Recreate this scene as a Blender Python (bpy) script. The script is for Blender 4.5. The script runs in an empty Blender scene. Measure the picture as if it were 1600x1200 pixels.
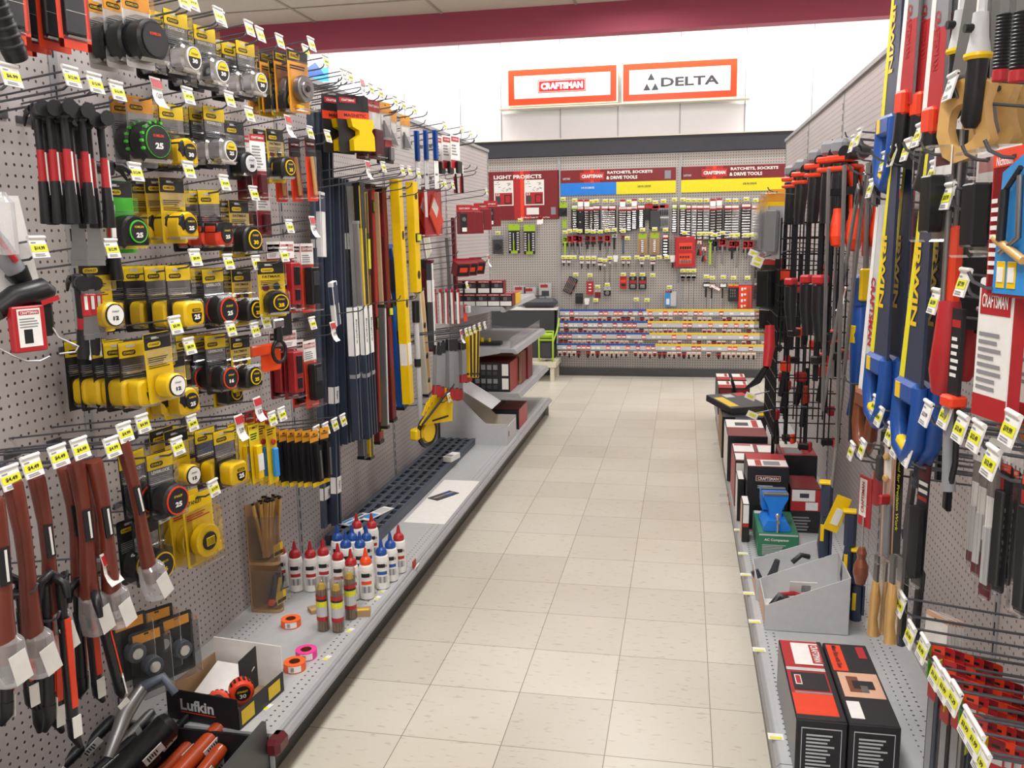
import bpy, math, random
from mathutils import Vector, Matrix
random.seed(7)
S = bpy.context.scene; COL = S.collection
PI = math.pi; R_ = math.radians
# ------------------------------------------------------------ camera
CF, CH, CYAW, CPIT, CROL, CX = 1362.8, 1.4866, -0.19608, 0.17177, -0.017349, -0.1013
Fv = Vector((math.sin(CYAW)*math.cos(CPIT), math.cos(CYAW)*math.cos(CPIT), -math.sin(CPIT)))
_r = Vector((math.cos(CYAW), -math.sin(CYAW), 0)); _u = _r.cross(Fv)
Rv = _r*math.cos(CROL)+_u*math.sin(CROL); Uv = _u*math.cos(CROL)-_r*math.sin(CROL)
CC = Vector((CX, 0, CH))
cam = bpy.data.cameras.new('camera'); co = bpy.data.objects.new('camera', cam); COL.objects.link(co)
cam.lens = CF/1600*36; cam.sensor_width = 36; cam.clip_start = .05
m = Matrix((Rv, Uv, -Fv)).transposed().to_4x4(); m.translation = CC; co.matrix_world = m
S.camera = co
# ------------------------------------------------------------ world, lights, exposure
W = bpy.data.worlds.new('world'); S.world = W; W.use_nodes = True
W.node_tree.nodes['Background'].inputs[0].default_value = (.9, .92, 1, 1); W.node_tree.nodes['Background'].inputs[1].default_value = .25
S.view_settings.view_transform = 'Standard'; S.view_settings.look = 'None'; S.view_settings.gamma = 1
S.view_settings.exposure = 0.08
CEIL = 3.45
def area(loc, sx, sy, power, rot=(0,0,0), color=(1,.975,.955)):
    l = bpy.data.lights.new('fluorescent_light', 'AREA'); l.shape = 'RECTANGLE'; l.size = sx; l.size_y = sy; l.energy = power; l.color = color
    o = bpy.data.objects.new('fluorescent_light', l); o.location = loc; o.rotation_euler = rot; COL.objects.link(o); return o
LROWS = [(-3.4, y) for y in (0.2, 3.4, 6.4)] + [(-.55, y) for y in (-3, -.4, 2.2, 4.8, 7.0)] + [(2.5, y) for y in (.2, 3.4, 6.4)]
for lx, ly in LROWS: area((lx, ly, CEIL-.09), .5, 1.2, 36*(.45 if lx < -3 else 1.4 if lx > 2 else .55 if ly > 6 else 1.25 if ly < 3 else .85))
area((-1.0, 8.72, 3.36), 7.5, .12, 85, (R_(14), 0, 0), (1,.98,.96))
# ------------------------------------------------------------ pixel helpers: a pixel of the photo on a real plane of the shop
WL, WR, WB = -1.65, .63, 9.05
def ray(x, y): return Fv+Rv*((x-800)/CF)-Uv*((y-600)/CF)
def hit(x, y, ax, v):
    d = ray(x, y); return CC+d*((v-CC[ax])/d[ax])
def Lp(x, y, d=.2): return hit(x, y, 0, WL+d)
def Rp(x, y, d=.2): return hit(x, y, 0, WR-d)
def Bp(x, y, d=.05): return hit(x, y, 1, WB-d)
def Zp(x, y, z=.15): return hit(x, y, 2, z)
# ------------------------------------------------------------ materials
MATS = {}
def mat(name, col, rough=.5, metal=0, var=.08, scale=40, bump=0, coat=0):
    if name in MATS: return MATS[name]
    m = bpy.data.materials.new(name); m.use_nodes = True; nt = m.node_tree; b = nt.nodes['Principled BSDF']
    if isinstance(col, str):
        c = [int(col[i:i+2], 16)/255 for i in (0, 2, 4)]; col = [x/12.92 if x <= .04045 else ((x+.055)/1.055)**2.4 for x in c]
    b.inputs['Roughness'].default_value = rough; b.inputs['Metallic'].default_value = metal
    if coat: b.inputs['Coat Weight'].default_value = coat
    tc = nt.nodes.new('ShaderNodeTexCoord'); n = nt.nodes.new('ShaderNodeTexNoise'); n.inputs['Scale'].default_value = scale; n.inputs['Detail'].default_value = 3
    nt.links.new(tc.outputs['Object'], n.inputs['Vector'])
    mx = nt.nodes.new('ShaderNodeMix'); mx.data_type = 'RGBA'
    mx.inputs[6].default_value = (*[x*(1-var) for x in col], 1); mx.inputs[7].default_value = (*[min(1, x*(1+var)) for x in col], 1)
    nt.links.new(n.outputs['Fac'], mx.inputs[0]); nt.links.new(mx.outputs[2], b.inputs['Base Color'])
    if bump:
        bp = nt.nodes.new('ShaderNodeBump'); bp.inputs['Strength'].default_value = bump; bp.inputs['Distance'].default_value = .002
        nt.links.new(n.outputs['Fac'], bp.inputs['Height']); nt.links.new(bp.outputs['Normal'], b.inputs['Normal'])
    MATS[name] = m; return m
def clear(name='clear_plastic', tint=(1,1,1), k=.02, df=.12):
    if name in MATS: return MATS[name]
    m = bpy.data.materials.new(name); m.use_nodes = True; nt = m.node_tree; nt.nodes.clear()
    o = nt.nodes.new('ShaderNodeOutputMaterial'); t = nt.nodes.new('ShaderNodeBsdfTransparent'); t.inputs[0].default_value = (*tint, 1)
    g = nt.nodes.new('ShaderNodeBsdfGlossy'); g.inputs['Roughness'].default_value = .12
    d = nt.nodes.new('ShaderNodeBsdfDiffuse'); d.inputs[0].default_value = (.8,.8,.82,1)
    f = nt.nodes.new('ShaderNodeFresnel'); f.inputs[0].default_value = 1.45
    mm = nt.nodes.new('ShaderNodeMixShader'); mm.inputs[0].default_value = df; nt.links.new(g.outputs[0], mm.inputs[1]); nt.links.new(d.outputs[0], mm.inputs[2])
    a = nt.nodes.new('ShaderNodeMath'); a.operation = 'MULTIPLY_ADD'; a.inputs[1].default_value = .5; a.inputs[2].default_value = k-.02; a.use_clamp = True
    nt.links.new(f.outputs[0], a.inputs[0]); mx = nt.nodes.new('ShaderNodeMixShader')
    nt.links.new(a.outputs[0], mx.inputs[0]); nt.links.new(t.outputs[0], mx.inputs[1]); nt.links.new(mm.outputs[0], mx.inputs[2]); nt.links.new(mx.outputs[0], o.inputs[0])
    MATS[name] = m; return m
def emis(name, col, s):
    m = bpy.data.materials.new(name); m.use_nodes = True; nt = m.node_tree; b = nt.nodes['Principled BSDF']
    b.inputs['Emission Color'].default_value = (*col, 1); b.inputs['Emission Strength'].default_value = s; MATS[name] = m; return m
def peg(name, ax1, ax2, col='b2aca6', hole='4c3b36', pitch=.0254, rad=.19, gloss=.45, seam=None):
    """painted hardboard with rows of drilled holes"""
    m = bpy.data.materials.new(name); m.use_nodes = True; nt = m.node_tree; b = nt.nodes['Principled BSDF']; N = nt.nodes.new; Lk = nt.links.new
    b.inputs['Roughness'].default_value = gloss
    tc = N('ShaderNodeTexCoord'); sp = N('ShaderNodeSeparateXYZ'); Lk(tc.outputs['Object'], sp.inputs[0])
    def cell(o):
        a = N('ShaderNodeMath'); a.operation = 'MULTIPLY'; a.inputs[1].default_value = 1/pitch; Lk(o, a.inputs[0])
        f = N('ShaderNodeMath'); f.operation = 'FRACT'; Lk(a.outputs[0], f.inputs[0])
        s = N('ShaderNodeMath'); s.operation = 'SUBTRACT'; s.inputs[1].default_value = .5; Lk(f.outputs[0], s.inputs[0])
        p = N('ShaderNodeMath'); p.operation = 'MULTIPLY'; Lk(s.outputs[0], p.inputs[0]); Lk(s.outputs[0], p.inputs[1]); return p.outputs[0]
    ad = N('ShaderNodeMath'); ad.operation = 'ADD'; Lk(cell(sp.outputs[ax1]), ad.inputs[0]); Lk(cell(sp.outputs[ax2]), ad.inputs[1])
    lt = N('ShaderNodeMath'); lt.operation = 'LESS_THAN'; lt.inputs[1].default_value = rad*rad*.55; Lk(ad.outputs[0], lt.inputs[0])
    n = N('ShaderNodeTexNoise'); n.inputs['Scale'].default_value = 3; n.inputs['Detail'].default_value = 5; Lk(tc.outputs['Object'], n.inputs['Vector'])
    c0 = mat('_t'+name, col).node_tree.nodes['Mix'].inputs
    mx = N('ShaderNodeMix'); mx.data_type = 'RGBA'; mx.inputs[6].default_value = c0[6].default_value; mx.inputs[7].default_value = c0[7].default_value; Lk(n.outputs['Fac'], mx.inputs[0])
    m2 = N('ShaderNodeMix'); m2.data_type = 'RGBA'; Lk(lt.outputs[0], m2.inputs[0]); Lk(mx.outputs[2], m2.inputs[6])
    m2.inputs[7].default_value = mat('_h'+name, hole, var=0).node_tree.nodes['Mix'].inputs[6].default_value
    Lk(m2.outputs[2], b.inputs['Base Color']); MATS[name] = m; return m
P = {}
def pal(k, *a, **kw): P[k] = mat(*a, **kw)
for k, n, c, r in [('w','white_print','eceae6',.5),('k','black_plastic','17171a',.38),('K','black_print','1d1c20',.45),('r','red_print','b3242a',.4),('R','dark_red_print','7c1a22',.4),
    ('y','yellow_plastic','f2c80c',.3),('Y','yellow_print','e8c41c',.4),('o','orange_plastic','f4501a',.35),('O','orange_print','e59a2c',.4),('b','blue_plastic','1d4f9e',.35),
    ('B','navy_paint','2e3850',.4),('g','green_plastic','4cc43a',.4),('G','green_print','2f7a58',.45),('l','lime_print','a4c42c',.4),('n','grey_print','8b8b8f',.5),('N','dark_grey_print','3e3e44',.5),
    ('t','tan_cardboard','a98a66',.7),('c','cream_plastic','ddd6c2',.4),('p','pink_vinyl','f2459e',.5),('m','maroon_metal','5a1620',.35),('V','pale_grey_board','c4c4c6',.6),
    ('B2','navy_rail_paint','2f3848',.4),('a2','banner_yellow','e8dc1c',.5),('L','label_yellow','dfe030',.5),('q','bluegrey_steel','454d5b',.45),('e','grey_paint','a3a3a6',.45),('E','deck_paint','b6b7b8',.35),('v','vermilion_print','e8431f',.4),('F','neon_orange_vinyl','ff6a2c',.5),
    ('i','sky_print','2f8fd8',.4),('z','peach_print','dcae92',.5),('U','bright_blue_print','1f7fe0',.4)]:
    pal(k, n, c, r)
pal('s', 'bright_steel', 'c9c9cc', .28, 1); pal('S', 'dull_steel', '8d8c8c', .4, .9); pal('h', 'hook_wire', '6c6e74', .38, .8); pal('C', 'chrome', 'e6e6e8', .12, 1, var=.02)
pal('M', 'gunmetal', '2e2f33', .35, .7); pal('d', 'stained_wood', '6c2c1d', .4, 0, .25, 18, coat=.2); pal('D', 'pale_wood', 'd3a765', .4, 0, .18, 25, coat=.2); pal('f', 'orange_wood', 'c6783a', .35, 0, .18, 25, coat=.3)
pal('x', 'brown_wood', '7a3f22', .35, 0, .2, 25, coat=.4); pal('j', 'black_wire', '121214', .35, .3)
P['T'] = clear(); P['Z'] = clear('clear_bag', k=.3, df=.7); P['Q'] = clear('tinted_plastic', (.8,.78,.74), k=.1, df=.5)
# ------------------------------------------------------------ mesh building
FONTC = {}
def glyphs(s, bold=.0):
    key = (s, bold)
    if key not in FONTC:
        c = bpy.data.curves.new('t', 'FONT'); c.body = s; c.size = 1; c.resolution_u = 2; c.offset = bold; c.align_x = 'CENTER'; c.align_y = 'CENTER'
        o = bpy.data.objects.new('t', c); COL.objects.link(o); me = bpy.data.meshes.new_from_object(o.evaluated_get(bpy.context.evaluated_depsgraph_get()))
        vs = [v.co.copy() for v in me.vertices]; fs = [tuple(p.vertices) for p in me.polygons]
        if vs:
            x0, x1 = min(v.x for v in vs), max(v.x for v in vs); y0, y1 = min(v.y for v in vs), max(v.y for v in vs)
            vs = [((v.x-(x0+x1)/2)/(x1-x0), (v.y-(y0+y1)/2)/(y1-y0)) for v in vs]
        bpy.data.objects.remove(o); bpy.data.curves.remove(c); FONTC[key] = (vs, fs)
    return FONTC[key]
X_, Y_, Z_ = Vector((1,0,0)), Vector((0,1,0)), Vector((0,0,1))
class MB:
    def __init__(s): s.v = []; s.f = []; s.m = []; s.keys = []; s.sm = []
    def mi(s, k):
        if k not in s.keys: s.keys.append(k)
        return s.keys.index(k)
    def add(s, vs, fs, k, smooth=False):
        o = len(s.v); s.v += [tuple(v) for v in vs]; i = s.mi(k)
        for f in fs: s.f.append(tuple(o+a for a in f)); s.m.append(i); s.sm.append(smooth)
        return s
    def box(s, c, d, k, r=None, bev=0):
        c = Vector(c); hx, hy, hz = d[0]/2, d[1]/2, d[2]/2
        if bev:
            b = min(bev, hx*.9, hy*.9, hz*.9); vs = []; ix = {}
            for sx in (-1,1):
                for sy in (-1,1):
                    for sz in (-1,1):
                        for a in range(3):
                            p = [sx*(hx-b), sy*(hy-b), sz*(hz-b)]; p[a] = (sx*hx, sy*hy, sz*hz)[a]; ix[(sx,sy,sz,a)] = len(vs); vs.append(Vector(p))
            fs = []
            q = [(-1,-1),(1,-1),(1,1),(-1,1)]
            def g(a, sa, u, v):
                t = [0,0,0]; o1, o2 = [i for i in range(3) if i != a]; t[a] = sa; t[o1] = u; t[o2] = v; return tuple(t)
            for a in range(3):
                for sa in (-1,1): 
                    f = [ix[(*g(a,sa,u,v),a)] for u, v in q]
                    fs.append(f if (sa > 0) != (a == 1) else f[::-1])
            for a in range(3):
                o1, o2 = [i for i in range(3) if i != a]
                for u in (-1,1):
                    for v in (-1,1):
                        A = g(a,-1,u,v); B = g(a,1,u,v); fs.append([ix[(*A,o1)], ix[(*B,o1)], ix[(*B,o2)], ix[(*A,o2)]])
            for sx in (-1,1):
                for sy in (-1,1):
                    for sz in (-1,1): fs.append([ix[(sx,sy,sz,a)] for a in range(3)])
        else:
            vs = [Vector((x,y,z)) for x in (-hx,hx) for y in (-hy,hy) for z in (-hz,hz)]
            fs = [(0,1,3,2),(4,6,7,5),(0,4,5,1),(2,3,7,6),(0,2,6,4),(1,5,7,3)]
        if r is not None: vs = [r @ v for v in vs]
        return s.add([v+c for v in vs], fs, k)
    def cyl(s, a, b, r, k, r2=None, n=10, cap=True):
        a, b = Vector(a), Vector(b); r2 = r if r2 is None else r2; d = (b-a).normalized()
        u = d.cross(Z_ if abs(d.z) < .9 else X_).normalized(); w = d.cross(u); vs = []
        for p, q in ((a, r), (b, r2)):
            for i in range(n): t = 2*PI*i/n; vs.append(p+u*(q*math.cos(t))+w*(q*math.sin(t)))
        s.add(vs, [(i, (i+1)%n, n+(i+1)%n, n+i) for i in range(n)], k, True)
        if cap: s.add(vs, [tuple(range(n))[::-1], tuple(range(n, 2*n))], k)
        return s
    def tube(s, pts, r, k, n=6):
        pts = [Vector(p) for p in pts]; vs = []; pu = None
        for i, p in enumerate(pts):
            d = (pts[min(i+1, len(pts)-1)]-pts[max(i-1, 0)]).normalized()
            u = d.cross(Z_ if abs(d.z) < .95 else X_).normalized() if pu is None else (pu-d*pu.dot(d)).normalized()
            pu = u; w = d.cross(u); q = r[i] if isinstance(r, (list, tuple)) else r
            for j in range(n): t = 2*PI*j/n; vs.append(p+u*(q*math.cos(t))+w*(q*math.sin(t)))
        fs = [(i*n+j, i*n+(j+1)%n, (i+1)*n+(j+1)%n, (i+1)*n+j) for i in range(len(pts)-1) for j in range(n)]
        s.add(vs, fs, k, True); return s.add([vs[j] for j in range(n)]+[vs[-n+j] for j in range(n)], [tuple(range(n))[::-1], tuple(range(n, 2*n))], k)
    def lathe(s, o, prof, k, n=16, ax=Z_, ks=None):
        o = Vector(o); ax = Vector(ax); u = ax.cross(Z_ if abs(ax.z) < .9 else X_).normalized(); w = ax.cross(u); vs = []
        for r, h in prof:
            for j in range(n): t = 2*PI*j/n; vs.append(o+ax*h+u*(r*math.cos(t))+w*(r*math.sin(t)))
        for i in range(len(prof)-1):
            s.add(vs[i*n:(i+2)*n], [(j, (j+1)%n, n+(j+1)%n, n+j) for j in range(n)], ks[i] if ks else k, True)
        s.add(vs[:n], [tuple(range(n))[::-1]], ks[0] if ks else k); return s.add(vs[-n:], [tuple(range(n))], ks[-1] if ks else k)
    def prism(s, pts, x0, x1, k, fr=None, kf=None, bev=0):
        """outline pts (u,v) in the local yz plane, extruded along x from x0 to x1 (or along the normal of frame fr)"""
        o, U, V = fr or (Vector((0,0,0)), Y_, Z_); N = U.cross(V); n = len(pts)
        cu = sum(p[0] for p in pts)/n; cv = sum(p[1] for p in pts)/n
        def ring(x, sc): return [o+N*x+U*(cu+(p[0]-cu)*sc)+V*(cv+(p[1]-cv)*sc) for p in pts]
        rings = [ring(x0, 1), ring(x1, 1)]
        if bev:
            ext = max(max(abs(p[0]-cu) for p in pts), max(abs(p[1]-cv) for p in pts)); sc = 1-bev/ext
            rings = [ring(x0, sc), ring(x0+bev, 1), ring(x1-bev, 1), ring(x1, sc)]
        for a, b in zip(rings, rings[1:]): s.add(a+b, [(i, (i+1)%n, n+(i+1)%n, n+i) for i in range(n)], k, bool(bev))
        s.add(rings[0], [tuple(range(n))[::-1]], k); return s.add(rings[-1], [tuple(range(n))], kf or k)
    def rect(s, fr, u0, v0, u1, v1, k, l=.0006):
        o, U, V = fr; N = U.cross(V)*l
        return s.add([o+U*u+V*v+N for u, v in ((u0,v0),(u1,v0),(u1,v1),(u0,v1))], [(0,1,2,3)], k)
    def poly(s, fr, pts, k, l=.0006):
        o, U, V = fr; N = U.cross(V)*l
        return s.add([o+U*u+V*v+N for u, v in pts], [tuple(range(len(pts)))], k)
    def text(s, fr, t, u, v, w, h, k, l=.0011, bold=.02, rot=0):
        if not t: return s
        o, U, V = fr; N = U.cross(V)*l; vs, fs = glyphs(t, bold)
        if rot: U, V = U*math.cos(rot)+V*math.sin(rot), V*math.cos(rot)-U*math.sin(rot)
        O = o+fr[1]*u+fr[2]*v+N
        return s.add([O+U*(a*w)+V*(b*h) for a, b in vs], fs, k)
    def holed(s, out, inn, x0, x1, k):
        n = len(out)
        for x, fl in ((x1, 0), (x0, 1)):
            vs = [(x,a,b) for a, b in out]+[(x,a,b) for a, b in inn]; fs = [(i,(i+1)%n,n+(i+1)%n,n+i) for i in range(n)]
            s.add(vs, [f[::-1] for f in fs] if fl else fs, k)
        for ring in (out, inn): s.add([(x0,a,b) for a, b in ring]+[(x1,a,b) for a, b in ring], [(i,(i+1)%n,n+(i+1)%n,n+i) for i in range(n)], k, True)
        return s
    def lines(s, fr, u0, v0, u1, v1, n, k, fill=.5, l=.0009, rag=.35):
        rr = random.Random(n*31+int(abs(u0)*1e4)); st = (v1-v0)/n
        for i in range(n): s.rect(fr, u0, v0+st*i, u1-(u1-u0)*rag*rr.random(), v0+st*(i+fill), k, l)
        return s
    def mesh(s, name):
        me = bpy.data.meshes.new(name); me.from_pydata(s.v, [], s.f)
        for k in s.keys: me.materials.append(P[k] if isinstance(k, str) else k)
        me.polygons.foreach_set('material_index', s.m); me.polygons.foreach_set('use_smooth', s.sm); me.update(); return me
    def obj(s, name, par=None):
        return link(name, s.mesh(name), par)
def link(name, data, par=None):
    o = bpy.data.objects.new(name, data); COL.objects.link(o)
    if par is not None: o.parent = par
    return o
def FX(x=0, u=0, v=0): return (Vector((x,u,v)), Y_, Z_)
def rrect(w, h, r=.01, n=3, cu=0, cv=0):
    pts = []
    for sx, sy, a in ((1,-1,-90),(1,1,0),(-1,1,90),(-1,-1,180)):
        for i in range(n+1): t = R_(a+90*i/n); pts.append((cu+sx*(w/2-r)+r*math.cos(t), cv+sy*(h/2-r)+r*math.sin(t)))
    return pts
def circ(r, n=16, cu=0, cv=0, ry=None): return [(cu+r*math.cos(2*PI*i/n), cv+(ry or r)*math.sin(2*PI*i/n)) for i in range(n)]
# ------------------------------------------------------------ things
def tag(o, label, cat, group=None):
    o['label'] = label; o['category'] = cat
    if group: o['group'] = group
    return o
def struct(o): o['kind'] = 'structure'; return o
def thing(name, loc, label, cat, rz=0, group=None, tilt=(0,0)):
    o = link(name, None); o.empty_display_size = .02
    o.location = loc; o.rotation_euler = (tilt[0], tilt[1], rz); return tag(o, label, cat, group)
PROTO = {}
def proto(key, build):
    """build() -> list of (part name, MB, [sub parts]); meshes are shared by every copy"""
    if key not in PROTO:
        def conv(l): return [(n, mb.mesh(n), conv(sub)) for n, mb, sub in l]
        PROTO[key] = conv(build())
    return PROTO[key]
def put(key, build, name, loc, label, cat, rz=0, group=None, tilt=(0,0), scale=None):
    parts = proto(key, build)
    if len(parts) == 1 and not parts[0][2]:
        t = link(name, parts[0][1]); t.location = loc; t.rotation_euler = (tilt[0], tilt[1], rz); tag(t, label, cat, group)
    else:
        t = thing(name, loc, label, cat, rz, group, tilt)
        def rec(l, par):
            for n, me, sub in l: rec(sub, link(n, me, par))
        rec(parts, t)
    if scale: t.scale = scale if isinstance(scale, tuple) else (scale,)*3
    return t
ORD = ['zeroth','first','second','third','fourth','fifth','sixth','seventh','eighth','ninth','tenth','eleventh','twelfth','thirteenth','fourteenth','fifteenth','sixteenth','seventeenth','eighteenth','nineteenth','twentieth']
NUM = ['no','one','two','three','four','five','six','seven','eight','nine','ten','eleven','twelve','thirteen','fourteen']
def which(i, n):
    """i = 0 is the front one"""
    if n == 1: return ''
    if i == 0: return ', front of %s' % NUM[n]
    if i == n-1: return ', rearmost of %s' % NUM[n]
    return ', %s of %s from front' % (ORD[i+1], NUM[n])
ROT = {'L': 0, 'R': PI, 'B': -PI/2}
# ============================================================ SETTING
def floor_mat():
    m = bpy.data.materials.new('vinyl_tile'); m.use_nodes = True; nt = m.node_tree; b = nt.nodes['Principled BSDF']; N = nt.nodes.new; Lk = nt.links.new
    tc = N('ShaderNodeTexCoord')
    br = N('ShaderNodeTexBrick'); br.offset = 0; br.squash = 1; br.inputs['Scale'].default_value = 1
    br.inputs['Brick Width'].default_value = .3048; br.inputs['Row Height'].default_value = .3048; br.inputs['Mortar Size'].default_value = .0016; br.inputs['Mortar Smooth'].default_value = .3
    br.inputs['Color1'].default_value = (.60,.56,.49,1); br.inputs['Color2'].default_value = (.68,.64,.56,1); br.inputs['Mortar'].default_value = (.25,.21,.17,1); br.inputs['Bias'].default_value = 0
    Lk(tc.outputs['Object'], br.inputs['Vector'])
    mp = N('ShaderNodeMapping'); mp.inputs['Scale'].default_value = (18, 60, 1); Lk(tc.outputs['Object'], mp.inputs[0])
    n = N('ShaderNodeTexNoise'); n.inputs['Scale'].default_value = 1.2; n.inputs['Detail'].default_value = 2; Lk(mp.outputs[0], n.inputs['Vector'])
    cr = N('ShaderNodeValToRGB'); cr.color_ramp.elements[0].position = .30; cr.color_ramp.elements[0].color = (.55,.5,.45,1); cr.color_ramp.elements[1].position = .38; cr.color_ramp.elements[1].color = (1,1,1,1); Lk(n.outputs['Fac'], cr.inputs[0])
    mx = N('ShaderNodeMix'); mx.data_type = 'RGBA'; mx.blend_type = 'MULTIPLY'; mx.inputs[0].default_value = .45; Lk(br.outputs['Color'], mx.inputs[6]); Lk(cr.outputs[0], mx.inputs[7])
    n2 = N('ShaderNodeTexNoise'); n2.inputs['Scale'].default_value = 1.3; n2.inputs['Detail'].default_value = 6; Lk(tc.outputs['Object'], n2.inputs['Vector'])
    c2 = N('ShaderNodeValToRGB'); c2.color_ramp.elements[0].position = .35; c2.color_ramp.elements[0].color = (.86,.84,.8,1); c2.color_ramp.elements[1].position = .65; Lk(n2.outputs['Fac'], c2.inputs[0])
    m2 = N('ShaderNodeMix'); m2.data_type = 'RGBA'; m2.blend_type = 'MULTIPLY'; m2.inputs[0].default_value = .7; Lk(mx.outputs[2], m2.inputs[6]); Lk(c2.outputs[0], m2.inputs[7])
    Lk(m2.outputs[2], b.inputs['Base Color']); b.inputs['Roughness'].default_value = .3; b.inputs['Specular IOR Level'].default_value = .35
    P['floor'] = m
floor_mat()
TX, TY = 0.0, 2.2936
def slab(name, x0, y0, z0, x1, y1, z1, k, origin=None, par=None):
    mb = MB(); o = Vector(origin) if origin else Vector(((x0+x1)/2, (y0+y1)/2, z0))
    mb.box(Vector(((x0+x1)/2, (y0+y1)/2, (z0+z1)/2))-o, (x1-x0, y1-y0, z1-z0), k); ob = mb.obj(name, par); ob.location = o; return ob
P['pegL'] = peg('pegboard_side', 1, 2, 'bcb5b4', rad=.2); P['pegB'] = peg('pegboard_back', 0, 2, rad=.26)
P['perf'] = peg('perforated_steel', 0, 1, 'b9babc', '45464a', pitch=.0254, rad=.2, gloss=.3)
pal('A', 'ceiling_tile', 'cfc6ba', .9, 0, .06, 60, .3); pal('a', 'soffit_paint', 'a84a60', .7, 0, .04); pal('H', 'white_wall_paint', 'f6f6f8', .6, 0, .02, 4); pal('kick', 'kick_plate', '4a4b4c', .4, .2)
pal('band', 'charcoal_band', '35353c', .6); pal('tegrid', 'ceiling_grid', 'a89f93', .6)
struct(slab('floor', -6, -4, -.1, 5, 9.3, 0, 'floor', (TX, TY, 0)))
struct(slab('wall_back', -6, 9.09, 0, 5, 9.3, 3.6, 'H')); struct(slab('wall_left', -6.1, -4, 0, -6, 9.3, 3.6, 'H')); struct(slab('wall_right', 5, -4, 0, 5.1, 9.3, 3.6, 'H')); struct(slab('wall_front', -6, -4.1, 0, 5, -4, 3.6, 'H'))
struct(slab('ceiling', -6, -4, CEIL, 5, 9.3, CEIL+.1, 'A'))
mb = MB()
for i in range(-4, 5): mb.box((-2.29+i*1.22, 2.1, CEIL-.004), (.024, 12.1, .008), 'tegrid')
for j in range(-10, 10): mb.box((-.5, 7.55+j*.61-.0, CEIL-.0035), (11, .024, .006), 'tegrid')
struct(mb.obj('trim_1'))
struct(slab('wall_soffit', -6, 8.05, 3.195, 5, 8.2, CEIL, 'a'))
# vertical joints of the white upper wall panels, and the dark band over the back pegboard
mb = MB()
for x in (-3.0, -2.4, -1.97, -1.36, -.78, -.17, .45, 1.07): mb.box((x, 9.088, 2.92), (.006, .006, 1.0), 'n')
struct(mb.obj('trim_2'))
struct(slab('trim_3', -3.2, 9.03, 2.245, 2.2, 9.09, 2.405, 'band')); struct(slab('trim_4', -3.2, 9.02, 2.405, 2.2, 9.09, 2.415, 'c'))
struct(slab('baseboard_back', -3.2, 8.99, 0, 2.2, 9.05, .08, 'kick'))
# ceiling fixtures
emis('fluorescent_diffuser', (1,.97,.93), 3.0); P['em'] = MATS['fluorescent_diffuser']
for i, (lx, ly) in enumerate(LROWS):
    side = {-3.4: 'over the next aisle on the left', -.55: 'over the tiled aisle', 2.5: 'over the next aisle on the right'}[lx]
    col = [y for x, y in LROWS if x == lx]; k = col.index(ly)
    t = thing('ceiling_light', (lx, ly, CEIL), 'white fluorescent ceiling light %s, %s from the front' % (side, ORD[k+1]), 'ceiling light', group='ceiling lights')
    mb = MB(); mb.box((0, .63, -.02), (.58, .04, .04), 'H').box((0, -.63, -.02), (.58, .04, .04), 'H').box((.27, 0, -.02), (.04, 1.22, .04), 'H').box((-.27, 0, -.02), (.04, 1.22, .04), 'H'); mb.obj('frame', t)
    MB().box((0, 0, -.01), (.5, 1.22, .01), 'em').obj('diffuser', t)
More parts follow.
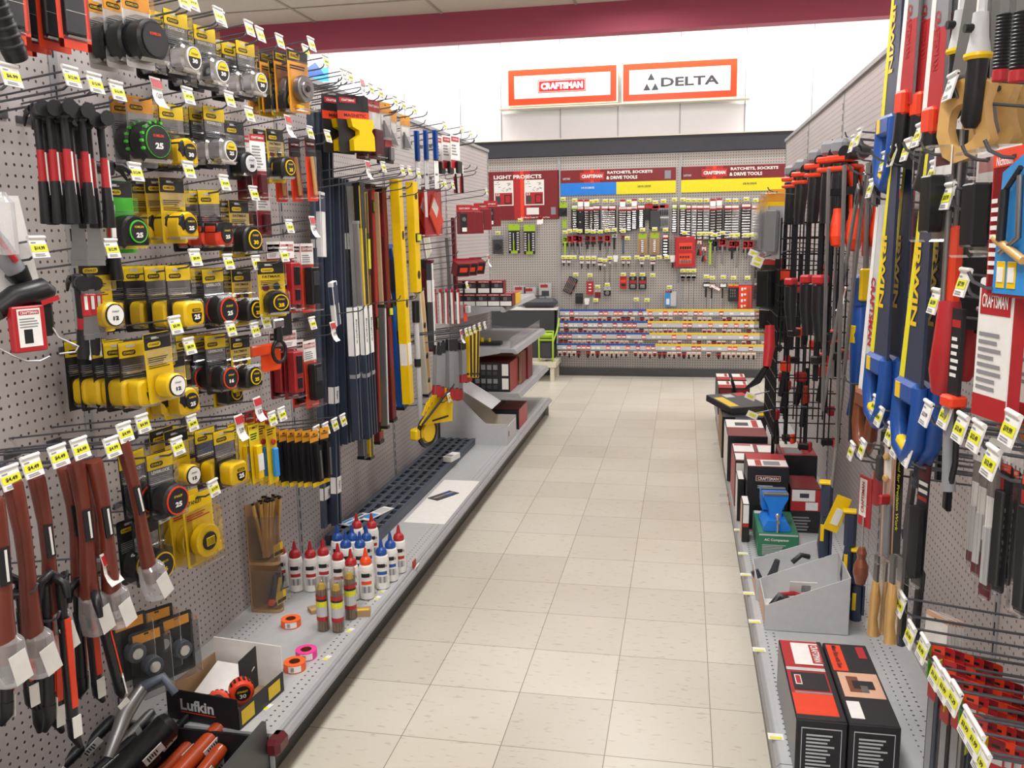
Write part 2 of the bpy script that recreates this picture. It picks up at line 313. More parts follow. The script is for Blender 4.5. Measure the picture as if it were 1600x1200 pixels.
# ============================================================ GONDOLA RUNS
def gondola(side, bays, end, label):
    w = WL if side == 'L' else WR; s = 1 if side == 'L' else -1
    t = thing('gondola_shelving', (w, bays[0], 0), label, 'shelving')
    y0, y1 = bays[0], bays[-1]
    for a, b in zip(bays, bays[1:]):
        # back panel in three sheets
        for z0, z1 in ((.02, 2.12),):
            mb = MB(); mb.box((-s*.006, (a+b)/2-y0, (z0+z1)/2), (.012, b-a-.03, z1-z0-.002), 'pegL'); mb.obj('pegboard_panel', t)
    for y in bays:
        mb = MB(); mb.box((-s*.012, y-y0, 1.067), (.03, .032, 2.134), 'e')
        for k in range(38): mb.box((s*.0035, y-y0, .2+k*.05), (.002, .005, .032), 'K')
        mb.obj('upright', t)
    mb = MB(); mb.box((-s*.012, (y1-y0)/2, 2.127), (.05, y1-y0+.03, .02), 'e'); mb.obj('top_cap', t)
    mb = MB(); mb.box((-s*.035, (y1-y0)/2, 1.067), (.02, y1-y0, 2.1), 'e'); mb.obj('back_sheet', t)
    dw = .47
    for a, b in zip(bays, bays[1:]):
        if side == 'L' and b < 2.1: continue
        m = MB(); m.box((s*dw/2, (a+b)/2-y0, .142), (dw, b-a-.004, .016), 'E'); f = m.obj('base_deck', t)
        m = MB(); fr = (Vector((s*(dw-.075), a-y0+.01, .1506)), Y_*s, X_*-s)
        m.add([Vector((s*(dw-.012), a-y0+.015, .1506)), Vector((s*(dw-.012), b-y0-.015, .1506)), Vector((s*(dw-.065), b-y0-.015, .1506)), Vector((s*(dw-.065), a-y0+.015, .1506))], [(0,1,2,3)] if s > 0 else [(3,2,1,0)], 'perf')
        m.add([Vector((s*.115, a-y0+.015, .1506)), Vector((s*.115, b-y0-.015, .1506)), Vector((s*.06, b-y0-.015, .1506)), Vector((s*.06, a-y0+.015, .1506))], [(0,1,2,3)] if s > 0 else [(3,2,1,0)], 'perf')
        m.obj('perforation', f)
        if side == 'L':
            m = MB(); m.prism([(dw, .15), (dw+.012, .15), (dw+.014, .143), (dw+.022, .143), (dw+.03, .132), (dw+.03, .122), (dw, .122)], 0, b-a-.004, 'e', (Vector((0, b-y0-.002, 0)), X_, Z_)); m.obj('price_rail', t)
        else:
            m = MB(); m.prism([(dw, .15), (dw+.004, .15), (dw+.012, .14), (dw+.012, .09), (dw, .09)], 0, b-a-.004, 'e', (Vector((0, a-y0+.002, 0)), -X_, Z_)); m.obj('price_rail', t)
    k0 = 2.01-y0 if side == 'L' else 0; m = MB(); m.box((s*(.432 if side == 'L' else .465), (y1-y0+k0)/2, .064), (.012, y1-y0-k0, .128), 'kick'); m.obj('kick_plate', t)
    for yy in ((2.01 if side == 'L' else y0), y1):
        m = MB(); m.box((s*dw/2, yy-y0+(.006 if yy == y1 else -.006), .07), (dw, .01, .14), 'e'); m.obj('base_end', t)
    return t
LB = [-.43, .79, 2.01, 3.23, 4.45, 5.67, 6.95]; RB = [-.34, .88, 2.10, 3.32, 4.54, 5.76, 6.98]
gondola('L', LB, 1, 'long grey pegboard gondola with base deck along the left of the aisle')
gondola('R', RB, 1, 'long grey pegboard gondola with base deck along the right of the aisle')
# back wall run
t = thing('wall_shelving', (-.5, WB, 0), 'grey pegboard wall run with uprights at the far end of the aisle', 'shelving')
xs = [-3.2, -2.59, -1.98, -1.37, -.15, 1.07, 2.29]
xs = [-3.81, -2.59, -1.37, -.15, 1.07, 2.29]
for a, b in zip(xs, xs[1:]):
    MB().box(((a+b)/2+.5, .006, 1.16), (b-a-.004, .012, 2.16), 'pegB').obj('pegboard_panel', t)
for x in xs: MB().box((x+.5, 0, 1.12), (.02, .016, 2.24), 'e').obj('upright', t)
# ============================================================ HOOKS AND GENERIC PACKS
TXT_YEL = 'label paper'
def b_hook(L, kind, price, dbl=True):
    def f():
        t = math.tan(R_(7)); mb = MB()
        mb.box((.003, 0, -.004), (.004, .05, .016), 'h')
        mb.tube([(0,0,0),(L*.5,0,L*.5*t-.002),(L*.93,0,L*.93*t-.002),(L*.98,0,L*t+.004),(L,0,L*t+.018)], .0028, 'h', 6)
        parts = []
        if kind:
            mb.tube([(0,0,.034),(L*1.0,0,.034+L*t)], .0024, 'h', 6)
            x, z = L+.004, .034+L*t
            h = MB(); fr = (Vector((x, 0, z)), Y_, Vector((-.25, 0, .97)).normalized())
            if kind in 'yw':
                h.prism([(-.024,-.036),(.024,-.036),(.024,.006),(-.024,.006)], -.003, 0, 'w', fr); h.cyl((x-.001,-.024,z+.006),(x-.001,.024,z+.006), .004, 'w', n=8)
                if kind == 'y': h.rect(fr, -.0235, -.024, .0235, -.009, 'L'); 
                h.text(fr, '$'+price, 0, -.0165, .030, .0085, 'K', .0012, .03); h.lines(fr, -.018, -.033, .016, -.026, 2, 'n'); h.lines(fr, -.02, -.006, .0, -.001, 1, 'n')
            else:
                h.prism([(-.023,-.016),(.023,-.016),(.023,.012),(-.023,.012)], -.002, 0, 'w', fr); h.rect(fr, -.0225, -.015, .0225, .007, 'r')
                pts = [(x+.0, z-.014), (x+.002, z-.035), (x+.008, z-.05), (x+.018, z-.062)]
                for (a, b), (c, d) in zip(pts, pts[1:]): h.add([(a,-.022,b),(a,.022,b),(c,.022,d),(c,-.022,d)], [(0,3,2,1)], 'w')
                h.text((Vector((x+.0045, 0, z-.034)), Y_, Vector((-.25,0,.97)).normalized()), price, 0, 0, .026, .014, 'K', .002, .03)
            parts = [('price_tag', h, [])]
        return [('hook_wire', mb, [])]+parts
    return f
HK = {}
def hook(side, px, py, kind='y', price='12.99', L=.25, row='', rz=0):
    """px,py = where the tip of the hook (the tag) shows"""
    t = math.tan(R_(7)); p = {'L': Lp, 'R': Rp, 'B': Bp}[side](px, py, L)
    base = {'L': Vector((WL, p.y, p.z)), 'R': Vector((WR, p.y, p.z)), 'B': Vector((p.x, WB, p.z))}[side]
    base.z -= L*t+(.018 if kind else 0)
    k = kind or ''
    o = put(('hook', L, kind, price), b_hook(L, kind, price), 'peg_hook', base, '', 'hook', ROT[side]+rz)
    HK.setdefault((side, row, k), []).append((px, o)); return o
def label_hooks():
    w = {'y': 'yellow tagged wire hook', 'w': 'white tagged wire hook', 's': 'red and white tagged hook', '': 'bare wire peg hook'}
    for (side, row, k), l in HK.items():
        l.sort(key=lambda a: a[0]); n = len(l)
        for i, (px, o) in enumerate(l):
            o['label'] = '%s, %s%s' % (w[k], '' if n == 1 else (ORD[i+1] if i+1 < 21 else '%dth' % (i+1))+' from left ', row)
            o['group'] = 'price tagged peg hooks' if k else 'bare peg hooks'
HELD = []
def hold(side, p, label, group=None):
    """bare peg hook from the board out to the hang point p"""
    d = {'L': p.x-WL, 'R': WR-p.x}.get(side, 0)
    if side != 'R' or d < .12 or len(HELD) >= 26 or any(abs(p.y-a) < .07 and abs(p.z-b) < .07 for a, b in HELD) or 'blade card' in label or 'header card' in label: return
    HELD.append((p.y, p.z))
    L = round((d+.035)*50)/50; base = Vector((WL if side == 'L' else WR, p.y, p.z-d*math.tan(R_(7))-.001))
    w = ('bare wire hook holding the '+label.replace(',', '')).split()
    while len(w) > 16: w = w[:16]
    while w[-1] in ('the','of','at','in','on','by','with','and','beside','a','under','under','from','to','half'): w.pop()
    put(('hook', L, '', ''), b_hook(L, None, ''), 'peg_hook', base, ' '.join(w), 'hook', ROT[side], 'bare hooks holding goods')
def hang(side, px, py, key, build, anchor, d, name, label, cat, n=1, step=.04, group=None, rz=None, hk=None, jit=1, dy=0, xt=0):
    """px,py = where point `anchor` of the front copy shows; copies run back towards the board"""
    a = Vector(anchor); rz = {'L': -.22, 'R': .22, 'B': 0}[side] if rz is None else rz
    dd = d+a.x; p = {'L': Lp, 'R': Rp, 'B': Bp}[side](px, py, dd)
    M = Matrix.Rotation(ROT[side]+rz, 3, 'Z'); M0 = Matrix.Rotation(ROT[side], 3, 'Z'); o0 = p-M @ a
    rr = random.Random(int(px*7+py)); out = []
    for i in range(n):
        q = o0+M0 @ Vector((-i*step, dy*i+(rr.uniform(-.004, .004) if i else 0)*jit, 0))
        out.append(put(key, build, name, q, label+which(i, n), cat, ROT[side]+rz+(rr.uniform(-.06, .06) if i else 0)*jit, group or (label.split(',')[0] if n > 1 else None), (rr.uniform(-.03, .03)*jit, xt)))
    if hk:
        kind, price, row = hk; L = round(d+.05, 2); t = math.tan(R_(7)); b = o0.copy()
        base = {'L': Vector((WL, b.y, b.z)), 'R': Vector((WR, b.y, b.z)), 'B': Vector((b.x, WB, b.z))}[side]; base.z -= d*t-.004
        k = put(('hook', L, kind, price), b_hook(L, kind, price), 'peg_hook', base, '', 'hook', ROT[side]); HK.setdefault((side, row, kind or ''), []).append((px, k))
    else:
        hold(side, o0, label)
    return out
def b_card(w, h, base='w', panels=(), texts=(), solids=(), blister=None, lines=(), th=.0016, sub='contents', round_=.006, edge=None):
    """hanging card: origin at the hang hole; v runs down from +.012. panels (u0,v0,u1,v1,k) in fractions of the card (v from the top)"""
    def f():
        mb = MB(); mb.prism(rrect(w, h, min(round_, w*.2), 2, 0, .012-h/2), 0, th, edge or base); fr = (Vector((th, -w/2, .012)), Y_, Z_)
        if edge: mb.rect(fr, .001, -h+.001, w-.001, -.001, base, .0003)
        for u0, v0, u1, v1, k in panels: mb.rect(fr, u0*w, -v1*h, u1*w, -v0*h, k, .0006)
        for u0, v0, u1, v1, n, k in lines: mb.lines(fr, u0*w, -v1*h, u1*w, -v0*h, n, k)
        for t in texts:
            s, u, v, tw, tht, k = t[:6]; mb.text(fr, s, u*w, -v*h, tw*w, tht*h, k, .0016, .02, R_(t[6]) if len(t) > 6 else 0)
        mb.rect((Vector((0,0,0)), Y_, Z_), -.006, -.003, .006, .002, 'K', th+.0008)
        out = [('card', mb, [])]
        if solids:
            s = MB()
            for q in solids:
                kd = q[0]
                if kd == 'b': _, u0, v0, u1, v1, x0, x1, k = q; s.box((th+(x0+x1)/2, (u0+u1)/2*w-w/2, .012-(v0+v1)/2*h), (x1-x0, abs(u1-u0)*w, abs(v1-v0)*h), k, bev=min(.003, (x1-x0)*.3))
                elif kd == 'c': _, u, v, r, x0, x1, k = q; s.prism(circ(r*w, 14, u*w-w/2, .012-v*h), th+x0, th+x1, k, bev=min(.002, (x1-x0)*.3))
                elif kd == 't': _, pts, x, r, k = q; s.tube([(th+x, u*w-w/2, .012-v*h) for u, v in pts], r, k)
                elif kd == 'p': _, pts, x0, x1, k = q; s.prism([(u*w-w/2, .012-v*h) for u, v in pts], th+x0, th+x1, k)
            out.append((sub, s, []))
        if blister:
            u0, v0, u1, v1, dp = blister; s = MB(); s.box((th+dp/2, (u0+u1)/2*w-w/2, .012-(v0+v1)/2*h), (dp, (u1-u0)*w, (v1-v0)*h), 'T', bev=.004); out.append(('blister', s, []))
        return out
    return f
# ------------------------------------------------------------ tape measures
TAPES = {  # body, rim, dial, number, number colour, header, card, outline
 'yellow25': dict(body='y', rim=None, dial='K', num='25', nc='w', head='Y', card='K', shape='sq'),
 'yellow12': dict(body='y', rim='K', dial='w', num='12', nc='K', head='K', card='Y', shape='rd', w=.062),
 'grip25': dict(body='y', rim=None, dial='K', num='25', nc='w', head='K', card='Y', shape='D', grip='k'),
 'grip30': dict(body='y', rim=None, dial='K', num='30', nc='w', head='Y', card='K', shape='D', grip='k'),
 'chrome30': dict(body='C', rim='w', dial='K', num='30', nc='w', head='Y', card='K', shape='sq', top='Y', w=.074),
 'chrome25': dict(body='C', rim='w', dial='K', num='25', nc='w', head='Y', card='K', shape='sq', top='Y'),
 'ring25': dict(body='k', rim='v', dial='K', num='25', nc='w', head='Y', card='K', shape='rd', w=.085),
 'ring16': dict(body='k', rim='v', dial='K', num='16', nc='w', head='Y', card='K', shape='rd', w=.072),
 'fat': dict(body='k', rim='y', dial='K', num='25', nc='y', head='K', card='Y', shape='D'),
 'fat30': dict(body='k', rim='y', dial='K', num='30', nc='y', head='K', card='Y', shape='D', w=.085),
 'orange25': dict(body='v', rim=None, dial='K', num='25', nc='w', head='Y', card='K', shape='sq', grip='k'),
 'green25': dict(body='k', rim='g', dial='K', num='25', nc='w', head='K', card='g', shape='D', w=.08),
 'black25': dict(body='k', rim='g', dial='K', num='25', nc='w', head='O', card='n', shape='rd', w=.1, dots='g'),
 'black30': dict(body='k', rim='k', dial='K', num='', nc='o', head='O', card='w', shape='rd', w=.1),
 'white30': dict(body='k', rim='w', dial='V', num='30', nc='K', head='K', card='N', shape='D', w=.07),
 'ltape': dict(body='k', rim='y', dial='K', num='26', nc='y', head='K', card='K', shape='rd', w=.085)}
def b_tape(st, ch=.175, cw=.088):
    q = TAPES[st]
    def f():
        w = q.get('w', .072); r = w/2; cv = .012-ch+r+.012
        if q['shape'] == 'sq': out = rrect(w, w*.92, w*.24, 3, 0, cv)
        elif q['shape'] == 'D':
            out = [(r*math.cos(R_(a)), cv+r*math.sin(R_(a))) for a in range(-20, 201, 17)]+[(-r*.94, cv-r*.78), (-r*.8, cv-r*.9), (r*1.0, cv-r*.95), (r*1.04, cv-r*.75)]
        else: out = circ(r, 20, 0, cv)
        c = MB(); c.prism(rrect(cw, ch, .006, 2, 0, .012-ch/2), 0, .0015, q['card']); F = FX(.0015)
        c.rect(F, -cw/2+.001, .012-.04, cw/2-.001, .011, q['head']); hc = 'K' if q['head'] in 'YO' else 'Y'
        c.prism(rrect(.042, .012, .005, 2, -.012, -.016), .0015, .0024, 'K' if hc == 'K' else 'Y'); c.text(FX(.0024), 'STANLEY' if st[0] not in 'bgl' else 'KOMELON', -.012, -.016, .034, .006, 'Y' if hc == 'K' else 'K', .0004)
        if st == 'green25': c.rect(F, -cw/2+.001, -.10, cw/2-.001, -.03, 'g', .001)
        c.rect(F, -.02, -.003, .005, .003, 'V', .0012)
        lc = 'w' if q['card'] == 'K' else 'K'
        c.text(F, {'g':'', 'f':'FATMAX', 'c':'POWERLOCK', 'r':'LEVERLOCK'}.get(st[0], ''), 0, -.036, .06, .008, lc); c.lines(F, -cw/2+.008, -.075, cw/2-.012, -.045, 6, 'n' if q['card'] == 'K' else 'K', .4)
        if st in ('fat', 'fat30', 'orange25', 'green25'): c.prism(circ(.012, 12, -.02, -.07), .0015, .002, 'R'); c.prism(circ(.012, 12, .016, -.068), .0015, .002, 'N')
        b = MB(); x0, x1 = .004, .052; b.prism(out, x0, x1, q['body'], bev=.006)
        b.box((x0+.02, r*.95, cv-r*.86), (.026, .012, .006), 's')
        subs = []
        if q.get('grip'):
            g = MB(); hh = [(r*.99*math.cos(R_(a)), cv+r*.99*math.sin(R_(a))) for a in range(35, 190, 15)]; hi = [(r*.62*math.cos(R_(a)), cv+r*.62*math.sin(R_(a))) for a in range(175, 45, -15)]
            if st == 'orange25': g.prism([(-w/2*1.01, cv+w*.08), (w/2*1.01, cv+w*.2), (w/2*.9, cv+w*.44), (0, cv+w*.475), (-w/2*.9, cv+w*.44)], x0-.001, x1+.0015, 'k', bev=.003)
            else: g.prism([(-r*.95, cv+r*.05), (-r*.62, cv-r*.45), (-r*.38, cv-r*.3), (-r*.42, cv+r*.5), (-r*.5, cv+r*.82), (-r*.82, cv+r*.62)], x0-.001, x1+.0018, 'k', bev=.003)
            for k in range(3): g.box(((x0+x1)/2, r*.1+k*r*.24, cv+r*(.96-.1*k)), (.03, .004, .006), 'K')
            subs.append(('grip', g, []))
        d = MB(); F2 = FX(x1, 0, cv); dr = r*.62; du = r*.12 if q['shape'] != 'rd' else 0
        if q['rim']: d.prism(circ(r*(.86 if st[0] != 'b' else .8) if q['shape'] == 'rd' else dr*1.12, 22, du, 0, None if q['shape'] != 'sq' else dr*1.3), 0, .003, q['rim'], F2); 
        ry = dr*1.18 if q['shape'] == 'sq' else None
        if st == 'yellow25':
            d.prism([(du-dr*.8, -dr*.15), (du-dr*.62, -dr*.85), (du, -dr*1.1), (du+dr*.62, -dr*.85), (du+dr*.8, -dr*.15), (du+dr*.8, dr*.1), (du-dr*.8, dr*.1)], 0, .001, 'K', F2); d.prism(rrect(dr*1.3, dr*.34, dr*.1, 2, du, dr*.45), 0, .001, 'K', F2)
            d.text(F2, 'STANLEY', du, dr*.45, dr*1.05, dr*.2, 'Y', .0016); d.text(F2, q['num'], du, -dr*.36, dr*.95, dr*.6, 'w', .0018, .05)
        else:
            d.prism(circ(dr*(1.24 if q['shape'] == 'rd' else .98), 20, du, 0, ry), 0, .0036, q['dial'], F2); F3 = FX(x1+.0036, du, cv)
            if q.get('top'): d.prism([(p, max(v, dr*.1)) for p, v in circ(dr*.93, 16, 0, 0, dr*1.1) if v > -dr*.05], 0, .0005, q['top'], F3)
            d.text(F3, 'STANLEY' if st[0] not in 'bgl' else 'KOMELON', 0, dr*.45, dr*1.1, dr*.22, 'K' if q.get('top') or q['dial'] in 'wV' else ('Y' if st[0] != 'b' else 'v'), .0012)
            d.text(F3, q['num'], 0, -dr*.35, dr*.85, dr*.5, q['nc'], .0012, .05)
        if q.get('dots'):
            for k in range(7): a = R_(70+k*22); d.prism(circ(.004, 8, r*.97*math.cos(a), cv+r*.97*math.sin(a)), x1-.008, x1+.0005, q['dots'])
        subs.append(('dial_label', d, []))
        s = MB(); s.box((.028, 0, cv), (.05, w+.006, w+.004), 'T', bev=.008); s.box((.012, 0, -.03), (.02, cw*.98, .07), 'T', bev=.003)
        return [('card', c, []), ('tape_case', b, subs), ('blister', s, [])]
    return f
def tape(px, py, st, n, label, hk=None, d=.19, step=.045, rz=None, **kw):
    q = TAPES[st]; w = q.get('w', .072); cv = .012-.175+w/2+.012
    return hang('L', px, py, ('tape', st), b_tape(st), (.03, 0, cv), d, 'tape_measure_pack', label, 'tape measure', n, step, hk=hk, rz=rz, **kw)
# ============================================================ LEFT PEGBOARD: TAPE MEASURES
r1, r2, r3, r4, r5, r6, r7 = ['in the %s row of the left pegboard' % s for s in ('top', 'second', 'third', 'fourth', 'fifth', 'sixth', 'lowest')]
tape(230, 64, 'black30', 3, 'big black tape measure pack with orange header, topmost row', ('y','29.99',r1), d=.22, step=.05)
tape(292, 92, 'chrome30', 3, 'chrome 30 foot tape measure pack, top row, left hook', ('y','19.99',r1))
tape(336, 112, 'chrome30', 3, 'chrome 30 foot tape measure pack, top row, middle hook', ('y','17.99',r1))
tape(398, 130, 'chrome30', 3, 'chrome 30 foot tape measure pack, top row, right hook', ('y','21.99',r1))
tape(447, 158, 'fat', 2, 'black and yellow tape measure pack, top row beside long chrome reels', ('y','24.99',r1))
tape(236, 222, 'black25', 2, 'round black tape measure pack with green dots and ring, second row', ('s','12.00',r2))
tape(285, 238, 'grip30', 2, 'yellow 30 foot tape measure pack with black grip, second row', ('y','17.99',r2))
tape(350, 236, 'chrome25', 3, 'chrome 25 foot tape measure pack, second row', ('y','16.99',r2))
tape(381, 256, 'white30', 1, 'black tape measure pack with white oval label, second row', ('y','18.99',r2))
tape(443, 262, 'fat', 2, 'yellow and black tape measure pack, far right of second row', ('s','11.99',r2))
tape(203, 362, 'green25', 1, 'black tape measure with bright green ring on green card', ('y','12.99',r3))
tape(286, 352, 'grip25', 3, 'yellow 25 foot tape measure pack with black grip, third row', ('y','19.99',r3))
tape(342, 366, 'orange25', 3, 'bright orange and black 25 foot tape measure pack, third row', ('y','12.99',r3))
tape(388, 374, 'fat30', 2, 'black tape measure pack with yellow oval ring, third row', ('y','21.99',r3))
tape(168, 492, 'yellow12', 1, 'small round yellow tape measure pack hanging beside the short pry bars', None)
tape(296, 490, 'yellow25', 4, 'yellow square 25 foot tape measure pack, fourth row', ('y','9.99',r4), d=.24, step=.062)
tape(348, 484, 'ring25', 2, 'black tape measure pack with orange ring, fourth row', ('y','14.99',r4))
tape(392, 484, 'fat', 2, 'black tape measure pack on yellow card, fourth row', ('y','7.99',r4))
tape(432, 472, 'fat', 1, 'black tape measure pack hanging askew in front of orange card', ('y','10.99',r4), d=.27, rz=-.7)
tape(265, 602, 'yellow12', 1, 'small round yellow 12 foot tape measure pack, fifth row front', ('y','3.99',r5), d=.26)
tape(226, 612, 'yellow25', 5, 'yellow tape measure pack in the packed fan, fifth row', None, d=.2, step=.038)
tape(287, 626, 'grip25', 2, 'yellow tape measure pack with black grip, low in fifth row', ('y','8.99',r5), d=.22)
tape(352, 590, 'ring16', 3, 'black 16 foot tape measure pack with orange ring, fifth row', ('y','9.49',r5))
tape(390, 588, 'fat', 2, 'black tape measure pack with yellow ring, right end of fifth row', ('y','17.49',r5))
tape(360, 612, 'fat', 1, 'black tape measure pack tucked under the 16 foot tapes', None, d=.12)
tape(268, 780, 'ring25', 2, 'large black 25 foot tape measure pack with orange ring, sixth row', ('y','15.99',r6), d=.24, step=.08)
tape(366, 738, 'yellow25', 4, 'yellow square 25 foot tape measure pack, sixth row', ('s','5.99',r6), d=.24, step=.062)
tape(292, 742, 'yellow12', 2, 'small yellow tape measure pack behind the large ringed one, sixth row', ('y','6.99',r6), d=.14)
tape(245, 882, 'ltape', 2, 'round black long tape with yellow ring, lowest row', ('y','13.99',r7), d=.17)
# long chrome reels on orange cards
b = b_card(.11, .2, 'O', [(0,0,1,.18,'K'),(.1,.04,.6,.14,'Y')], [('STANLEY',.36,.09,.42,.05,'K')], [('c',.5,.62,.40,.006,.03,'S'),('c',.5,.62,.24,.03,.036,'C'),('c',.5,.62,.1,.036,.04,'K'),('b',.2,.88,.5,.95,.006,.02,'y')], (.06,.2,.97,.97,.04), [(.1,.22,.9,.3,2,'K')], sub='tape_reel')
hang('L', 478, 138, 'reel', b, (.03, 0, -.11), .26, 'long_tape_pack', 'chrome long tape reel in clear pack on orange card', 'tape measure', 4, .05, hk=('y','22.99',r1))
# yellow chalk reels
b = b_card(.11, .2, 'Y', [(0,0,1,.2,'y')], [('STANLEY',.4,.1,.5,.06,'K')], [('c',.5,.66,.42,.004,.03,'y'),('c',.5,.66,.24,.03,.034,'K'),('b',.36,.6,.64,.72,.034,.038,'Y'),('b',.8,.75,1.0,.9,.01,.024,'y')], (.04,.2,.98,.98,.038), [(.1,.24,.9,.34,3,'r')], sub='tape_reel')
hang('L', 325, 845, 'reelY', b, (.03, 0, -.12), .24, 'long_tape_pack', 'yellow open reel tape on yellow card, lowest row', 'tape measure', 4, .04, hk=('y','13.99',r7))
# black and red blade packs, top left
b = b_card(.085, .26, 'K', [(0,.55,.14,1,'v'),(.86,.55,1,1,'v'),(0,.93,1,1,'v'),(.14,.9,.86,.93,'R')], [('CRAFTSMAN',.5,.07,.7,.04,'w')], [('b',.2,.2,.8,.88,.002,.01,'N'),('b',.2,.5,.8,.505,.01,.011,'w'),('b',.2,.7,.8,.705,.01,.011,'w')], (.1,.14,.9,.92,.016), sub='tool')
hang('L', 119, 78, 'redblade', b, (0, 0, -.248), .22, 'blade_pack', 'black and red blade pack above the hammers', 'tool pack', 4, .05)
hang('L', 22, 67, 'redblade', b, (0, 0, -.248), .22, 'blade_pack', 'black and red blade pack at the top left corner', 'tool pack', 3, .05)
# flashlight like tool leaning out at the top left, and price hooks of the first bay
def f():
    mb = MB(); mb.lathe((0,0,0), [(.005,0),(.021,.004),(.023,.02),(.022,.15),(.028,.16),(.028,.2),(.02,.205)], 'k', 16); r = MB()
    for i in range(6): r.lathe((0,0,.03+i*.018), [(.0228,0),(.0245,.003),(.0245,.006),(.0228,.009)], 'K', 16)
    return [('handle', mb, [('grip_ring', r, [])])]
o = put('torchgrip', f, 'ribbed_torch', Lp(28, 96, .25), 'black ribbed tool handle poking in from the left edge, above the 6.99 tag', 'tool', tilt=(R_(33), R_(8)))
for a in [(13,120,'y','6.99'),(108,122,'y','12.99'),(145,132,'y','15.99'),(180,144,'y','16.99')]: hook('L', *a, row='over the hammers')
for a in [(283,3,'y','14.99'),(339,26,'y','16.49'),(387,46,'y','17.99'),(435,66,'y','19.99'),(476,82,'y','9.99'),(507,97,'y','8.49'),(56,388,'y','14.99'),(171,390,'y','12.99'),(450,355,'y','11.49'),(487,350,'s','2.99'),(413,503,'y','17.99'),(486,506,'y','10.49'),(519,514,'s','4.99'),
          (220,663,'y','4.99'),(401,634,'s','5.00'),(423,655,'y','4.29'),(438,648,'y','3.99'),(482,208,'y','9.99'),(510,214,'y','9.49')]:
    hook('L', *a, row={True:r1, False:r4}[a[1] < 120] if a[1] < 600 else r6)
for a in [(12,748,'y','4.49'),(46,730,'y','4.49'),(88,714,'y','4.49'),(122,702,'y','4.49'),(172,700,'y','4.99'),(192,677,'y','4.99')]: hook('L', *a, L=.3, row='over the wooden handles')
for a in [(493,676,'y','3.99'),(507,671,'y','4.49'),(521,664,'y','5.99'),(534,657,'y','6.49')]: hook('L', *a, L=.28, row='over the snap knives')
hook('L', 168, 880, 's', '9.88', .3, 'low among the black pry bars')
# orange card, stud finders, misc red packs
b = b_card(.07, .2, 'o', [(0,.55,1,1,'K')], [], [('c',.5,.13,.3,.0,.002,'K')], None, sub='badge')
hang('L', 442, 452, 'orcard', b, (0,0,-.03), .2, 'key_reel_pack', 'orange header card with black strap behind the askew tape', 'tool pack')
def f():
    mb = MB(); mb.box((0,0,-.02), (.018,.05,.03), 's', bev=.004); mb.cyl((0,0,-.03),(0,0,-.075), .013, 'k', .016); c = MB()
    c.tube([(0, .03*math.cos(a), -.112+.036*math.sin(a)) for a in [i*PI/8 for i in range(17)]], .0065, 'k'); c.box((-.01,-.07,-.10), (.014,.1,.035), 'o', bev=.005); h = MB(); h.prism(rrect(.09,.07,.01,2,-.02,-.14), -.02, -.0185, 'o')
    return [('clip', mb, []), ('reel_case', c, []), ('card', h, [])]
put('keyreel', f, 'key_reel_pack', Lp(433, 496, .24), 'orange and black ring shaped tool on steel clip below askew tape', 'tool', -.3)
stud = b_card(.075, .24, 'R', [(0,0,1,.24,'w'),(.05,.04,.95,.14,'r')], [('CRAFTSMAN',.5,.09,.8,.035,'w')], [('b',.16,.3,.84,.9,.003,.036,'r'),('b',.3,.36,.7,.62,.036,.04,'k'),('b',.34,.68,.66,.84,.036,.04,'k')], (.06,.25,.94,.97,.045), [(.1,.16,.8,.22,3,'n')], sub='stud_finder')
hang('L', 462, 442, 'stud', stud, (.03,0,-.13), .2, 'stud_finder_pack', 'red stud finder in clear pack, fourth row', 'stud finder', 2, .05)
hang('L', 466, 580, 'stud', stud, (.03,0,-.13), .2, 'stud_finder_pack', 'red stud finder in clear pack, fifth row', 'stud finder', 2, .05)
stud2 = b_card(.075, .25, 'v', [(0,0,1,.3,'w'),(.05,.04,.95,.12,'r')], [('CRAFTSMAN',.5,.08,.8,.035,'w')], [('b',.2,.34,.8,.88,.003,.036,'k'),('b',.28,.4,.72,.6,.036,.039,'N')], (.06,.28,.94,.97,.045), [(.1,.15,.8,.27,4,'n')], sub='stud_finder')
hang('L', 492, 442, 'stud2', stud2, (.03,0,-.13), .2, 'stud_finder_pack', 'black stud finder on red card, fourth row', 'stud finder', 2, .05)
hang('L', 496, 592, 'stud2', stud2, (.03,0,-.13), .2, 'stud_finder_pack', 'black stud finder on red card, fifth row', 'stud finder', 2, .05)
ub = b_card(.07, .2, 'w', [(0,0,1,.1,'r'),(0,.55,1,1,'R')], [('CRAFTSMAN',.5,.05,.8,.035,'w')], [('b',.3,.6,.7,.9,.003,.02,'m')], (.1,.5,.9,.97,.03), [(.1,.15,.8,.5,8,'n')], sub='tool')
hang('L', 404, 268, 'ub', ub, (0,0,-.1), .24, 'tool_pack', 'white and dark red tool card, right end of second row', 'tool pack', 2, .05)
hang('L', 412, 330, 'ub', ub, (0,0,-.1), .14, 'tool_pack', 'white and dark red tool card, right end of third row', 'tool pack', 2, .05)
kn = b_card(.06, .22, 'v', [(0,0,1,.3,'k'),(.1,.05,.9,.15,'r')], [('CRAFTSMAN',.5,.1,.7,.03,'w')], [('t',[(.3,.3),(.42,.6),(.5,.9)],.012,.007,'D'),('t',[(.65,.3),(.55,.92)],.01,.006,'S')], (.1,.2,.95,.96,.03), sub='utility_knife')
hang('L', 486, 266, 'knife1', kn, (0,0,-.1), .24, 'knife_pack', 'brass utility knife on red card, beside second row tapes', 'knife', 3, .06)
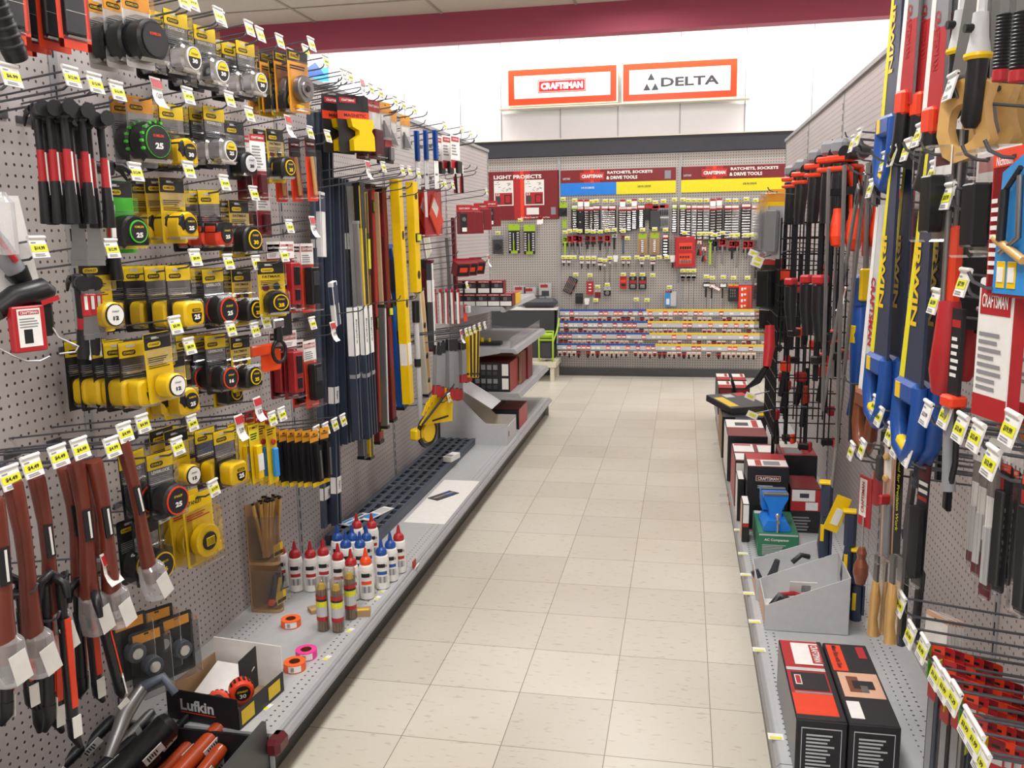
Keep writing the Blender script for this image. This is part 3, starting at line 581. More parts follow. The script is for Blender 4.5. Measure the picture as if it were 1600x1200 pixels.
# pencil and marker packs
b = b_card(.05, .19, 'Y', [(.1,.12,.9,.28,'L')], [('STANLEY',.5,.06,.8,.04,'K')], [('b',.25,.35,.75,.92,.003,.02,'y'),('b',.25,.5,.75,.78,.02,.021,'w')], None, [(.15,.14,.85,.26,3,'K')], sub='bottle', edge='K')
hang('L', 398, 712, 'chalk', b, (0,0,-.09), .24, 'chalk_pack', 'yellow chalk bottle pack on black edged card, sixth row', 'tool pack', 3, .035)
b = b_card(.05, .24, 'Y', [(0,0,1,.16,'r'),(.1,.2,.9,.34,'y')], [('STANLEY',.5,.1,.8,.03,'w')], [('c',.5,.42,.2,.004,.012,'r'),('b',.3,.5,.7,.9,.004,.02,'i')], None, [(.1,.22,.9,.32,3,'K')], sub='pencil')
hang('L', 424, 700, 'pens', b, (0,0,-.11), .24, 'pencil_pack', 'yellow marker pack with blue and red pen, sixth row', 'tool pack', 3, .035)
# snap off knives, ten deep
b = b_card(.045, .2, 'K', [(0,0,1,.2,'O'),(0,.92,1,1,'y')], [('STANLEY',.5,.1,.8,.04,'K')], [('p',[(.25,.22),(.75,.26),(.8,.9),(.35,.9)],.003,.02,'k'),('p',[(.5,.35),(.7,.35),(.74,.85),(.55,.85)],.02,.022,'S')], None, sub='snap_knife')
hang('L', 492, 722, 'snap', b, (0,0,-.1), .3, 'snap_knife_pack', 'black snap-off knife on orange topped card', 'knife', 10, .028, rz=-.3)
hang('L', 508, 716, 'snap', b, (0,0,-.1), .31, 'snap_knife_pack', 'black snap-off knife on orange card nearest the blue rails', 'knife', 2, .03, rz=-.3)
# ------------------------------------------------------------ hammers, pry bars and the holster of the first bay
def hammer(hl=.30, red='r', claw=True):
    def f():
        h = MB(); h.cyl((.0,-.05,0),(.0,-.012,0), .015, 'k', .012, 12); h.cyl((0,-.068,0),(0,-.05,0), .017, 'k', .015, 12); h.box((0,.002,0), (.024,.032,.034), 'k', bev=.005)
        for s in (-1,1): h.tube([(s*.008,.014,.006),(s*.010,.035,.006),(s*.012,.055,-.004),(s*.013,.072,-.024)], [.009,.008,.006,.003], 'k', 6)
        s = MB(); s.tube([(0,0,0),(0,0,-.08)], [.010,.009], 'k', 8); a = MB(); a.tube([(0,0,-.08),(0,.002,-hl*.62)], [.0095,.0105], red, 8); a.box((.009,0,-.13), (.004,.012,.09), 'w'); g = MB(); g.tube([(0,.002,-hl*.62),(0,.003,-hl*.8),(0,.008,-hl)], [.0125,.0145,.016], 'k', 10)
        return [('hammer_head', h, []), ('shaft', s, [('coloured_sleeve', a, []), ('grip', g, [])])]
    return f
for i, (px, py, n, lab) in enumerate([(92,172,2,'black headed claw hammer with red and white handle, nearest hook'), (120,178,3,'black headed claw hammer with red and white handle, middle hook'), (150,190,2,'black headed claw hammer with red and white handle, last hook')]):
    hang('L', px+6, py, 'hammer', hammer(.235), (0,0,0), .29, 'claw_hammer', lab, 'hammer', n+1, .03, rz=.9)
for o in COL.objects:
    if o.name.startswith('claw_hammer'): o.scale = (.85,.85,.97)
def prybar(l=.26, red=True):
    def f():
        b = MB(); b.prism([(-.012,0),(.012,0),(.014,-l*.7),(.02,-l),(-.02,-l),(-.014,-l*.7)], 0, .004, 'S'); b.box((.006,0,-l-.006), (.016,.036,.012), 'S'); r = []
        if red: g = MB(); g.box((.002,0,-l*.35), (.012,.03,l*.5), 'r', bev=.003); g.box((.0085,0,-l*.3), (.001,.012,l*.3), 'w'); r = [('coloured_sleeve', g, [])]
        return [('bar', b, r)]
    return f
hang('L', 141, 300, 'pry1', prybar(.15, False), (0,0,0), .25, 'flat_pry_bar', 'plain steel flat pry bar hanging behind hammers', 'pry bar', 2, .04, rz=-1.0)
hang('L', 166, 262, 'pry2', hammer(.26, 'r'), (0,0,0), .22, 'claw_hammer', 'black headed hammer with red band beside the green tape', 'hammer', 1)
for i, px in enumerate((122, 140)): hang('L', px, 440, 'hammer2', hammer(.17, 'r'), (0,0,0), .24-.05*i, 'tack_hammer', 'small black tack hammer with red handle, %s one of the short pair' % ('left' if i == 0 else 'right'), 'hammer', 1, rz=.8)
for i, px in enumerate((131, 142, 152)): hang('L', px, 452, 'pry3', prybar(.11), (0,0,0), .27-.03*i, 'small_pry_bar', 'short steel claw bar with red sleeve, %s of three' % ['left', 'middle', 'right'][i], 'pry bar', 1, rz=-.6)[0].scale = (.6,.55,.9)
def f():
    p = MB(); p.tube([(0,-.09,-.05),(0,-.03,-.015),(.01,.05,.0),(.01,.075,-.01)], [.03,.034,.036,.02], 'k', 12); p.box((0,.04,-.07), (.03,.07,.13), 'k', bev=.01); b = MB(); b.box((.048,.045,-.028), (.002,.055,.014), 'r', Matrix.Rotation(.25, 3, 'X'))
    c = MB(); c.box((.03,-.02,-.105), (.03,.095,.13), 'r', bev=.004); F = FX(.0455); c.rect(F,-.055,-.155,.012,-.047,'w'); c.rect(F,-.05,-.064,.008,-.052,'r',.001); c.lines(F,-.05,-.1,.005,-.07,4,'n'); c.rect(F,-.04,-.145,-.015,-.105,'K',.001); c.text(F,'CRAFTSMAN',-.021,-.058,.05,.008,'w',.0016)
    w = MB(); w.tube([(.01,.06,-.1),(.02,.075,-.14),(.04,.1,-.16),(.05,.115,-.17),(.055,.1,-.185),(.04,.06,-.186)], .003, 's'); w.tube([(.0,-.11,-.14),(.03,-.07,-.175),(.04,-.04,-.195),(.04,.0,-.2),(.04,.03,-.19)], .003, 's')
    return [('pouch', p, [('badge', b, [])]), ('card', c, []), ('wire_loop', w, [])]
put('holster', f, 'tool_holster', Lp(38, 455, .25), 'black leather hammer holster with wire loop and red and white card', 'tool holder', -.35, scale=.7)
def f():
    c = MB(); c.prism([(-.09,.12),(.04,.12),(.06,-.02),(.07,-.09),(-.09,-.09)], 0, .003, 'w'); g = MB(); g.tube([(.03,-.08,.09),(.03,-.03,.02),(.03,.0,-.03)], [.018,.022,.02], 'n', 10); g.tube([(.03,0,-.03),(.03,.014,-.055)], [.024,.018], 'k', 10); r = MB(); r.tube([(.052,-.06,.06),(.054,-.012,-.01)], .006, 'r')
    return [('card', c, []), ('gripper', g, [('stripe', r, [])])]
put('gripper', f, 'hand_tool_pack', Lp(8, 400, .2), 'grey and red hand tool on white card above the holster', 'tool pack', -.3)
def f():
    b = MB(); b.lathe((0,0,0), [(.004,-.12),(.02,-.118),(.02,-.02),(.012,-.01),(.008,0)], 'Z', 12); return [('bag', b, [])]
put('clearbit', f, 'clear_tube', Lp(2, 300, .26), 'clear plastic tube cap at the left edge above the fourteen dollar tag', 'tube')
# ------------------------------------------------------------ wooden replacement handles and black bars (4.49 hooks)
def whandle(l, w=.026, bag=True, label=.4):
    def f():
        h = MB(); n = 10; rs = [(.9,0),(1,.02),(.95,.1),(.85,.3),(.8,.5),(.95,.7),(1.1,.86),(1.0,.97),(.8,1)]
        h.tube([(0,.006*math.sin(t*5),-l*t) for _, t in rs], [w*.62*r for r, _ in rs], 'd', 10); s = []
        if label: m = MB(); m.box((w*.5,0,-l*label), (.004,w*.7,.07), 'K'); m.box((w*.5+.0022,w*.1,-l*label), (.001,.005,.06), 'w'); s.append(('sticker', m, []))
        if bag:
            m = MB(); zz = -l; m.lathe((0,0,zz-.05), [(.012,0),(.03,.01),(.034,.05),(.03,.09),(.02,.1)], 'Z', 9); m.box((.034,0,zz-.005), (.001,.035,.06), 'w', Matrix.Rotation(.2, 3, 'X')); s.append(('plastic_bag', m, []))
        return [('handle', h, s)]
    return f
def bar(side, x0, y0, x1, y1, d, key, build, name, label, cat, rz=0, d1=None, group=None):
    """long thing hanging from pixel (x0,y0) to (x1,y1); build(length)"""
    f = {'L': Lp, 'R': Rp, 'B': Bp}[side]; a, b = f(x0, y0, d), f(x1, y1, d if d1 is None else d1); v = b-a; l = round(v.length, 2)
    o = put((key, l), build(l), name, a, label, cat); q = Vector((0,0,-1)).rotation_difference(v.normalized()); o.rotation_mode = 'QUATERNION'
    from mathutils import Quaternion
    o.rotation_quaternion = q @ Quaternion((0,0,1), ROT[side]+rz); 
    if group: o['group'] = group
    if abs(a.z) > .3 and not group: hold(side, a, label)
    return o
WH = [(18,752,60,1020,.30,.03),(56,745,90,985,.27,.027),(100,730,132,930,.24,.026),(118,722,148,960,.28,.03),(146,720,182,950,.3,.03),(190,690,240,905,.3,.027),(-14,780,12,1030,.33,.034),(140,718,158,900,.2,.026)]
nm = ['long reddish wooden tool handle in a bag, second from left edge','reddish wooden handle with white barcode sticker near its top','reddish wooden handle, left of the three hanging close together','reddish wooden handle, middle of the three hanging close together','reddish wooden handle, right of the three hanging close together','slim reddish wooden handle hanging apart, nearest the yellow reels','thick reddish wooden handle cut by the left edge','reddish wooden handle half hidden behind the close three']
for i, (a, b_, c, d_, d, w) in enumerate(WH):
    bar('L', a, b_, c, d_, d, ('wh', w, i == 1), (lambda l, w=w, i=i: whandle(l, w, i != 2, .4 if i != 0 else 0)), 'wooden_handle', nm[i], 'tool handle', -.2, group='wooden replacement handles')
def crow(l):
    def f():
        h = MB(); h.tube([(0,-.05,-.035),(0,-.045,-.006),(0,-.02,.006),(0,0,-.012),(0,0,-.06),(0,0,-l*.25)], [.006,.009,.010,.010,.010,.009], 'k', 8); s = MB(); s.tube([(0,0,-l*.25),(0,0,-l*.82)], .012, 'k', 8); r = MB(); r.box((.012,0,-l*.5), (.003,.014,l*.5), 'v'); r.box((.0125,0,-l*.86), (.003,.02,.045), 'w'); e = MB(); e.tube([(0,0,-l*.82),(0,0,-l*.92),(0,.012,-l)], [.013,.012,.006], 'k', 8)
        return [('bar_head', h, []), ('bar_shaft', s, [('stripe_label', r, []), ('bar_tip', e, [])])]
    return f
CR = [(30,900,50,1110,.26),(52,920,62,1150,.2),(70,905,78,1140,.28),(92,895,118,1172,.3),(100,900,98,1120,.18),(120,910,130,1090,.22),(135,905,155,1100,.25),(148,925,192,1095,.3),(10,930,10,1130,.24),(82,930,90,1150,.22)]
for i, c in enumerate(CR):
    bar('L', c[0], c[1], c[2], c[3], c[4], 'crow', crow, 'pry_bar', 'black pry bar with red stripe under the wooden handles, %s from left' % ORD[sorted(range(10), key=lambda k: CR[k][2]).index(i)+1], 'pry bar', -.2+.9*(i % 3), group='black pry bars with red stripes')
for i, (x, y) in enumerate([(60,925),(108,903),(95,968)]):
    hook('L', x, y, None, L=.33, row='among the black pry bars')
# first-bay bin under the pry bars
t = thing('tool_bin', (WL, 2.0, 0), 'deep black lined floor bin full of tool handles at the lower left', 'bin')
mb = MB(); mb.box((.455,-.61,.1), (.012,1.2,.2), 'kick').box((.235,-.004,.08), (.45,.008,.14), 'K').box((.235,-1.215,.1), (.45,.008,.2), 'K'); mb.obj('bin_wall', t)
MB().box((.22,-.61,.01), (.44,1.2,.02), 'K').obj('bin_floor', t); MB().prism([(.46,.05),(.47,.06),(.49,.045),(.49,.03),(.46,.03)], 0, 1.2, 'e', (Vector((0,-.005,0)), X_, Z_)).obj('price_rail', t); MB().box((.42,-.61,.025), (.03,1.2,.05), 'kick').obj('kick_plate', t)
MB().box((.478,.01,.125), (.045,.07,.05), 'm', bev=.012).obj('end_cap', t)
def pole(k, l, r=.022, lab=True):
    def f():
        m = MB(); m.lathe((0,0,-l), [(r*.6,0),(r,.01),(r,l*.5),(r*1.05,l-.02),(r*.85,l-.004),(r*.4,l)], k, 14); s = []
        if lab: q = MB(); q.prism([(-.014,-.03),(.014,-.03),(.014,.03),(-.014,.03)], r*1.0, r*1.05+.001, 'w', (Vector((0,0,-.09)), Y_, Z_)); q.lines((Vector((r*1.05+.001,0,-.09)), Y_, Z_), -.01,-.02,.01,.015,5,'K'); s = [('sticker', q, [])]
        return [('shaft', m, s)]
    return f
def stick(name, x0, y0, z0, x1, y1, z1, k, label, r=.02, rz=0):
    a = Zp(x0, y0, z0); b_ = Zp(x1, y1, z1); v = b_-a; l = round(v.length, 2); o = put(('pole', k, r, l), pole(k, l, r), name, a, label, 'tool handle'); o.rotation_mode = 'QUATERNION'
    from mathutils import Quaternion
    o.rotation_quaternion = Vector((0,0,-1)).rotation_difference(v.normalized()) @ Quaternion((0,0,1), rz)
    return o
pal('ho', 'orange_stained_wood', 'b4451c', .3, 0, .15, 20, coat=.4)
stick('wooden_handle', 362, 1118, .16, 255, 1235, .05, 'ho', 'thick orange stained wooden handle lying in the bin with barcode sticker', .024, -.3)
stick('wooden_handle', 332, 1128, .13, 225, 1235, .04, 'ho', 'slim orange stained wooden handle left of the thick one', .018, -.3)
stick('wooden_handle', 350, 1165, .12, 290, 1240, .05, 'ho', 'short orange stained wooden handle at the bottom edge of the bin', .02, -.3)
stick('wooden_handle', 366, 1152, .10, 330, 1210, .04, 'm', 'dark red painted handle behind the orange handles in the bin', .016, -.3)
stick('flat_bar', 270, 1125, .2, 165, 1230, .1, 'k', 'wide black bar with red printed white label lying in the bin', .036, -.3)
stick('flat_bar', 300, 1112, .17, 195, 1225, .06, 'M', 'dark grey thin bar lying beside the wide black bar', .012, -.3)
stick('flat_bar', 240, 1110, .17, 130, 1225, .08, 'S', 'worn steel bar lying in the bin left of the black bar', .014, -.3)
for i, (x, y) in enumerate([(180,1120),(130,1165),(215,1150),(90,1185),(250,1180)]):
    stick('black_bar', x, y, .2-.02*i, x-100, y+105-10*i, .08, 'k', 'plain black bar in the bin, %s of the five plain ones from the wall' % ORD[i+1], .015, -.3)
o = Zp(232, 1168, .24)
m = MB(); m.box((0,0,0), (.05,.11,.002), 'w'); F = (Vector((0,0,.001)), Y_*1, X_*-1); m.rect(F,-.05,-.02,.05,.02,'w'); m.lines(F,-.045,-.018,.03,.012,5,'r')
# chrome clippers and blue packs on the wall under the handles
bp = b_card(.09, .17, 'K', [(.1,.05,.9,.2,'O')], [], [('c',.5,.55,.28,.003,.03,'q'),('c',.5,.55,.16,.03,.034,'s')], (.03,.03,.97,.97,.045), sub='tool')
for i, (x, y) in enumerate([(205,1015),(232,1035),(248,1000),(278,1010)]): hang('L', x, y, 'bluepack', bp, (0,0,-.08), .2+.03*(i % 2), 'tool_pack', 'blue grey tool in clear pack with orange label, %s from left above the bin' % ORD[i+1], 'tool pack', 1, rz=-.5)
def f():
    m = MB(); m.tube([(0,0,0),(.02,-.06,-.03),(.05,-.13,-.1)], [.016,.02,.012], 'S', 10); m.tube([(0,0,0),(.03,.04,.02),(.06,.05,-.02)], [.016,.012,.01], 'q', 8); s = MB(); s.box((.022,-.06,-.01), (.002,.028,.028), 'w', Matrix.Rotation(.5,3,'X')); return [('wrench_body', m, [('sticker', s, [])])]
put('wrn', f, 'steel_wrench', Lp(222, 1075, .25), 'dull steel wrench with white sticker above the floor bin', 'tool', -.4)
# ============================================================ LEFT PEGBOARD: LEVELS, RAILS AND RULES
def b_rail(w, dep, k, k2=None, marks=(), cap=None, slot=False):
    """straight bar hanging down -z, facing +x; marks: (v0,v1 as fractions down, kind, material)"""
    def mk(l):
        def f():
            m = MB()
            if slot: # two flanges and a web
                m.box((0,-w*.36,-l/2), (dep, w*.28, l), k, bev=.0015); m.box((0,w*.36,-l/2), (dep, w*.28, l), k, bev=.0015); m.box((-dep*.2,0,-l/2), (dep*.4, w*.5, l), k2 or k)
            else:
                m.box((0,0,-l/2), (dep, w, l), k, bev=.002)
                if k2: m.rect(FX(dep/2), -w*.3, -l*.99, w*.3, -l*.01, k2, .0008)
            out = []
            for a, b, kd, kk in marks:
                q = MB(); c = -(a+b)/2*l; h = (b-a)*l
                if kd == 'vial': q.box((dep/2-.002,0,c), (.012, w*.8, h), 'k', bev=.002); q.cyl((dep/2+.004,0,c-h*.35),(dep/2+.004,0,c+h*.35), w*.2, kk, n=8); nm = 'vial'
                elif kd == 'hole': q.prism(circ(w*.28, 12, 0, 0, h/2), dep/2-.001, dep/2+.001, kk, FX(0,0,c)); q.prism(circ(w*.28, 12, 0, 0, h/2), dep/2-.001, dep/2+.001, kk, (Vector((0,0,c)), X_, Z_)) ; nm = 'hand_hole'
                elif kd == 'rot': q.prism(circ(w*.4, 14), dep/2, dep/2+.003, kk, FX(0,0,c)); q.prism(circ(w*.26, 12), dep/2+.003, dep/2+.005, 'w', FX(0,0,c)); nm = 'round_vial'
                else: q.box((dep/2+.0008,0,c), (.0016, w*.86, h), kk); q.box((0,-w/2-.0008,c), (dep*.8,.0016, h), kk); nm = 'label'; 
                if kd == 'lab' and h > .05 and kk == 'w' and k in ('B2','q','w','V'): q.text((Vector((dep/2+.002,0,c)), Z_*-1, Y_), 'Empire', 0, 0, h*.5, w*.4, 'B' if kk == 'w' else 'w', .0005)
                out.append((nm, q, []))
            if cap:
                out += [('end_cap', MB().box((0,0,-l-.006), (dep*1.15, w*1.1, .014), cap), []), ('end_cap', MB().box((0,0,.006), (dep*1.15, w*1.1, .014), cap), [])]
            return [('body', m, out)]
        return f
    return mk
LV = [ # x0,y0,x1,y1,d, w,dep,k,k2, marks, cap, slot, name, label, cat
 (490,172,512,822,.08,.10,.02,'q','B2',[(.3,.32,'lab','w'),(.9,.93,'lab','w')],None,True,'metal_rail','tall blue grey slotted rail reaching down to the white bottles, left one','rail'),
 (510,165,526,818,.11,.05,.03,'B2','q',[(.66,.70,'lab','w'),(.88,.92,'lab','w')],None,True,'metal_rail','tall navy slotted rail reaching down to the white bottles, right one','rail'),
 (500,300,503,400,.16,.05,.02,'V','w',[(.05,.3,'lab','B')],None,False,'ruler_pack','pale steel ruler pack in front of the left blue grey rail','ruler'),
 (519,440,526,508,.17,.05,.02,'w','B',[(.1,.5,'lab','B')],None,False,'square_pack','white and blue framing square pack on the navy rail','square'),
 (517,278,532,694,.1,.05,.03,'q','K',[(.5,.56,'lab','w')],None,True,'metal_rail','dark slotted rail, leftmost of the four under the long hooks','rail'),
 (527,278,541,692,.13,.05,.03,'B2','q',[],None,True,'metal_rail','dark slotted rail, second of the four under the long hooks','rail'),
 (537,280,552,688,.1,.05,.03,'q','K',[(.2,.26,'lab','w')],None,True,'metal_rail','dark slotted rail, third of the four under the long hooks','rail'),
 (548,290,560,500,.14,.03,.03,'V','w',[],'n',False,'straightedge','bright silver straightedge tube, left of the yellow and black box','straightedge'),
 (560,290,569,478,.18,.06,.03,'Y','k',[(.0,.35,'lab','K')],'k',False,'level_box','yellow and black long level box between two silver tubes','level'),
 (556,350,564,478,.2,.022,.022,'s',None,[],'n',False,'straightedge','bright silver straightedge tube in front of the yellow and black box','straightedge'),
 (567,300,573,478,.14,.04,.03,'y','k',[(.35,.72,'vial','L')],'k',False,'box_level','yellow box level with four black vials behind the silver tubes','level'),
 (578,292,592,688,.1,.06,.03,'m','r',[(.05,.1,'vial','L'),(.5,.55,'vial','L'),(.92,.96,'vial','L')],'k',False,'box_level','long maroon box level, left of two','level'),
 (594,296,611,655,.12,.06,.04,'m','R',[(.1,.2,'lab','R'),(.5,.54,'vial','L')],'k',False,'box_level','long maroon box level with red highlights, right of two','level'),
 (588,300,600,560,.15,.016,.02,'t',None,[],None,False,'wood_rule','thin tan wooden rule between the two maroon levels','ruler'),
 (597,480,602,666,.17,.03,.03,'S','V',[],'k',False,'straightedge','grey aluminium straightedge bar low in front of the maroon levels','straightedge'),
 (608,385,622,470,.12,.06,.04,'b','w',[(.2,.8,'lab','B')],None,False,'level_box','blue and white printed level sleeve','level'),
 (612,475,629,632,.13,.08,.04,'b','i',[(.25,.33,'vial','L'),(.5,.6,'vial','L'),(.82,.92,'rot','i')],'k',False,'box_level','bright blue aluminium box level below the printed sleeve','level'),
 (618,280,638,630,.18,.06,.045,'y',None,[(.22,.26,'hole','K'),(.52,.56,'hole','K'),(.72,.82,'lab','w')],None,False,'box_level','long yellow box level, left of two','level'),
 (643,284,650,457,.18,.08,.04,'y',None,[(.1,.16,'hole','K'),(.46,.54,'vial','L'),(.8,.88,'hole','K')],None,False,'box_level','shorter yellow box level, right of two','level'),
 (655,455,668,612,.14,.08,.03,'c','D',[(.3,.36,'hole','K'),(.6,.66,'hole','K'),(.85,.9,'hole','K')],'k',False,'wood_level','pale wooden level with dark hand holes behind the measuring wheel','level'),
 (662,405,672,545,.14,.05,.03,'K','m',[(.1,.5,'lab','m')],None,False,'square_pack','dark bar pack right of the shorter yellow level','ruler'),
 (671,410,676,545,.17,.05,.03,'N','w',[(.2,.45,'lab','w')],'m',False,'square_pack','clear pack of dark rule with white label right of the yellow level','ruler'),
 (699,370,708,495,.06,.06,.02,'S','n',[],None,False,'metal_rail','grey steel upright strip between red strips and red boxes','rail'),
 (708,340,713,470,.06,.05,.02,'m','R',[],None,False,'metal_rail','slim dark red strip fixed to the pegboard beside red boxes','rail'),
 (662,352,670,400,.1,.12,.01,'w','c',[(.1,.2,'lab','L')],None,False,'template_card','white cardboard display card with yellow spots under the red triangle','sign'),
]
for i, (x0,y0,x1,y1,d,w,dep,k,k2,mk,cap,sl,nm_,lab,cat) in enumerate(LV):
    bar('L', x0, y0, x1, y1, d, ('lv', i), b_rail(w, dep, k, k2, mk, cap, sl), nm_, lab, cat, d1=d)
# short dark levels with white labels, in a row on a silver hook
for i in range(4):
    bar('L', 549+i*8, 480-i, 559+i*8, 686-(i%2)*8, .2-.02*(i % 2), ('sh', i % 2), b_rail(.045, .032, 'B2', 'q', [(.0,.36,'lab','w'),(.5,.53,'lab','n')], None, True), 'metal_rail', 'navy slotted rail with white printed label, %s of four in front' % ORD[i+1], 'rail')
for i in range(2):
    bar('L', 563+i*10, 600, 567+i*10, 713, .12, ('shm', i), b_rail(.05, .03, 'S' if i == 0 else 'y', 'N' if i == 0 else 'k', [], 'M'), 'level_bar', ['steel ended bar under the four short navy rails','yellow and steel bar under the four short navy rails'][i], 'level')
for i, (x, y) in enumerate([(565,282),(584,278),(612,290),(644,292),(570,484),(626,468),(652,466),(655,302)]):
    hook('L', x, y, None, L=.3, row='among the long levels')
for i, a in enumerate([(573,262,'s','7.99'),(597,262,'y','12.99'),(627,267,'y','14.99'),(638,268,'y','19.99'),(652,272,'y','24.99'),(694,288,'y','9.99'),(706,290,'y','8.99'),(759,300,'y','19.99')]): hook('L', *a, L=.3, row='over the long levels')
for i, a in enumerate([(535,118,'w','9.99'),(545,122,'y','9.99'),(565,134,'s','2.99'),(578,140,'y','4.99'),(593,147,'y','5.99'),(616,159,'y','6.99'),(629,166,'y','7.49'),(646,173,'y','7.99'),(720,203,'y','11.99'),(734,210,'y','12.99')]): hook('L', *a, L=.3, row='along the far top row')
for i, (x, y) in enumerate([(605,155),(668,180),(665,193),(746,215),(741,222),(735,262),(746,265),(744,272),(625,172),(530,130),(534,136),(620,177),(742,223),(713,343),(712,353),(712,363),(711,374),(710,383),(716,397)]): hook('L', x, y, None, L=.3, row='along the far top rows')
# small packs over the levels
b = b_card(.16, .22, 'K', [(0,.28,1,.42,'v'),(.08,.05,.6,.14,'r')], [('MAGNETIC',.55,.35,.7,.06,'K'),('CRAFTSMAN',.34,.095,.4,.04,'w')], [('p',[(.25,.42),(.95,.42),(.98,.55),(.9,.62),(.98,.72),(.98,.97),(.3,.97),(.3,.78),(.5,.7),(.5,.62),(.3,.56)],.003,.03,'y')], None, sub='level_body')
hang('L', 552, 195, 'maglev', b, (0,0,-.1), .26, 'torpedo_level_pack', 'yellow magnetic level on black and red card, high beside the reels', 'level', 2, .06, rz=-.5)
b = b_card(.1, .24, 'w', [(0,0,1,.2,'r'),(0,.5,1,1,'m')], [('CRAFTSMAN',.5,.1,.8,.04,'w')], [('b',.2,.5,.8,.94,.004,.03,'m')], (.05,.04,.97,.98,.04), sub='tool')
hang('L', 584, 200, 'cp1', b, (0,0,-.1), .26, 'tool_pack', 'clear bagged dark red tool with white card beside the yellow magnetic level', 'tool pack', 2, .05)
tri = b_card(.09, .16, 'V', [(0,0,1,.3,'O'),(.1,.35,.9,.6,'w')], (), [('p',[(.2,.5),(.9,.95),(.2,.95)],.004,.012,'S')], (.05,.2,.97,.98,.02), sub='square')
for i, (x, y) in enumerate([(602,190),(612,202),(633,208)]): hang('L', x, y, 'tri', tri, (0,0,-.07), .24, 'square_pack', 'small grey square in clear pack, %s of three in the far top row' % ['left','middle','right'][i], 'square', 1)
hang('L', 608, 235, 'cp2', b_card(.07, .12, 'K', [(0,0,1,.4,'r')], (), [('b',.3,.4,.7,.9,.003,.02,'S')], None), (0,0,-.05), .24, 'tool_pack', 'little red and black pack below the grey square packs', 'tool pack', 2, .04)
# blue bladed squares and red packs in the far bay
sq = b_card(.05, .3, 'b', [(0,.5,1,1,'w'),(0,.48,1,.52,'S')], [('EMPIRE',.5,.75,.2,.1,'B',90)], [('b',.3,.0,.7,.5,.002,.014,'b')], None, sub='blade')
hang('L', 680, 250, 'csq', sq, (0,0,-.14), .26, 'try_square', 'blue and white try square', 'square', 3, .05, hk=('y','9.99','over the blue squares'))
b = b_card(.11, .18, 'w', [(0,.75,1,1,'r'),(.08,.05,.9,.2,'r')], [('CRAFTSMAN',.5,.12,.6,.05,'w')], [('b',.4,.78,.9,1.15,.003,.02,'k')], None, [(.1,.25,.8,.6,4,'n')])
hang('L', 711, 235, 'cp3', b, (0,0,-.07), .28, 'tool_pack', 'white and red card pack right of the blue squares', 'tool pack', 3, .05)
hang('L', 721, 275, 'cp4', b_card(.05, .16, 'w', [(0,.4,1,1,'r')], (), [('t',[(.3,.3),(.5,1)],.008,.006,'k')], None), (0,0,-.05), .26, 'tool_pack', 'thin red and white tool pack under the bare hooks', 'tool pack', 2, .04)
# red triangle square pack
b = b_card(.2, .26, 'r', [(.0,0,1,.06,'m'),(.05,.05,.2,.6,'w')], (), [('p',[(.5,.08),(.95,.7),(.6,.98),(.2,.55)],.006,.014,'v'),('p',[(.45,.2),(.68,.42),(.55,.62),(.3,.4)],.014,.016,'w')], (.02,.02,.98,.98,.03), sub='square')
hang('L', 676, 332, 'redtri', b, (0,0,-.12), .2, 'square_pack', 'large red rafter square pack with white triangle', 'square', 2, .06, hk=('y','8.99','over the red square'))
# red and white pencil strips
b = b_card(.03, .2, 'w', [(0,.0,1,.1,'r'),(.6,.1,1,1,'r')], (), [], None)
hang('L', 716, 482, 'strip', b, (0,0,-.1), .28, 'pencil_pack', 'white and red pencil strip in the fan under red boxes', 'pencil pack', 7, .035, rz=-.4, hk=('y','1.99','over the pencil strips'))
hang('L', 727, 492, 'redbit', b_card(.05,.1,'r',[(0,.5,1,1,'v')],(),[('b',.2,.1,.8,.5,.003,.03,'V')],None), (0,0,-.05), .28, 'tool_pack', 'orange and clear bit pack beside the pencil strips', 'tool pack', 1)
# folding rules: black and red level packs, yellow rules
b = b_rail(.055, .02, 'S', 'N', [(.0,.18,'lab','K'),(.82,1.0,'lab','r'),(.2,.8,'lab','n')])
RX = [(684,540,682,618),(690,535,688,620),(697,532,696,622),(703,530,703,624),(709,530,711,626),(716,532,718,626),(722,534,724,598),(728,538,732,596)]
for i, (a, c, e, g) in enumerate(RX): bar('L', a, c, e, g, .33-.03*(i % 3), ('bks', 0), b, 'torpedo_level', 'grey and black torpedo level with red end, %s from left in the fan' % ORD[i+1], 'level', rz=-.3, group='fanned torpedo levels')
b = b_rail(.04, .03, 'y', 'K', [(.9,.94,'lab','K')])
for i in range(3): bar('L', 732+i*6, 520-i*2, 733+i*5, 590, .32-.03*i, ('yf', 0), b, 'folding_rule', 'yellow and black folding rule, %s of three beside the torpedo levels' % ['left','middle','right'][i], 'folding rule', rz=-.3)
for i, a in enumerate([(720,523,'s','3.99'),(727,520,'y','4.99'),(733,518,'y','5.99'),(740,515,'y','6.99'),(748,511,'y','7.99'),(756,509,'w','9.99')]): hook('L', *a, L=.36, row='over the torpedo levels')
for i, (x, y) in enumerate([(700,518),(706,516),(712,513)]): hook('L', x, y, None, L=.34, row='over the torpedo levels')
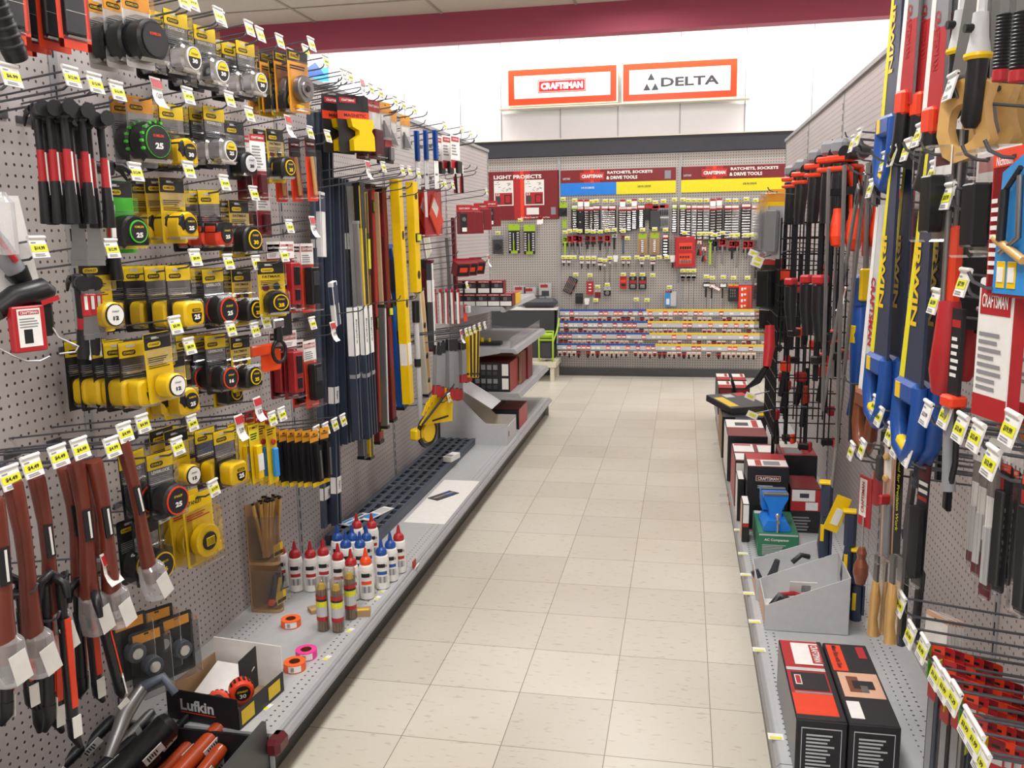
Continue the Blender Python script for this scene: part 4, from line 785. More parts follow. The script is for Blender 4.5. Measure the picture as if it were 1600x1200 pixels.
# measuring wheel
def f():
    h = MB(); h.tube([(0,0,0),(0,0,-.11)], .02, 'k', 10); s = MB(); s.tube([(0,0,-.11),(0,.01,-.62)], .014, 'V', 10); c = MB(); c.tube([(0,0,-.3),(0,0,-.34)], .018, 'K', 10)
    w = MB(); pts = [(0.0,.10*math.cos(a),-.68+.10*math.sin(a)) for a in [i*PI/12 for i in range(25)]]; w.tube([(.045,p[1]*.75,(p[2]+.68)*.75-.68) for p in pts], .012, 'k', 8); y = MB(); y.cyl((.03,0,-.68),(.06,0,-.68), .055, 'y', n=16); y.box((.03,-.06,-.68), (.05,.1,.06), 'y', bev=.01)
    return [('grip', h, []), ('pole', s, [('collar', c, [])]), ('wheel', w, []), ('hub', y, [])]
o = put('mwheel', f, 'measuring_wheel', Lp(649, 470, .2), 'grey pole measuring wheel with black grip and yellow hub', 'measuring wheel', -.3)
def f():
    m = MB(); m.prism([(-.12,-.06),(.16,-.09),(.18,.12),(.02,.06)], 0, .01, 'y'); 
    for i in range(5): m.box((.012,-.08+i*.028,.02+.018*i), (.008,.008,.08), 'y', Matrix.Rotation(-.6,3,'X'))
    m.box((.012,.05,-.055), (.004,.14,.008), 'k'); m.tube([(.02,-.12,-.055),(.02,.17,.11)], .006, 'k'); return [('frame', m, [])]
put('ysq', f, 'rafter_square', Lp(676, 640, .27), 'yellow plastic rafter square hanging beside the measuring wheel', 'square', -.35)
hook('L', 700, 622, 'y', '9.99', .34, 'on the yellow rafter square')
# red boxes hanging high in the far bay
rb = b_card(.10, .17, 'R', [(0,0,1,.25,'r'),(.08,.3,.5,.92,'K'),(.5,.3,1,.95,'v')], [('CRAFTSMAN',.5,.12,.7,.06,'w')], [('b',0,.22,1,1,.0,.05,'R'),('b',.02,.3,.45,.95,.05,.052,'K'),('b',.1,.78,.4,.92,.052,.053,'w'),('c',.24,.5,.13,.052,.054,'S')], None, sub='box')
for i, (x, y) in enumerate([(731,350),(744,350),(757,345),(772,340)]): hang('L', x, y, 'rbox', rb, (.05,0,-.1), .24, 'tool_box_pack', 'red and black boxed accessory on a hook, %s of the upper four' % ORD[i+1], 'boxed tool', 1, rz=-.9)
for i, (x, y) in enumerate([(725,421),(737,420),(749,418)]): hang('L', x, y, 'rbox2', b_card(.09,.09,'R',[(0,0,1,.2,'r')],(),[('b',0,.1,1,1,.0,.06,'R'),('b',.05,.2,.9,.9,.06,.062,'K'),('b',.2,.4,.75,.7,.062,.063,'v')],None,sub='box'), (.05,0,-.05), .26, 'tool_box_pack', 'small red and black box tilted on a hook, %s of the lower three' % ['left','middle','right'][i], 'boxed tool', 1, rz=-.8, xt=.3)
hook('L', 762, 405, 's', '9.99', .36, 'over the small tilted red boxes')
# ------------------------------------------------------------ shelves of the far bay
def shelf(z, dep, y0, y1, label, rail=False):
    t = thing('metal_shelf', (WL, (y0+y1)/2, z), label, 'shelf', group='far bay shelves'); l = y1-y0-.02
    MB().box((dep/2+.01,0,-.014), (dep,l,.028), 'e', bev=.003).obj('shelf_plate', t)
    MB().prism([(dep,.0),(dep+.014,-.004),(dep+.03,-.034),(dep+.016,-.036),(dep,-.03)], -l/2, l/2, 'e', (Vector((.01,0,0)), X_, Z_)).obj('price_rail', t)
    for s in (-1,1): MB().prism([(0,.02),(0,-.09),(.05,-.08),(dep*.8,-.03),(dep*.8,0)], 0, .004, 'e', (Vector((.01,s*(l/2)+(.004 if s > 0 else 0),0)), X_, Z_)).obj('bracket', t)
    if rail:
        m = MB(); m.box((dep-.01, .0, .035), (.004, l*.96, .07), 'T')
        for k in range(3): m.box((dep-.01, -l*.45+k*l*.4, .035), (.03,.004,.07), 'T')
        m.obj('clear_fence', t)
    return t
SH = [(.985,.40),(.67,.44),(.40,.46)]
shelf(1.00, .34, 5.67, 6.95, 'top grey shelf of the far bay, holding two rows of red boxes'); shelf(.72, .42, 5.67, 6.95, 'middle grey shelf of the far bay with clear fence', True); shelf(.42, .44, 5.67, 6.95, 'lowest grey shelf of the far bay under the red box block')
def b_pbox(w, d, h, base, side, panels=(), texts=(), top=None, tp=(), lines=(), tt=(), bev=.002):
    """carton: w along its front, d deep, h tall; front faces -y; side faces +x; origin at bottom centre"""
    def f():
        m = MB(); m.box((0,0,h/2), (d_ := w, d, h), base, bev=bev); F = (Vector((-w/2,-d/2,0)), X_, Z_); G = (Vector((w/2,-d/2,0)), Y_, Z_); G2 = (Vector((-w/2,d/2,0)), -Y_, Z_); T = (Vector((-w/2,-d/2,h)), X_, Y_)
        e = .003
        if side: m.rect(G, e, e, d-e, h-e, side); m.rect(G2, e, e, d-e, h-e, side)
        if top: m.rect(T, e, e, w-e, d-e, top)
        for j, (u0,v0,u1,v1,k) in enumerate(panels): m.rect(F, max(e,u0*w), max(e,v0*h), min(w-e,u1*w), min(h-e,v1*h), k, .001+.0002*j)
        for s,u,v,tw,th_,k in texts: m.text(F, s, u*w, v*h, tw*w, th_*h, k, .0032)
        for u0,v0,u1,v1,n,k in lines: m.lines(F, u0*w, v0*h, u1*w, v1*h, n, k, .5, .0016)
        for j, (u0,v0,u1,v1,k) in enumerate(tp): m.rect(T, max(e,u0*w), max(e,v0*d), min(w-e,u1*w), min(d-e,v1*d), k, .001+.0002*j)
        for s,u,v,tw,th_,k,*r in tt: m.text(T, s, u*w, v*d, tw*w, th_*d, k, .0036, .02, R_(r[0]) if r else 0)
        return [('carton', m, [])]
    return f
sb = b_pbox(.085, .1, .085, 'K', 'R', [(.05,.05,.95,.4,'w'),(.05,.82,.95,.98,'r'),(.3,.48,.6,.75,'S'),(.62,.48,.9,.75,'N')], [('CRAFTSMAN',.5,.9,.8,.08,'w')], 'r')
n = 0
for r, zz in enumerate((1.002, 1.089)):
    for i in range(5 if r == 0 else 4):
        for j in range(1):
            n += 1; px = 735+i*15.5; q = Vector((WL+.06+.07*i*1.02+.0, 5.78, zz))
            put('sbox', sb, 'accessory_carton', (WL+.05+.0875*i*.95 if r == 0 else WL+.05+.11*i*.83, 5.76, zz), 'small black and red carton, %s from left, %s row of the top shelf' % (ORD[i+1], ['lower','upper'][r]), 'carton', .0, group='small cartons on the top shelf')
put('sboxy', b_pbox(.04,.2,.08,'r','y'), 'accessory_carton', (WL+.40, 5.95, 1.002), 'red carton with yellow side at the outer end of the top shelf', 'carton')
lb = b_pbox(.3, .3, .2, 'K', 'r', [(.03,.55,.12,.93,'r'),(.03,.08,.12,.46,'r'),(.82,.55,.97,.95,'w'),(.82,.08,.97,.46,'w')]+[(.2+.14*i,.75,.3+.14*i,.92,'n') for i in range(4)]+[(.2+.14*i,.28,.3+.14*i,.44,'n') for i in range(4)]+[(.2+.14*i,.57,.29+.14*i,.7,'N') for i in range(4)]+[(.2+.14*i,.1,.29+.14*i,.23,'N') for i in range(4)], [], 'R')
put('lbox', lb, 'tool_carton', (WL+.25, 5.86, .422), 'large black carton with grid of small tool pictures on the lowest shelf', 'carton')
put('lbox2', b_pbox(.28,.2,.22,'t','R',[(.05,.1,.95,.9,'N')],[],'t'), 'tool_carton', (WL+.28, 6.12, .422), 'brown open topped carton just behind the picture grid carton', 'carton')
put('lbox3', b_pbox(.26,.2,.26,'R','R',[(.05,.1,.95,.9,'m')],[],'R'), 'tool_carton', (WL+.3, 6.34, .422), 'dark red carton at the back of the lowest shelf', 'carton')
bb = b_pbox(.15, .32, .14, 'K', 'r', [(.1,.12,.6,.4,'N'),(.1,.55,.6,.75,'R')], [], 'R')
for i in range(3): put('bbox', bb, 'tool_carton', (WL+.08+.152*i-.01, 5.92, .15), 'low black and dark red carton on the base deck, %s of three' % ['left','middle','right'][i], 'carton')
# dark tools on the middle shelf
def f():
    m = MB(); m.prism(rrect(.22,.12,.03,3), 0, .02, 'K', (Vector((0,0,0)), X_, Y_)); s = MB(); s.cyl((-.03,0,.02),(-.03,0,.05), .012, 'y', n=10); s.cyl((.02,.01,.02),(.02,.01,.045), .01, 'y', n=10); return [('tray', m, [('yellow_knob', s, [])])]
put('tray', f, 'tool_tray', (WL+.2, 5.9, .72), 'black tray with yellow knobs on the middle shelf', 'tray')
# sloping display bins on the deck before the shelves
def f():
    m = MB(); m.prism([(0,0),(.44,0),(.44,.14),(.30,.14),(.12,.32),(0,.34)], 0, .004, 'V', (Vector((.02,0,0)), X_, Z_)); m.prism([(0,0),(.44,0),(.44,.14),(.30,.14),(.12,.32),(0,.34)], 0, .004, 'V', (Vector((.02,.30,0)), X_, Z_))
    m.box((.24,.15,.004), (.44,.3,.008), 'V'); m.box((.458,.15,.06), (.005,.3,.12), 'V'); m.box((.03,.15,.17), (.005,.3,.34), 'V'); s = MB(); s.box((.25,.15,.3), (.26,.28,.004), 'V', Matrix.Rotation(.55,3,'Y')); y = MB(); y.box((.3,.15,.012), (.26,.24,.006), 'y'); k = MB(); k.rect((Vector((.4605,.03,.05)), Y_, Z_), 0,0,.03,.035,'k'); return [('bin_body', m, []), ('bin_lid', s, []), ('yellow_liner', y, []), ('cutout', k, [])]
put('pbin', f, 'display_bin', (WL, 5.3, .15), 'grey sloping cardboard display bin with open lid on left deck', 'display bin')
# ------------------------------------------------------------ bottom deck, left
def f():
    m = MB(); L_ = 1.95; W_ = .245; n = 5
    for i in range(n): x = .03+i*(W_-.04)/(n-1); m.box((x,L_/2,.02), (.018,L_,.04), 'q', bev=.002); m.box((x,L_/2,.041), (.026,L_,.003), 'q')
    for j in range(26): y = .02+j*(L_-.04)/25; m.box((W_/2+.005,y,.025), (W_-.02,.022,.03), 'q')
    ss = []
    for j in range(2,26,4):
        for i in range(n-1): s = MB(); ss.append(('clip', s, [])); x = .03+(i+.5)*(W_-.04)/(n-1); s.box((x,.02+j*(L_-.04)/25,.042), (.03,.014,.006), 's')
    return [('slotted_rack', m, ss)]
put('sl', f, 'slotted_tray', (WL+.005, 3.42, .151), 'blue grey slotted metal rack lying along the left deck against the pegboard', 'rack')
def flat(key, x, y, w, l, label, cols, nm='tool_card', rz=0, z=.152, cat='card pack', th=.004):
    def f():
        m = MB(); m.box((0,0,th/2), (w,l,th), cols[0]); T = (Vector((-w/2,-l/2,th)), X_, Y_)
        if len(cols) > 1: m.rect(T, .1*w,.1*l,.9*w,.45*l, cols[1]); 
        if len(cols) > 2: m.rect(T, .1*w,.55*l,.9*w,.9*l, cols[2])
        if len(cols) > 3: m.rect(T, .4*w,.05*l,.6*w,.95*l, cols[3], .001)
        return [('card', m, [])]
    return put(key, f, nm, Zp(x, y, z), label, cat, rz)
flat('f1', 693, 775, .07, .16, 'small dark picture card lying flat on the white deck', ['N','q','b','t'], rz=-.5)
flat('f2', 588, 803, .06, .2, 'white card lying on the slotted rack', ['w','i','V'], rz=-.3, z=.196); flat('f3', 556, 812, .06, .18, 'blue and white rule pack lying on the slotted rack', ['V','i','q','w'], rz=-.3, z=.196)
flat('f4', 706, 718, .05, .12, 'white carton end lying at the far end of slotted rack', ['w','n'], rz=-.2, z=.196, th=.03)
MB()
o = MB().box((0,0,.001), (.2,.72,.002), 'w').obj('shelf_liner'); o.location = (WL+.37, 4.12, .1505); tag(o, 'thin white liner sheet lying on the left deck beside the slotted rack', 'liner')
# chalk bottles
def b_bottle(cap, lab):
    def f():
        m = MB(); m.lathe((0,0,0), [(.02,0),(.027,.004),(.028,.02),(.028,.115),(.025,.13),(.017,.138)], 'w', 18); c = MB(); c.lathe((0,0,.134), [(.021,0),(.022,.012),(.018,.022),(.009,.03),(.006,.05),(.004,.062)], cap, 14)
        l = MB(); R0 = Matrix.Rotation(-.7,3,'Z')
        for k in range(5):
            a0 = -.9+k*.28; p = [R0 @ Vector((.0285*math.cos(a), .0285*math.sin(a), 0)) for a in (a0, a0+.28)]
            for z0, z1, kk in ((.09,.105,'K' if k < 4 else 'w'),(.062,.075,lab),(.03,.055,'n' if k % 2 else 'V')): l.add([p[0]+Z_*z0,p[1]+Z_*z0,p[1]+Z_*z1,p[0]+Z_*z1], [(0,1,2,3)], kk)
        l.text((R0 @ Vector((.0288,0,.098))-Z_*0, R0 @ Y_, Z_), 'KESON', 0, 0, .026, .012, 'K', .0012)
        return [('bottle', m, [('label', l, [])]), ('nozzle_cap', c, [])]
    return f
BT = [(441,916,'r'),(464,922,'r'),(488,922,'r'),(508,918,'r'),(531,926,'r'),(551,936,'r'),(574,934,'o'),(530,893,'b'),(553,893,'b'),(575,893,'b'),(543,905,'b'),(565,905,'b'),(598,918,'b'),(612,906,'b'),(560,872,'r'),(583,872,'r'),(625,893,'r')]
rows = {'r': 'red', 'b': 'blue', 'o': 'orange'}
pos = ['leftmost in the front red row','second in the front red row','third in the front red row','fourth in the front red row','fifth in the front red row','last in the front red row','nearest the aisle, the only one','left in the back row of three','middle in the back row of three','right in the back row of three','left in the middle row','right in the middle row','in front beside the orange one','at the aisle side beside the last red one','left at the very back','right at the very back','at the aisle edge, farthest along']
for i, (x, y, k) in enumerate(BT):
    p = Zp(x, y, .151)
    put(('bot', k), b_bottle(k, k), 'chalk_bottle', p, 'white chalk bottle with %s cap, %s' % (rows[k], pos[i]), 'bottle', -.3, group='white chalk bottles')
# clear tubes of pencils
def b_tubep():
    t = MB(); t.lathe((0,0,0), [(.019,0),(.021,.003),(.021,.155),(.022,.157),(.022,.185),(.019,.188)], 'Q', 16); p = MB(); rr = random.Random(4)
    for i in range(18): a = i*.35; r = .013 if i % 2 else .007; p.cyl((r*math.cos(a), r*math.sin(a), .004), (r*math.cos(a), r*math.sin(a), .15), .0038, 't', n=6)
    y = MB(); y.cyl((0,0,.15),(0,0,.168), .014, 'y', .010, 10); l = MB(); n = 8
    for k in range(n):
        a0 = -2.2+k*.4; q = [Vector((.0214*math.cos(a), .0214*math.sin(a), 0)) for a in (a0, a0+.4)]
        for z0, z1, kk in ((.04,.055,'r'),(.055,.09,'V'),(.09,.11,'L'),(.11,.118,'K'),(.118,.13,'r')): l.add([q[0]+Z_*z0,q[1]+Z_*z0,q[1]+Z_*z1,q[0]+Z_*z1], [(0,1,2,3)], kk)
    return [('clear_tube', t, []), ('pencil_bundle', p, []), ('sharpener', y, []), ('label', l, [])]
for i, (x, y) in enumerate([(506,984),(529,986),(549,966)]): put('ptube', b_tubep, 'pencil_tube', Zp(x, y, .151), 'clear tube of wooden pencils with yellow sharpener, %s of three' % ['left','front middle','rear right'][i], 'pencil tube', -1.4+.5*i, group='clear pencil tubes')
# flagging tape rolls
def b_roll(k):
    def f():
        m = MB(); n = 24; R1, R2, h = .034, .016, .026
        for (ra, za), (rb, zb), kk in (((R1,0),(R1,h),k),((R1,h),(R2+.002,h),k),((R2+.002,h),(R2,h),'x'),((R2,h),(R2,0),'x')):
            for i in range(n): a, b_ = 2*PI*i/n, 2*PI*(i+1)/n; m.add([(ra*math.cos(a),ra*math.sin(a),za),(ra*math.cos(b_),ra*math.sin(b_),za),(rb*math.cos(b_),rb*math.sin(b_),zb),(rb*math.cos(a),rb*math.sin(a),zb)], [(0,1,2,3)], kk)
        l = MB()
        for i in range(6): a = -1.75+i*.2; l.add([(R1*1.01*math.cos(t),R1*1.01*math.sin(t),z) for t, z in ((a,.003),(a+.2,.003),(a+.2,.023),(a,.023))], [(0,1,2,3)], 'w'); 
        for i in range(5): a = -1.5+i*.06; l.add([(R1*1.03*math.cos(t),R1*1.03*math.sin(t),z) for t, z in ((a,.006),(a+.03,.006),(a+.03,.02),(a,.02))], [(0,1,2,3)], 'K')
        return [('tape_roll', m, [('label', l, [])])]
    return f
put('ro', b_roll('F'), 'flagging_tape', Zp(455, 977, .151), 'neon orange flagging tape roll lying alone by the bottles', 'tape roll'); put('rp', b_roll('p'), 'flagging_tape', Zp(479, 1026, .151), 'hot pink flagging tape roll on the deck', 'tape roll'); put('ro2', b_roll('F'), 'flagging_tape', Zp(461, 1045, .151), 'neon orange flagging tape roll half behind the black carton', 'tape roll')
for i, (x, y) in enumerate([(547,985),(511,1028),(597,924),(590,934),(418,1105)]): flat(('dt',), x, y, .018, .035, 'small yellow and white price label stuck on the deck, %s from the near end' % ORD[[3,2,5,4,1][i]], ['w','L'], 'deck_label', -.2, .1512, 'label', .0006)
flat('pk', 568, 960, .05, .04, 'small tan and yellow box lying behind the pencil tubes', ['t','Y'], 'small_box', .3, .151, 'box', .022); flat('pk2', 490, 955, .03, .05, 'little brown scrap of card on the deck beside pencil tubes', ['t','D'], 'small_box', .7, .151, 'box', .012)
put('salet', lambda: [('tag', MB().box((0,0,.03),(.004,.04,.03),'r').box((.006,.0,.008),(.004,.04,.04),'w',Matrix.Rotation(.4,3,'Y')), [])], 'sale_sign', Zp(640, 884, .15)+Vector((.02,0,-.02)), 'small red and white sale tag standing at the deck edge by the bottles', 'price tag')
# black carton of orange tapes
def f():
    w, l = .235, .22; m = MB(); t = .003
    m.box((0,0,.002), (w,l,.004), 't'); m.box((0,-l/2,.045), (w,t,.09), 'K'); m.box((-w/2,0,.045), (t,l,.09), 't'); m.box((w/2,0,.03), (t,l,.06), 'K'); m.box((0,l/2,.07), (w,t,.14), 'w')
    m.prism([(-l/2,.0),(l/2,0),(l/2,.14),(l/2-.09,.14),(l/2-.1,.09),(-l/2,.09)], 0, t, 'w', (Vector((w/2+.001,0,0)), Y_, Z_)) if 0 else None
    F = (Vector((0,-l/2-t/2,0)), X_, Z_); m.text(F, 'Lufkin', -.015, .05, .11, .034, 'V', .002, .03); m.rect(F, -.07,.026,.045,.029,'v',.002)
    G = (Vector((w/2+t/2,0,0)), Y_, Z_); m.rect(G, -.1,.008,-.04,.05,'Y',.001); m.rect(G,.03,.01,.09,.05,'Y',.001)
    s = MB(); s.box((.035,.06,.065), (.003,.1,.13), 'K', Matrix.Rotation(.1,3,'Z')); s.box((.033,.06,.065), (.002,.09,.12), 'w', Matrix.Rotation(.1,3,'Z')); p = MB(); p.box((-.03,.03,.05), (.13,.13,.004), 'w', Matrix.Rotation(.35,3,'X')); return [('carton', m, [('card_divider', s, []), ('paper_insert', p, [])])]
cpos = Zp(352, 1085, .15); cpos = Vector((-1.385, 2.135, .152))
put('lufk', f, 'display_carton', cpos, 'open black display carton holding orange tape measures on the deck corner', 'carton', -.12)
def b_otape():
    m = MB(); m.prism(circ(.034, 18), -.022, .022, 'v', bev=.006); g = MB()
    for i in range(6): a = R_(30+i*22); g.box((0,.033*math.cos(a),.033*math.sin(a)), (.02,.006,.006), 'K', Matrix.Rotation(a,3,'X'))
    d = MB(); d.prism(circ(.022, 16), .022, .0235, 'K'); d.text(FX(.0235), 'STANLEY', 0, .006, .03, .006, 'y'); d.text(FX(.0235), '30', 0, -.008, .018, .012, 'w'); return [('tape_case', m, [('grip', g, []), ('dial_label', d, [])])]
put('ot', b_otape, 'tape_measure', cpos+Vector((.055,-.015,.055)), 'bright orange tape measure with black grip ribs inside the black carton', 'tape measure', -.9); put('ot', b_otape, 'tape_measure', cpos+Vector((.01,-.065,.04)), 'bright orange tape measure showing black dial inside the black carton', 'tape measure', -1.2, tilt=(0,-.5))
# pencil tub on cardboard stand
def f():
    m = MB(); n = 12
    for z0, z1 in ((.02,.16),(.20,.36)):
        pts = [(.085*math.sin(PI*i/n)*1.0+.005, -.06+.12*i/n, 0) for i in range(n+1)]
        for a, b_ in zip(pts, pts[1:]): m.add([Vector(a)+Z_*z0, Vector(b_)+Z_*z0, Vector(b_)+Z_*z1, Vector(a)+Z_*z1], [(0,1,2,3)], 'Q')
    s = MB(); s.box((.002,0,.2), (.006,.125,.4), 't')
    for z in (.01,.19): s.prism([(p[0],p[1]) for p in [(.085*math.sin(PI*i/n)+.005, -.06+.12*i/n) for i in range(n+1)]], z-.01, z, 't', (Vector((0,0,0)), X_, Y_))
    l = MB()
    for z in (.03,.21): l.box((.078,.012,z+.02), (.003,.05,.045), 'y', Matrix.Rotation(.25,3,'Z')); l.box((.08,.012,z+.01), (.003,.045,.012), 'K', Matrix.Rotation(.25,3,'Z'))
    return [('backboard', s, []), ('clear_pocket', m, []), ('yellow_label', l, [])]
base = Zp(386, 951, .15); tb = put('tub', f, 'pencil_display', (WL+.06, base.y+.03, .151), 'brown card and clear plastic two pocket display stand against pegboard', 'display', -.45)
rr = random.Random(3)
def fp(): m = MB(); m.box((0,0,.1), (.007,.011,.2), 'D'); q = MB(); q.box((0,0,.203), (.006,.009,.008), 'K'); return [('pencil', m, []), ('tip', q, [])]
for i in range(26):
    a, r0 = rr.uniform(-1.3, 1.3), rr.uniform(.01, .055); put('cpencil', fp, 'carpenter_pencil', Vector((WL+.075+r0*math.cos(a)*.8, base.y+.03+r0*math.sin(a)*.9, .355)), 'flat wooden carpenter pencil in the upper pocket of the stand', 'pencil', rr.uniform(0,3), 'carpenter pencils in the stand', (rr.uniform(-.12,.12), rr.uniform(-.05,.15)))
def fb(): m = MB(); m.box((0,0,.05), (.02,.05,.1), 'K', bev=.003); q = MB(); q.box((.0105,0,.05), (.001,.018,.09), 'Y'); q.box((.0,0,.105), (.018,.03,.012), 'm'); return [('box', m, [('yellow_band', q, [])])]
put('bkbox', fb, 'sharpener_box', Vector((WL+.1, base.y+.02, .17)), 'black box with yellow band inside the lower pocket', 'box', -.3, tilt=(-.3,0)); put('dwy', lambda: [('sharpener', MB().lathe((0,0,0), [(.012,0),(.014,.01),(.008,.02)], 'o', 10), [])], 'pencil_sharpener', Vector((WL+.1, base.y-.0, .172)), 'orange pencil sharpener in the lower pocket of the stand', 'sharpener')
for o in list(COL.objects): pass
# ============================================================ BACK WALL
def bsign(x0, x1, z0, z1, label, kind):
    w, h = x1-x0, z1-z0
    t = thing('lightbox_sign', ((x0+x1)/2, 9.0, (z0+z1)/2), label, 'sign'); 
    MB().box((0,0,0), (w+.03,.1,h+.03), 'c', bev=.006).obj('sign_case', t)
    m = MB(); F = (Vector((0,-.051,0)), X_, Z_)
    m.rect(F,-w/2,-h/2,w/2,h/2,'v',.001); m.rect(F,-w/2+.06,-h/2+.06,w/2-.06,h/2-.06,'w',.002)
    if kind == 'C': m.rect(F,-.24,-.062,.24,.062,'v',.003); m.rect(F,-.232,-.054,.232,.054,'w',.0035); m.rect(F,-.228,-.05,.228,.05,'r',.004); m.text(F,'CRAFTSMAN',0,0,.42,.066,'w',.005,.06)
    else:
        for cx, cz in ((-.27,.05),(-.31,-.045),(-.23,-.045)): m.poly(F, [(cx-.035,cz-.035),(cx+.035,cz-.035),(cx,cz+.03)], 'N', .003)
        m.text(F,'DELTA',.1,-.01,.55,.085,'N',.003,.03)
    m.obj('sign_face', t); return t
bsign(-1.863, -.785, 2.745, 3.082, 'white and red framed lightbox sign reading Craftsman, the left of the two', 'C')
bsign(-.72, .36, 2.735, 3.082, 'white and red framed lightbox sign reading Delta, the right of the two', 'D')
o = MB().box((0,0,0), (2.45,.14,.012), 'c').obj('sign_ledge'); o.location = (-.74, 9.0, 2.715); tag(o, 'thin cream ledge under the two lightbox signs', 'ledge')
# banners
def banner(x0, x1, z0, z1, label, fill):
    t = thing('wall_banner', ((x0+x1)/2, WB-.006, (z0+z1)/2), label, 'sign'); w, h = x1-x0, z1-z0
    MB().box((0,0,0), (w,.004,h), 'R').obj('banner_board', t); m = MB(); fill(m, (Vector((-w/2,-.0021,-h/2)), X_, Z_), w, h); m.obj('banner_print', t)
def red_top(m, F, w, h, z0, gx, gw):
    """printed red field with its brighter printed streak"""
    for i in range(9):
        a = gx-gw/2+gw*i/9; m.rect(F, a, z0, a+gw/9, h, ['R','R','r','r','v','r','r','R','R'][i], .001)
def b1(m, F, w, h):
    red_top(m, F, w, h, 0, w-.385, .30); m.text(F,'LIGHT PROJECTS',w-.43,h-.062,.50,.05,'w',.003,.04)
    for x0 in (w-.68, w-.36):
        m.rect(F,x0,h-.345,x0+.205,h-.09,'w',.002); m.rect(F,x0+.012,h-.335,x0+.193,h-.215,'r',.003); m.text(F,'53',x0+.04,h-.232,.04,.025,'w',.005); m.rect(F,x0+.02,h-.325,x0+.07,h-.25,'N',.004); m.rect(F,x0+.11,h-.325,x0+.18,h-.235,'K',.004); m.rect(F,x0+.12,h-.315,x0+.17,h-.245,'r',.005)
        rr = random.Random(5)
        for i in range(14): a, u, v = rr.uniform(-.6,.6), x0+rr.uniform(.02,.18), h-rr.uniform(.11,.2); m.poly(F, [(u-.012,v-.012*a),(u+.012,v+.012*a),(u+.012,v+.012*a+.004),(u-.012,v-.012*a+.004)], 'N', .003)
    m.rect(F,w-.34,h-.44,w-.21,h-.37,'w',.002); m.lines(F,w-.33,h-.43,w-.23,h-.385,3,'n'); m.text(F,'For More Tools Visit Sears.Com',w-.25,.02,.30,.016,'w',.002); m.rect(F,w-.085,.045,w-.035,.12,'n',.002)
def b23(y2):
    def f(m, F, w, h):
        s = .128; m.rect(F,0,0,w*(.49 if y2 else 1),h-s,'U' if y2 else 'a2',.001)
        if y2: m.rect(F,w*.49,0,w,h-s,'a2',.001)
        red_top(m, F, w, h, h-s, .32, .3); m.rect(F,.2,h-.1,.44,h-.03,'v',.003); m.rect(F,.206,h-.094,.434,h-.036,'r',.004); m.text(F,'CRAFTSMAN',.32,h-.065,.21,.036,'w',.005,.05)
        m.text(F,'RATCHETS, SOCKETS',.70,h-.036,.45,.034,'w',.004,.04); m.text(F,'& DRIVE TOOLS',.62,h-.084,.31,.034,'w',.004,.04); m.text(F,'LIFETIME',.06,h-.085,.075,.02,'V',.003); m.rect(F,w-.11,h-.11,w-.05,h-.03,'n',.002)
        if y2: m.text(F,'1/4 IN DRIVE',w*.24,h-s-.05,.13,.02,'w',.003); m.text(F,'3/8 IN DRIVE',w*.73,h-s-.05,.13,.02,'N',.003)
        else: m.text(F,'3/8 IN DRIVE',w*.57,h-s-.05,.13,.02,'N',.003)
    return f
banner(-2.52, -1.372, 1.618, 2.107, 'dark red banner about light projects with tool set pictures', b1)
banner(-1.355, -.2, 1.85, 2.1, 'red, blue and yellow banner about quarter and three eighths drive sockets', b23(True))
banner(-.148, 1.01, 1.85, 2.1, 'red and yellow banner about three eighths drive sockets, on the right', b23(False))
# faded poster far behind the left gondola
t = thing('poster', Bp(506, 108, .0)+Vector((-.3,-.0+.03,.02)), 'bluish picture panel on the white wall above the left gondola', 'poster'); m = MB(); m.box((0,0,0),(.7,.01,.3),'V'); m.obj('panel', t); m = MB(); F = (Vector((0,-.0055,0)), X_, Z_); m.rect(F,-.34,-.14,.34,0,'i',.001); m.rect(F,-.34,0,.34,.14,'w',.001); m.poly(F,[(-.1,-.1),(.3,-.08),(.2,.06)],'b',.002); m.obj('picture', t)
NB = {}
def bk(px, py, key, build, name, stem, cat, d=.05, rz=0, row='', dy=0, tagpx=None):
    """hang something small on the back board; px,py = middle of its top"""
    p = Bp(px, py, d); o = put(key, build, name, p, '', cat, ROT['B']+rz); NB.setdefault((stem, row), []).append((px, o))
    if tagpx: bh(px+tagpx[0], py+tagpx[1], tagpx[2] if len(tagpx) > 2 else 'y', row)
    return o
def b_bh(k):
    def f():
        m = MB(); m.cyl((0,0,0),(.09,0,.006), .003, 'h', n=5); q = MB(); q.box((.092,0,.002),(.003,.052,.036),'w'); 
        if k == 'y': q.rect(FX(.0936,0,.0),-.026,-.012,.026,.008,'L')
        elif k == 's': q.rect(FX(.0936,0,0),-.026,.0,.026,.02,'r'); q.box((.1,0,-.03),(.002,.05,.04),'w',Matrix.Rotation(-.2,3,'Y'))
        elif k == 'w': q.box((.0936,0,-.02),(.002,.04,.05),'w')
        if k == 'y': q.lines(FX(.0937,0,0),-.018,-.008,.014,.003,1,'K')
        return [('hook_wire', m, []), ('price_tag', q, [])]
    return f
def bh(px, py, k='y', row=''):
    p = Bp(px, py, .09); o = put(('bh', k), b_bh(k), 'peg_hook', (p.x, WB, p.z), '', 'hook', ROT['B']); NB.setdefault(({'y':'small yellow price tag on its hook','s':'red and white sale tag on its hook','w':'white tag on its hook'}[k], row), []).append((px, o))
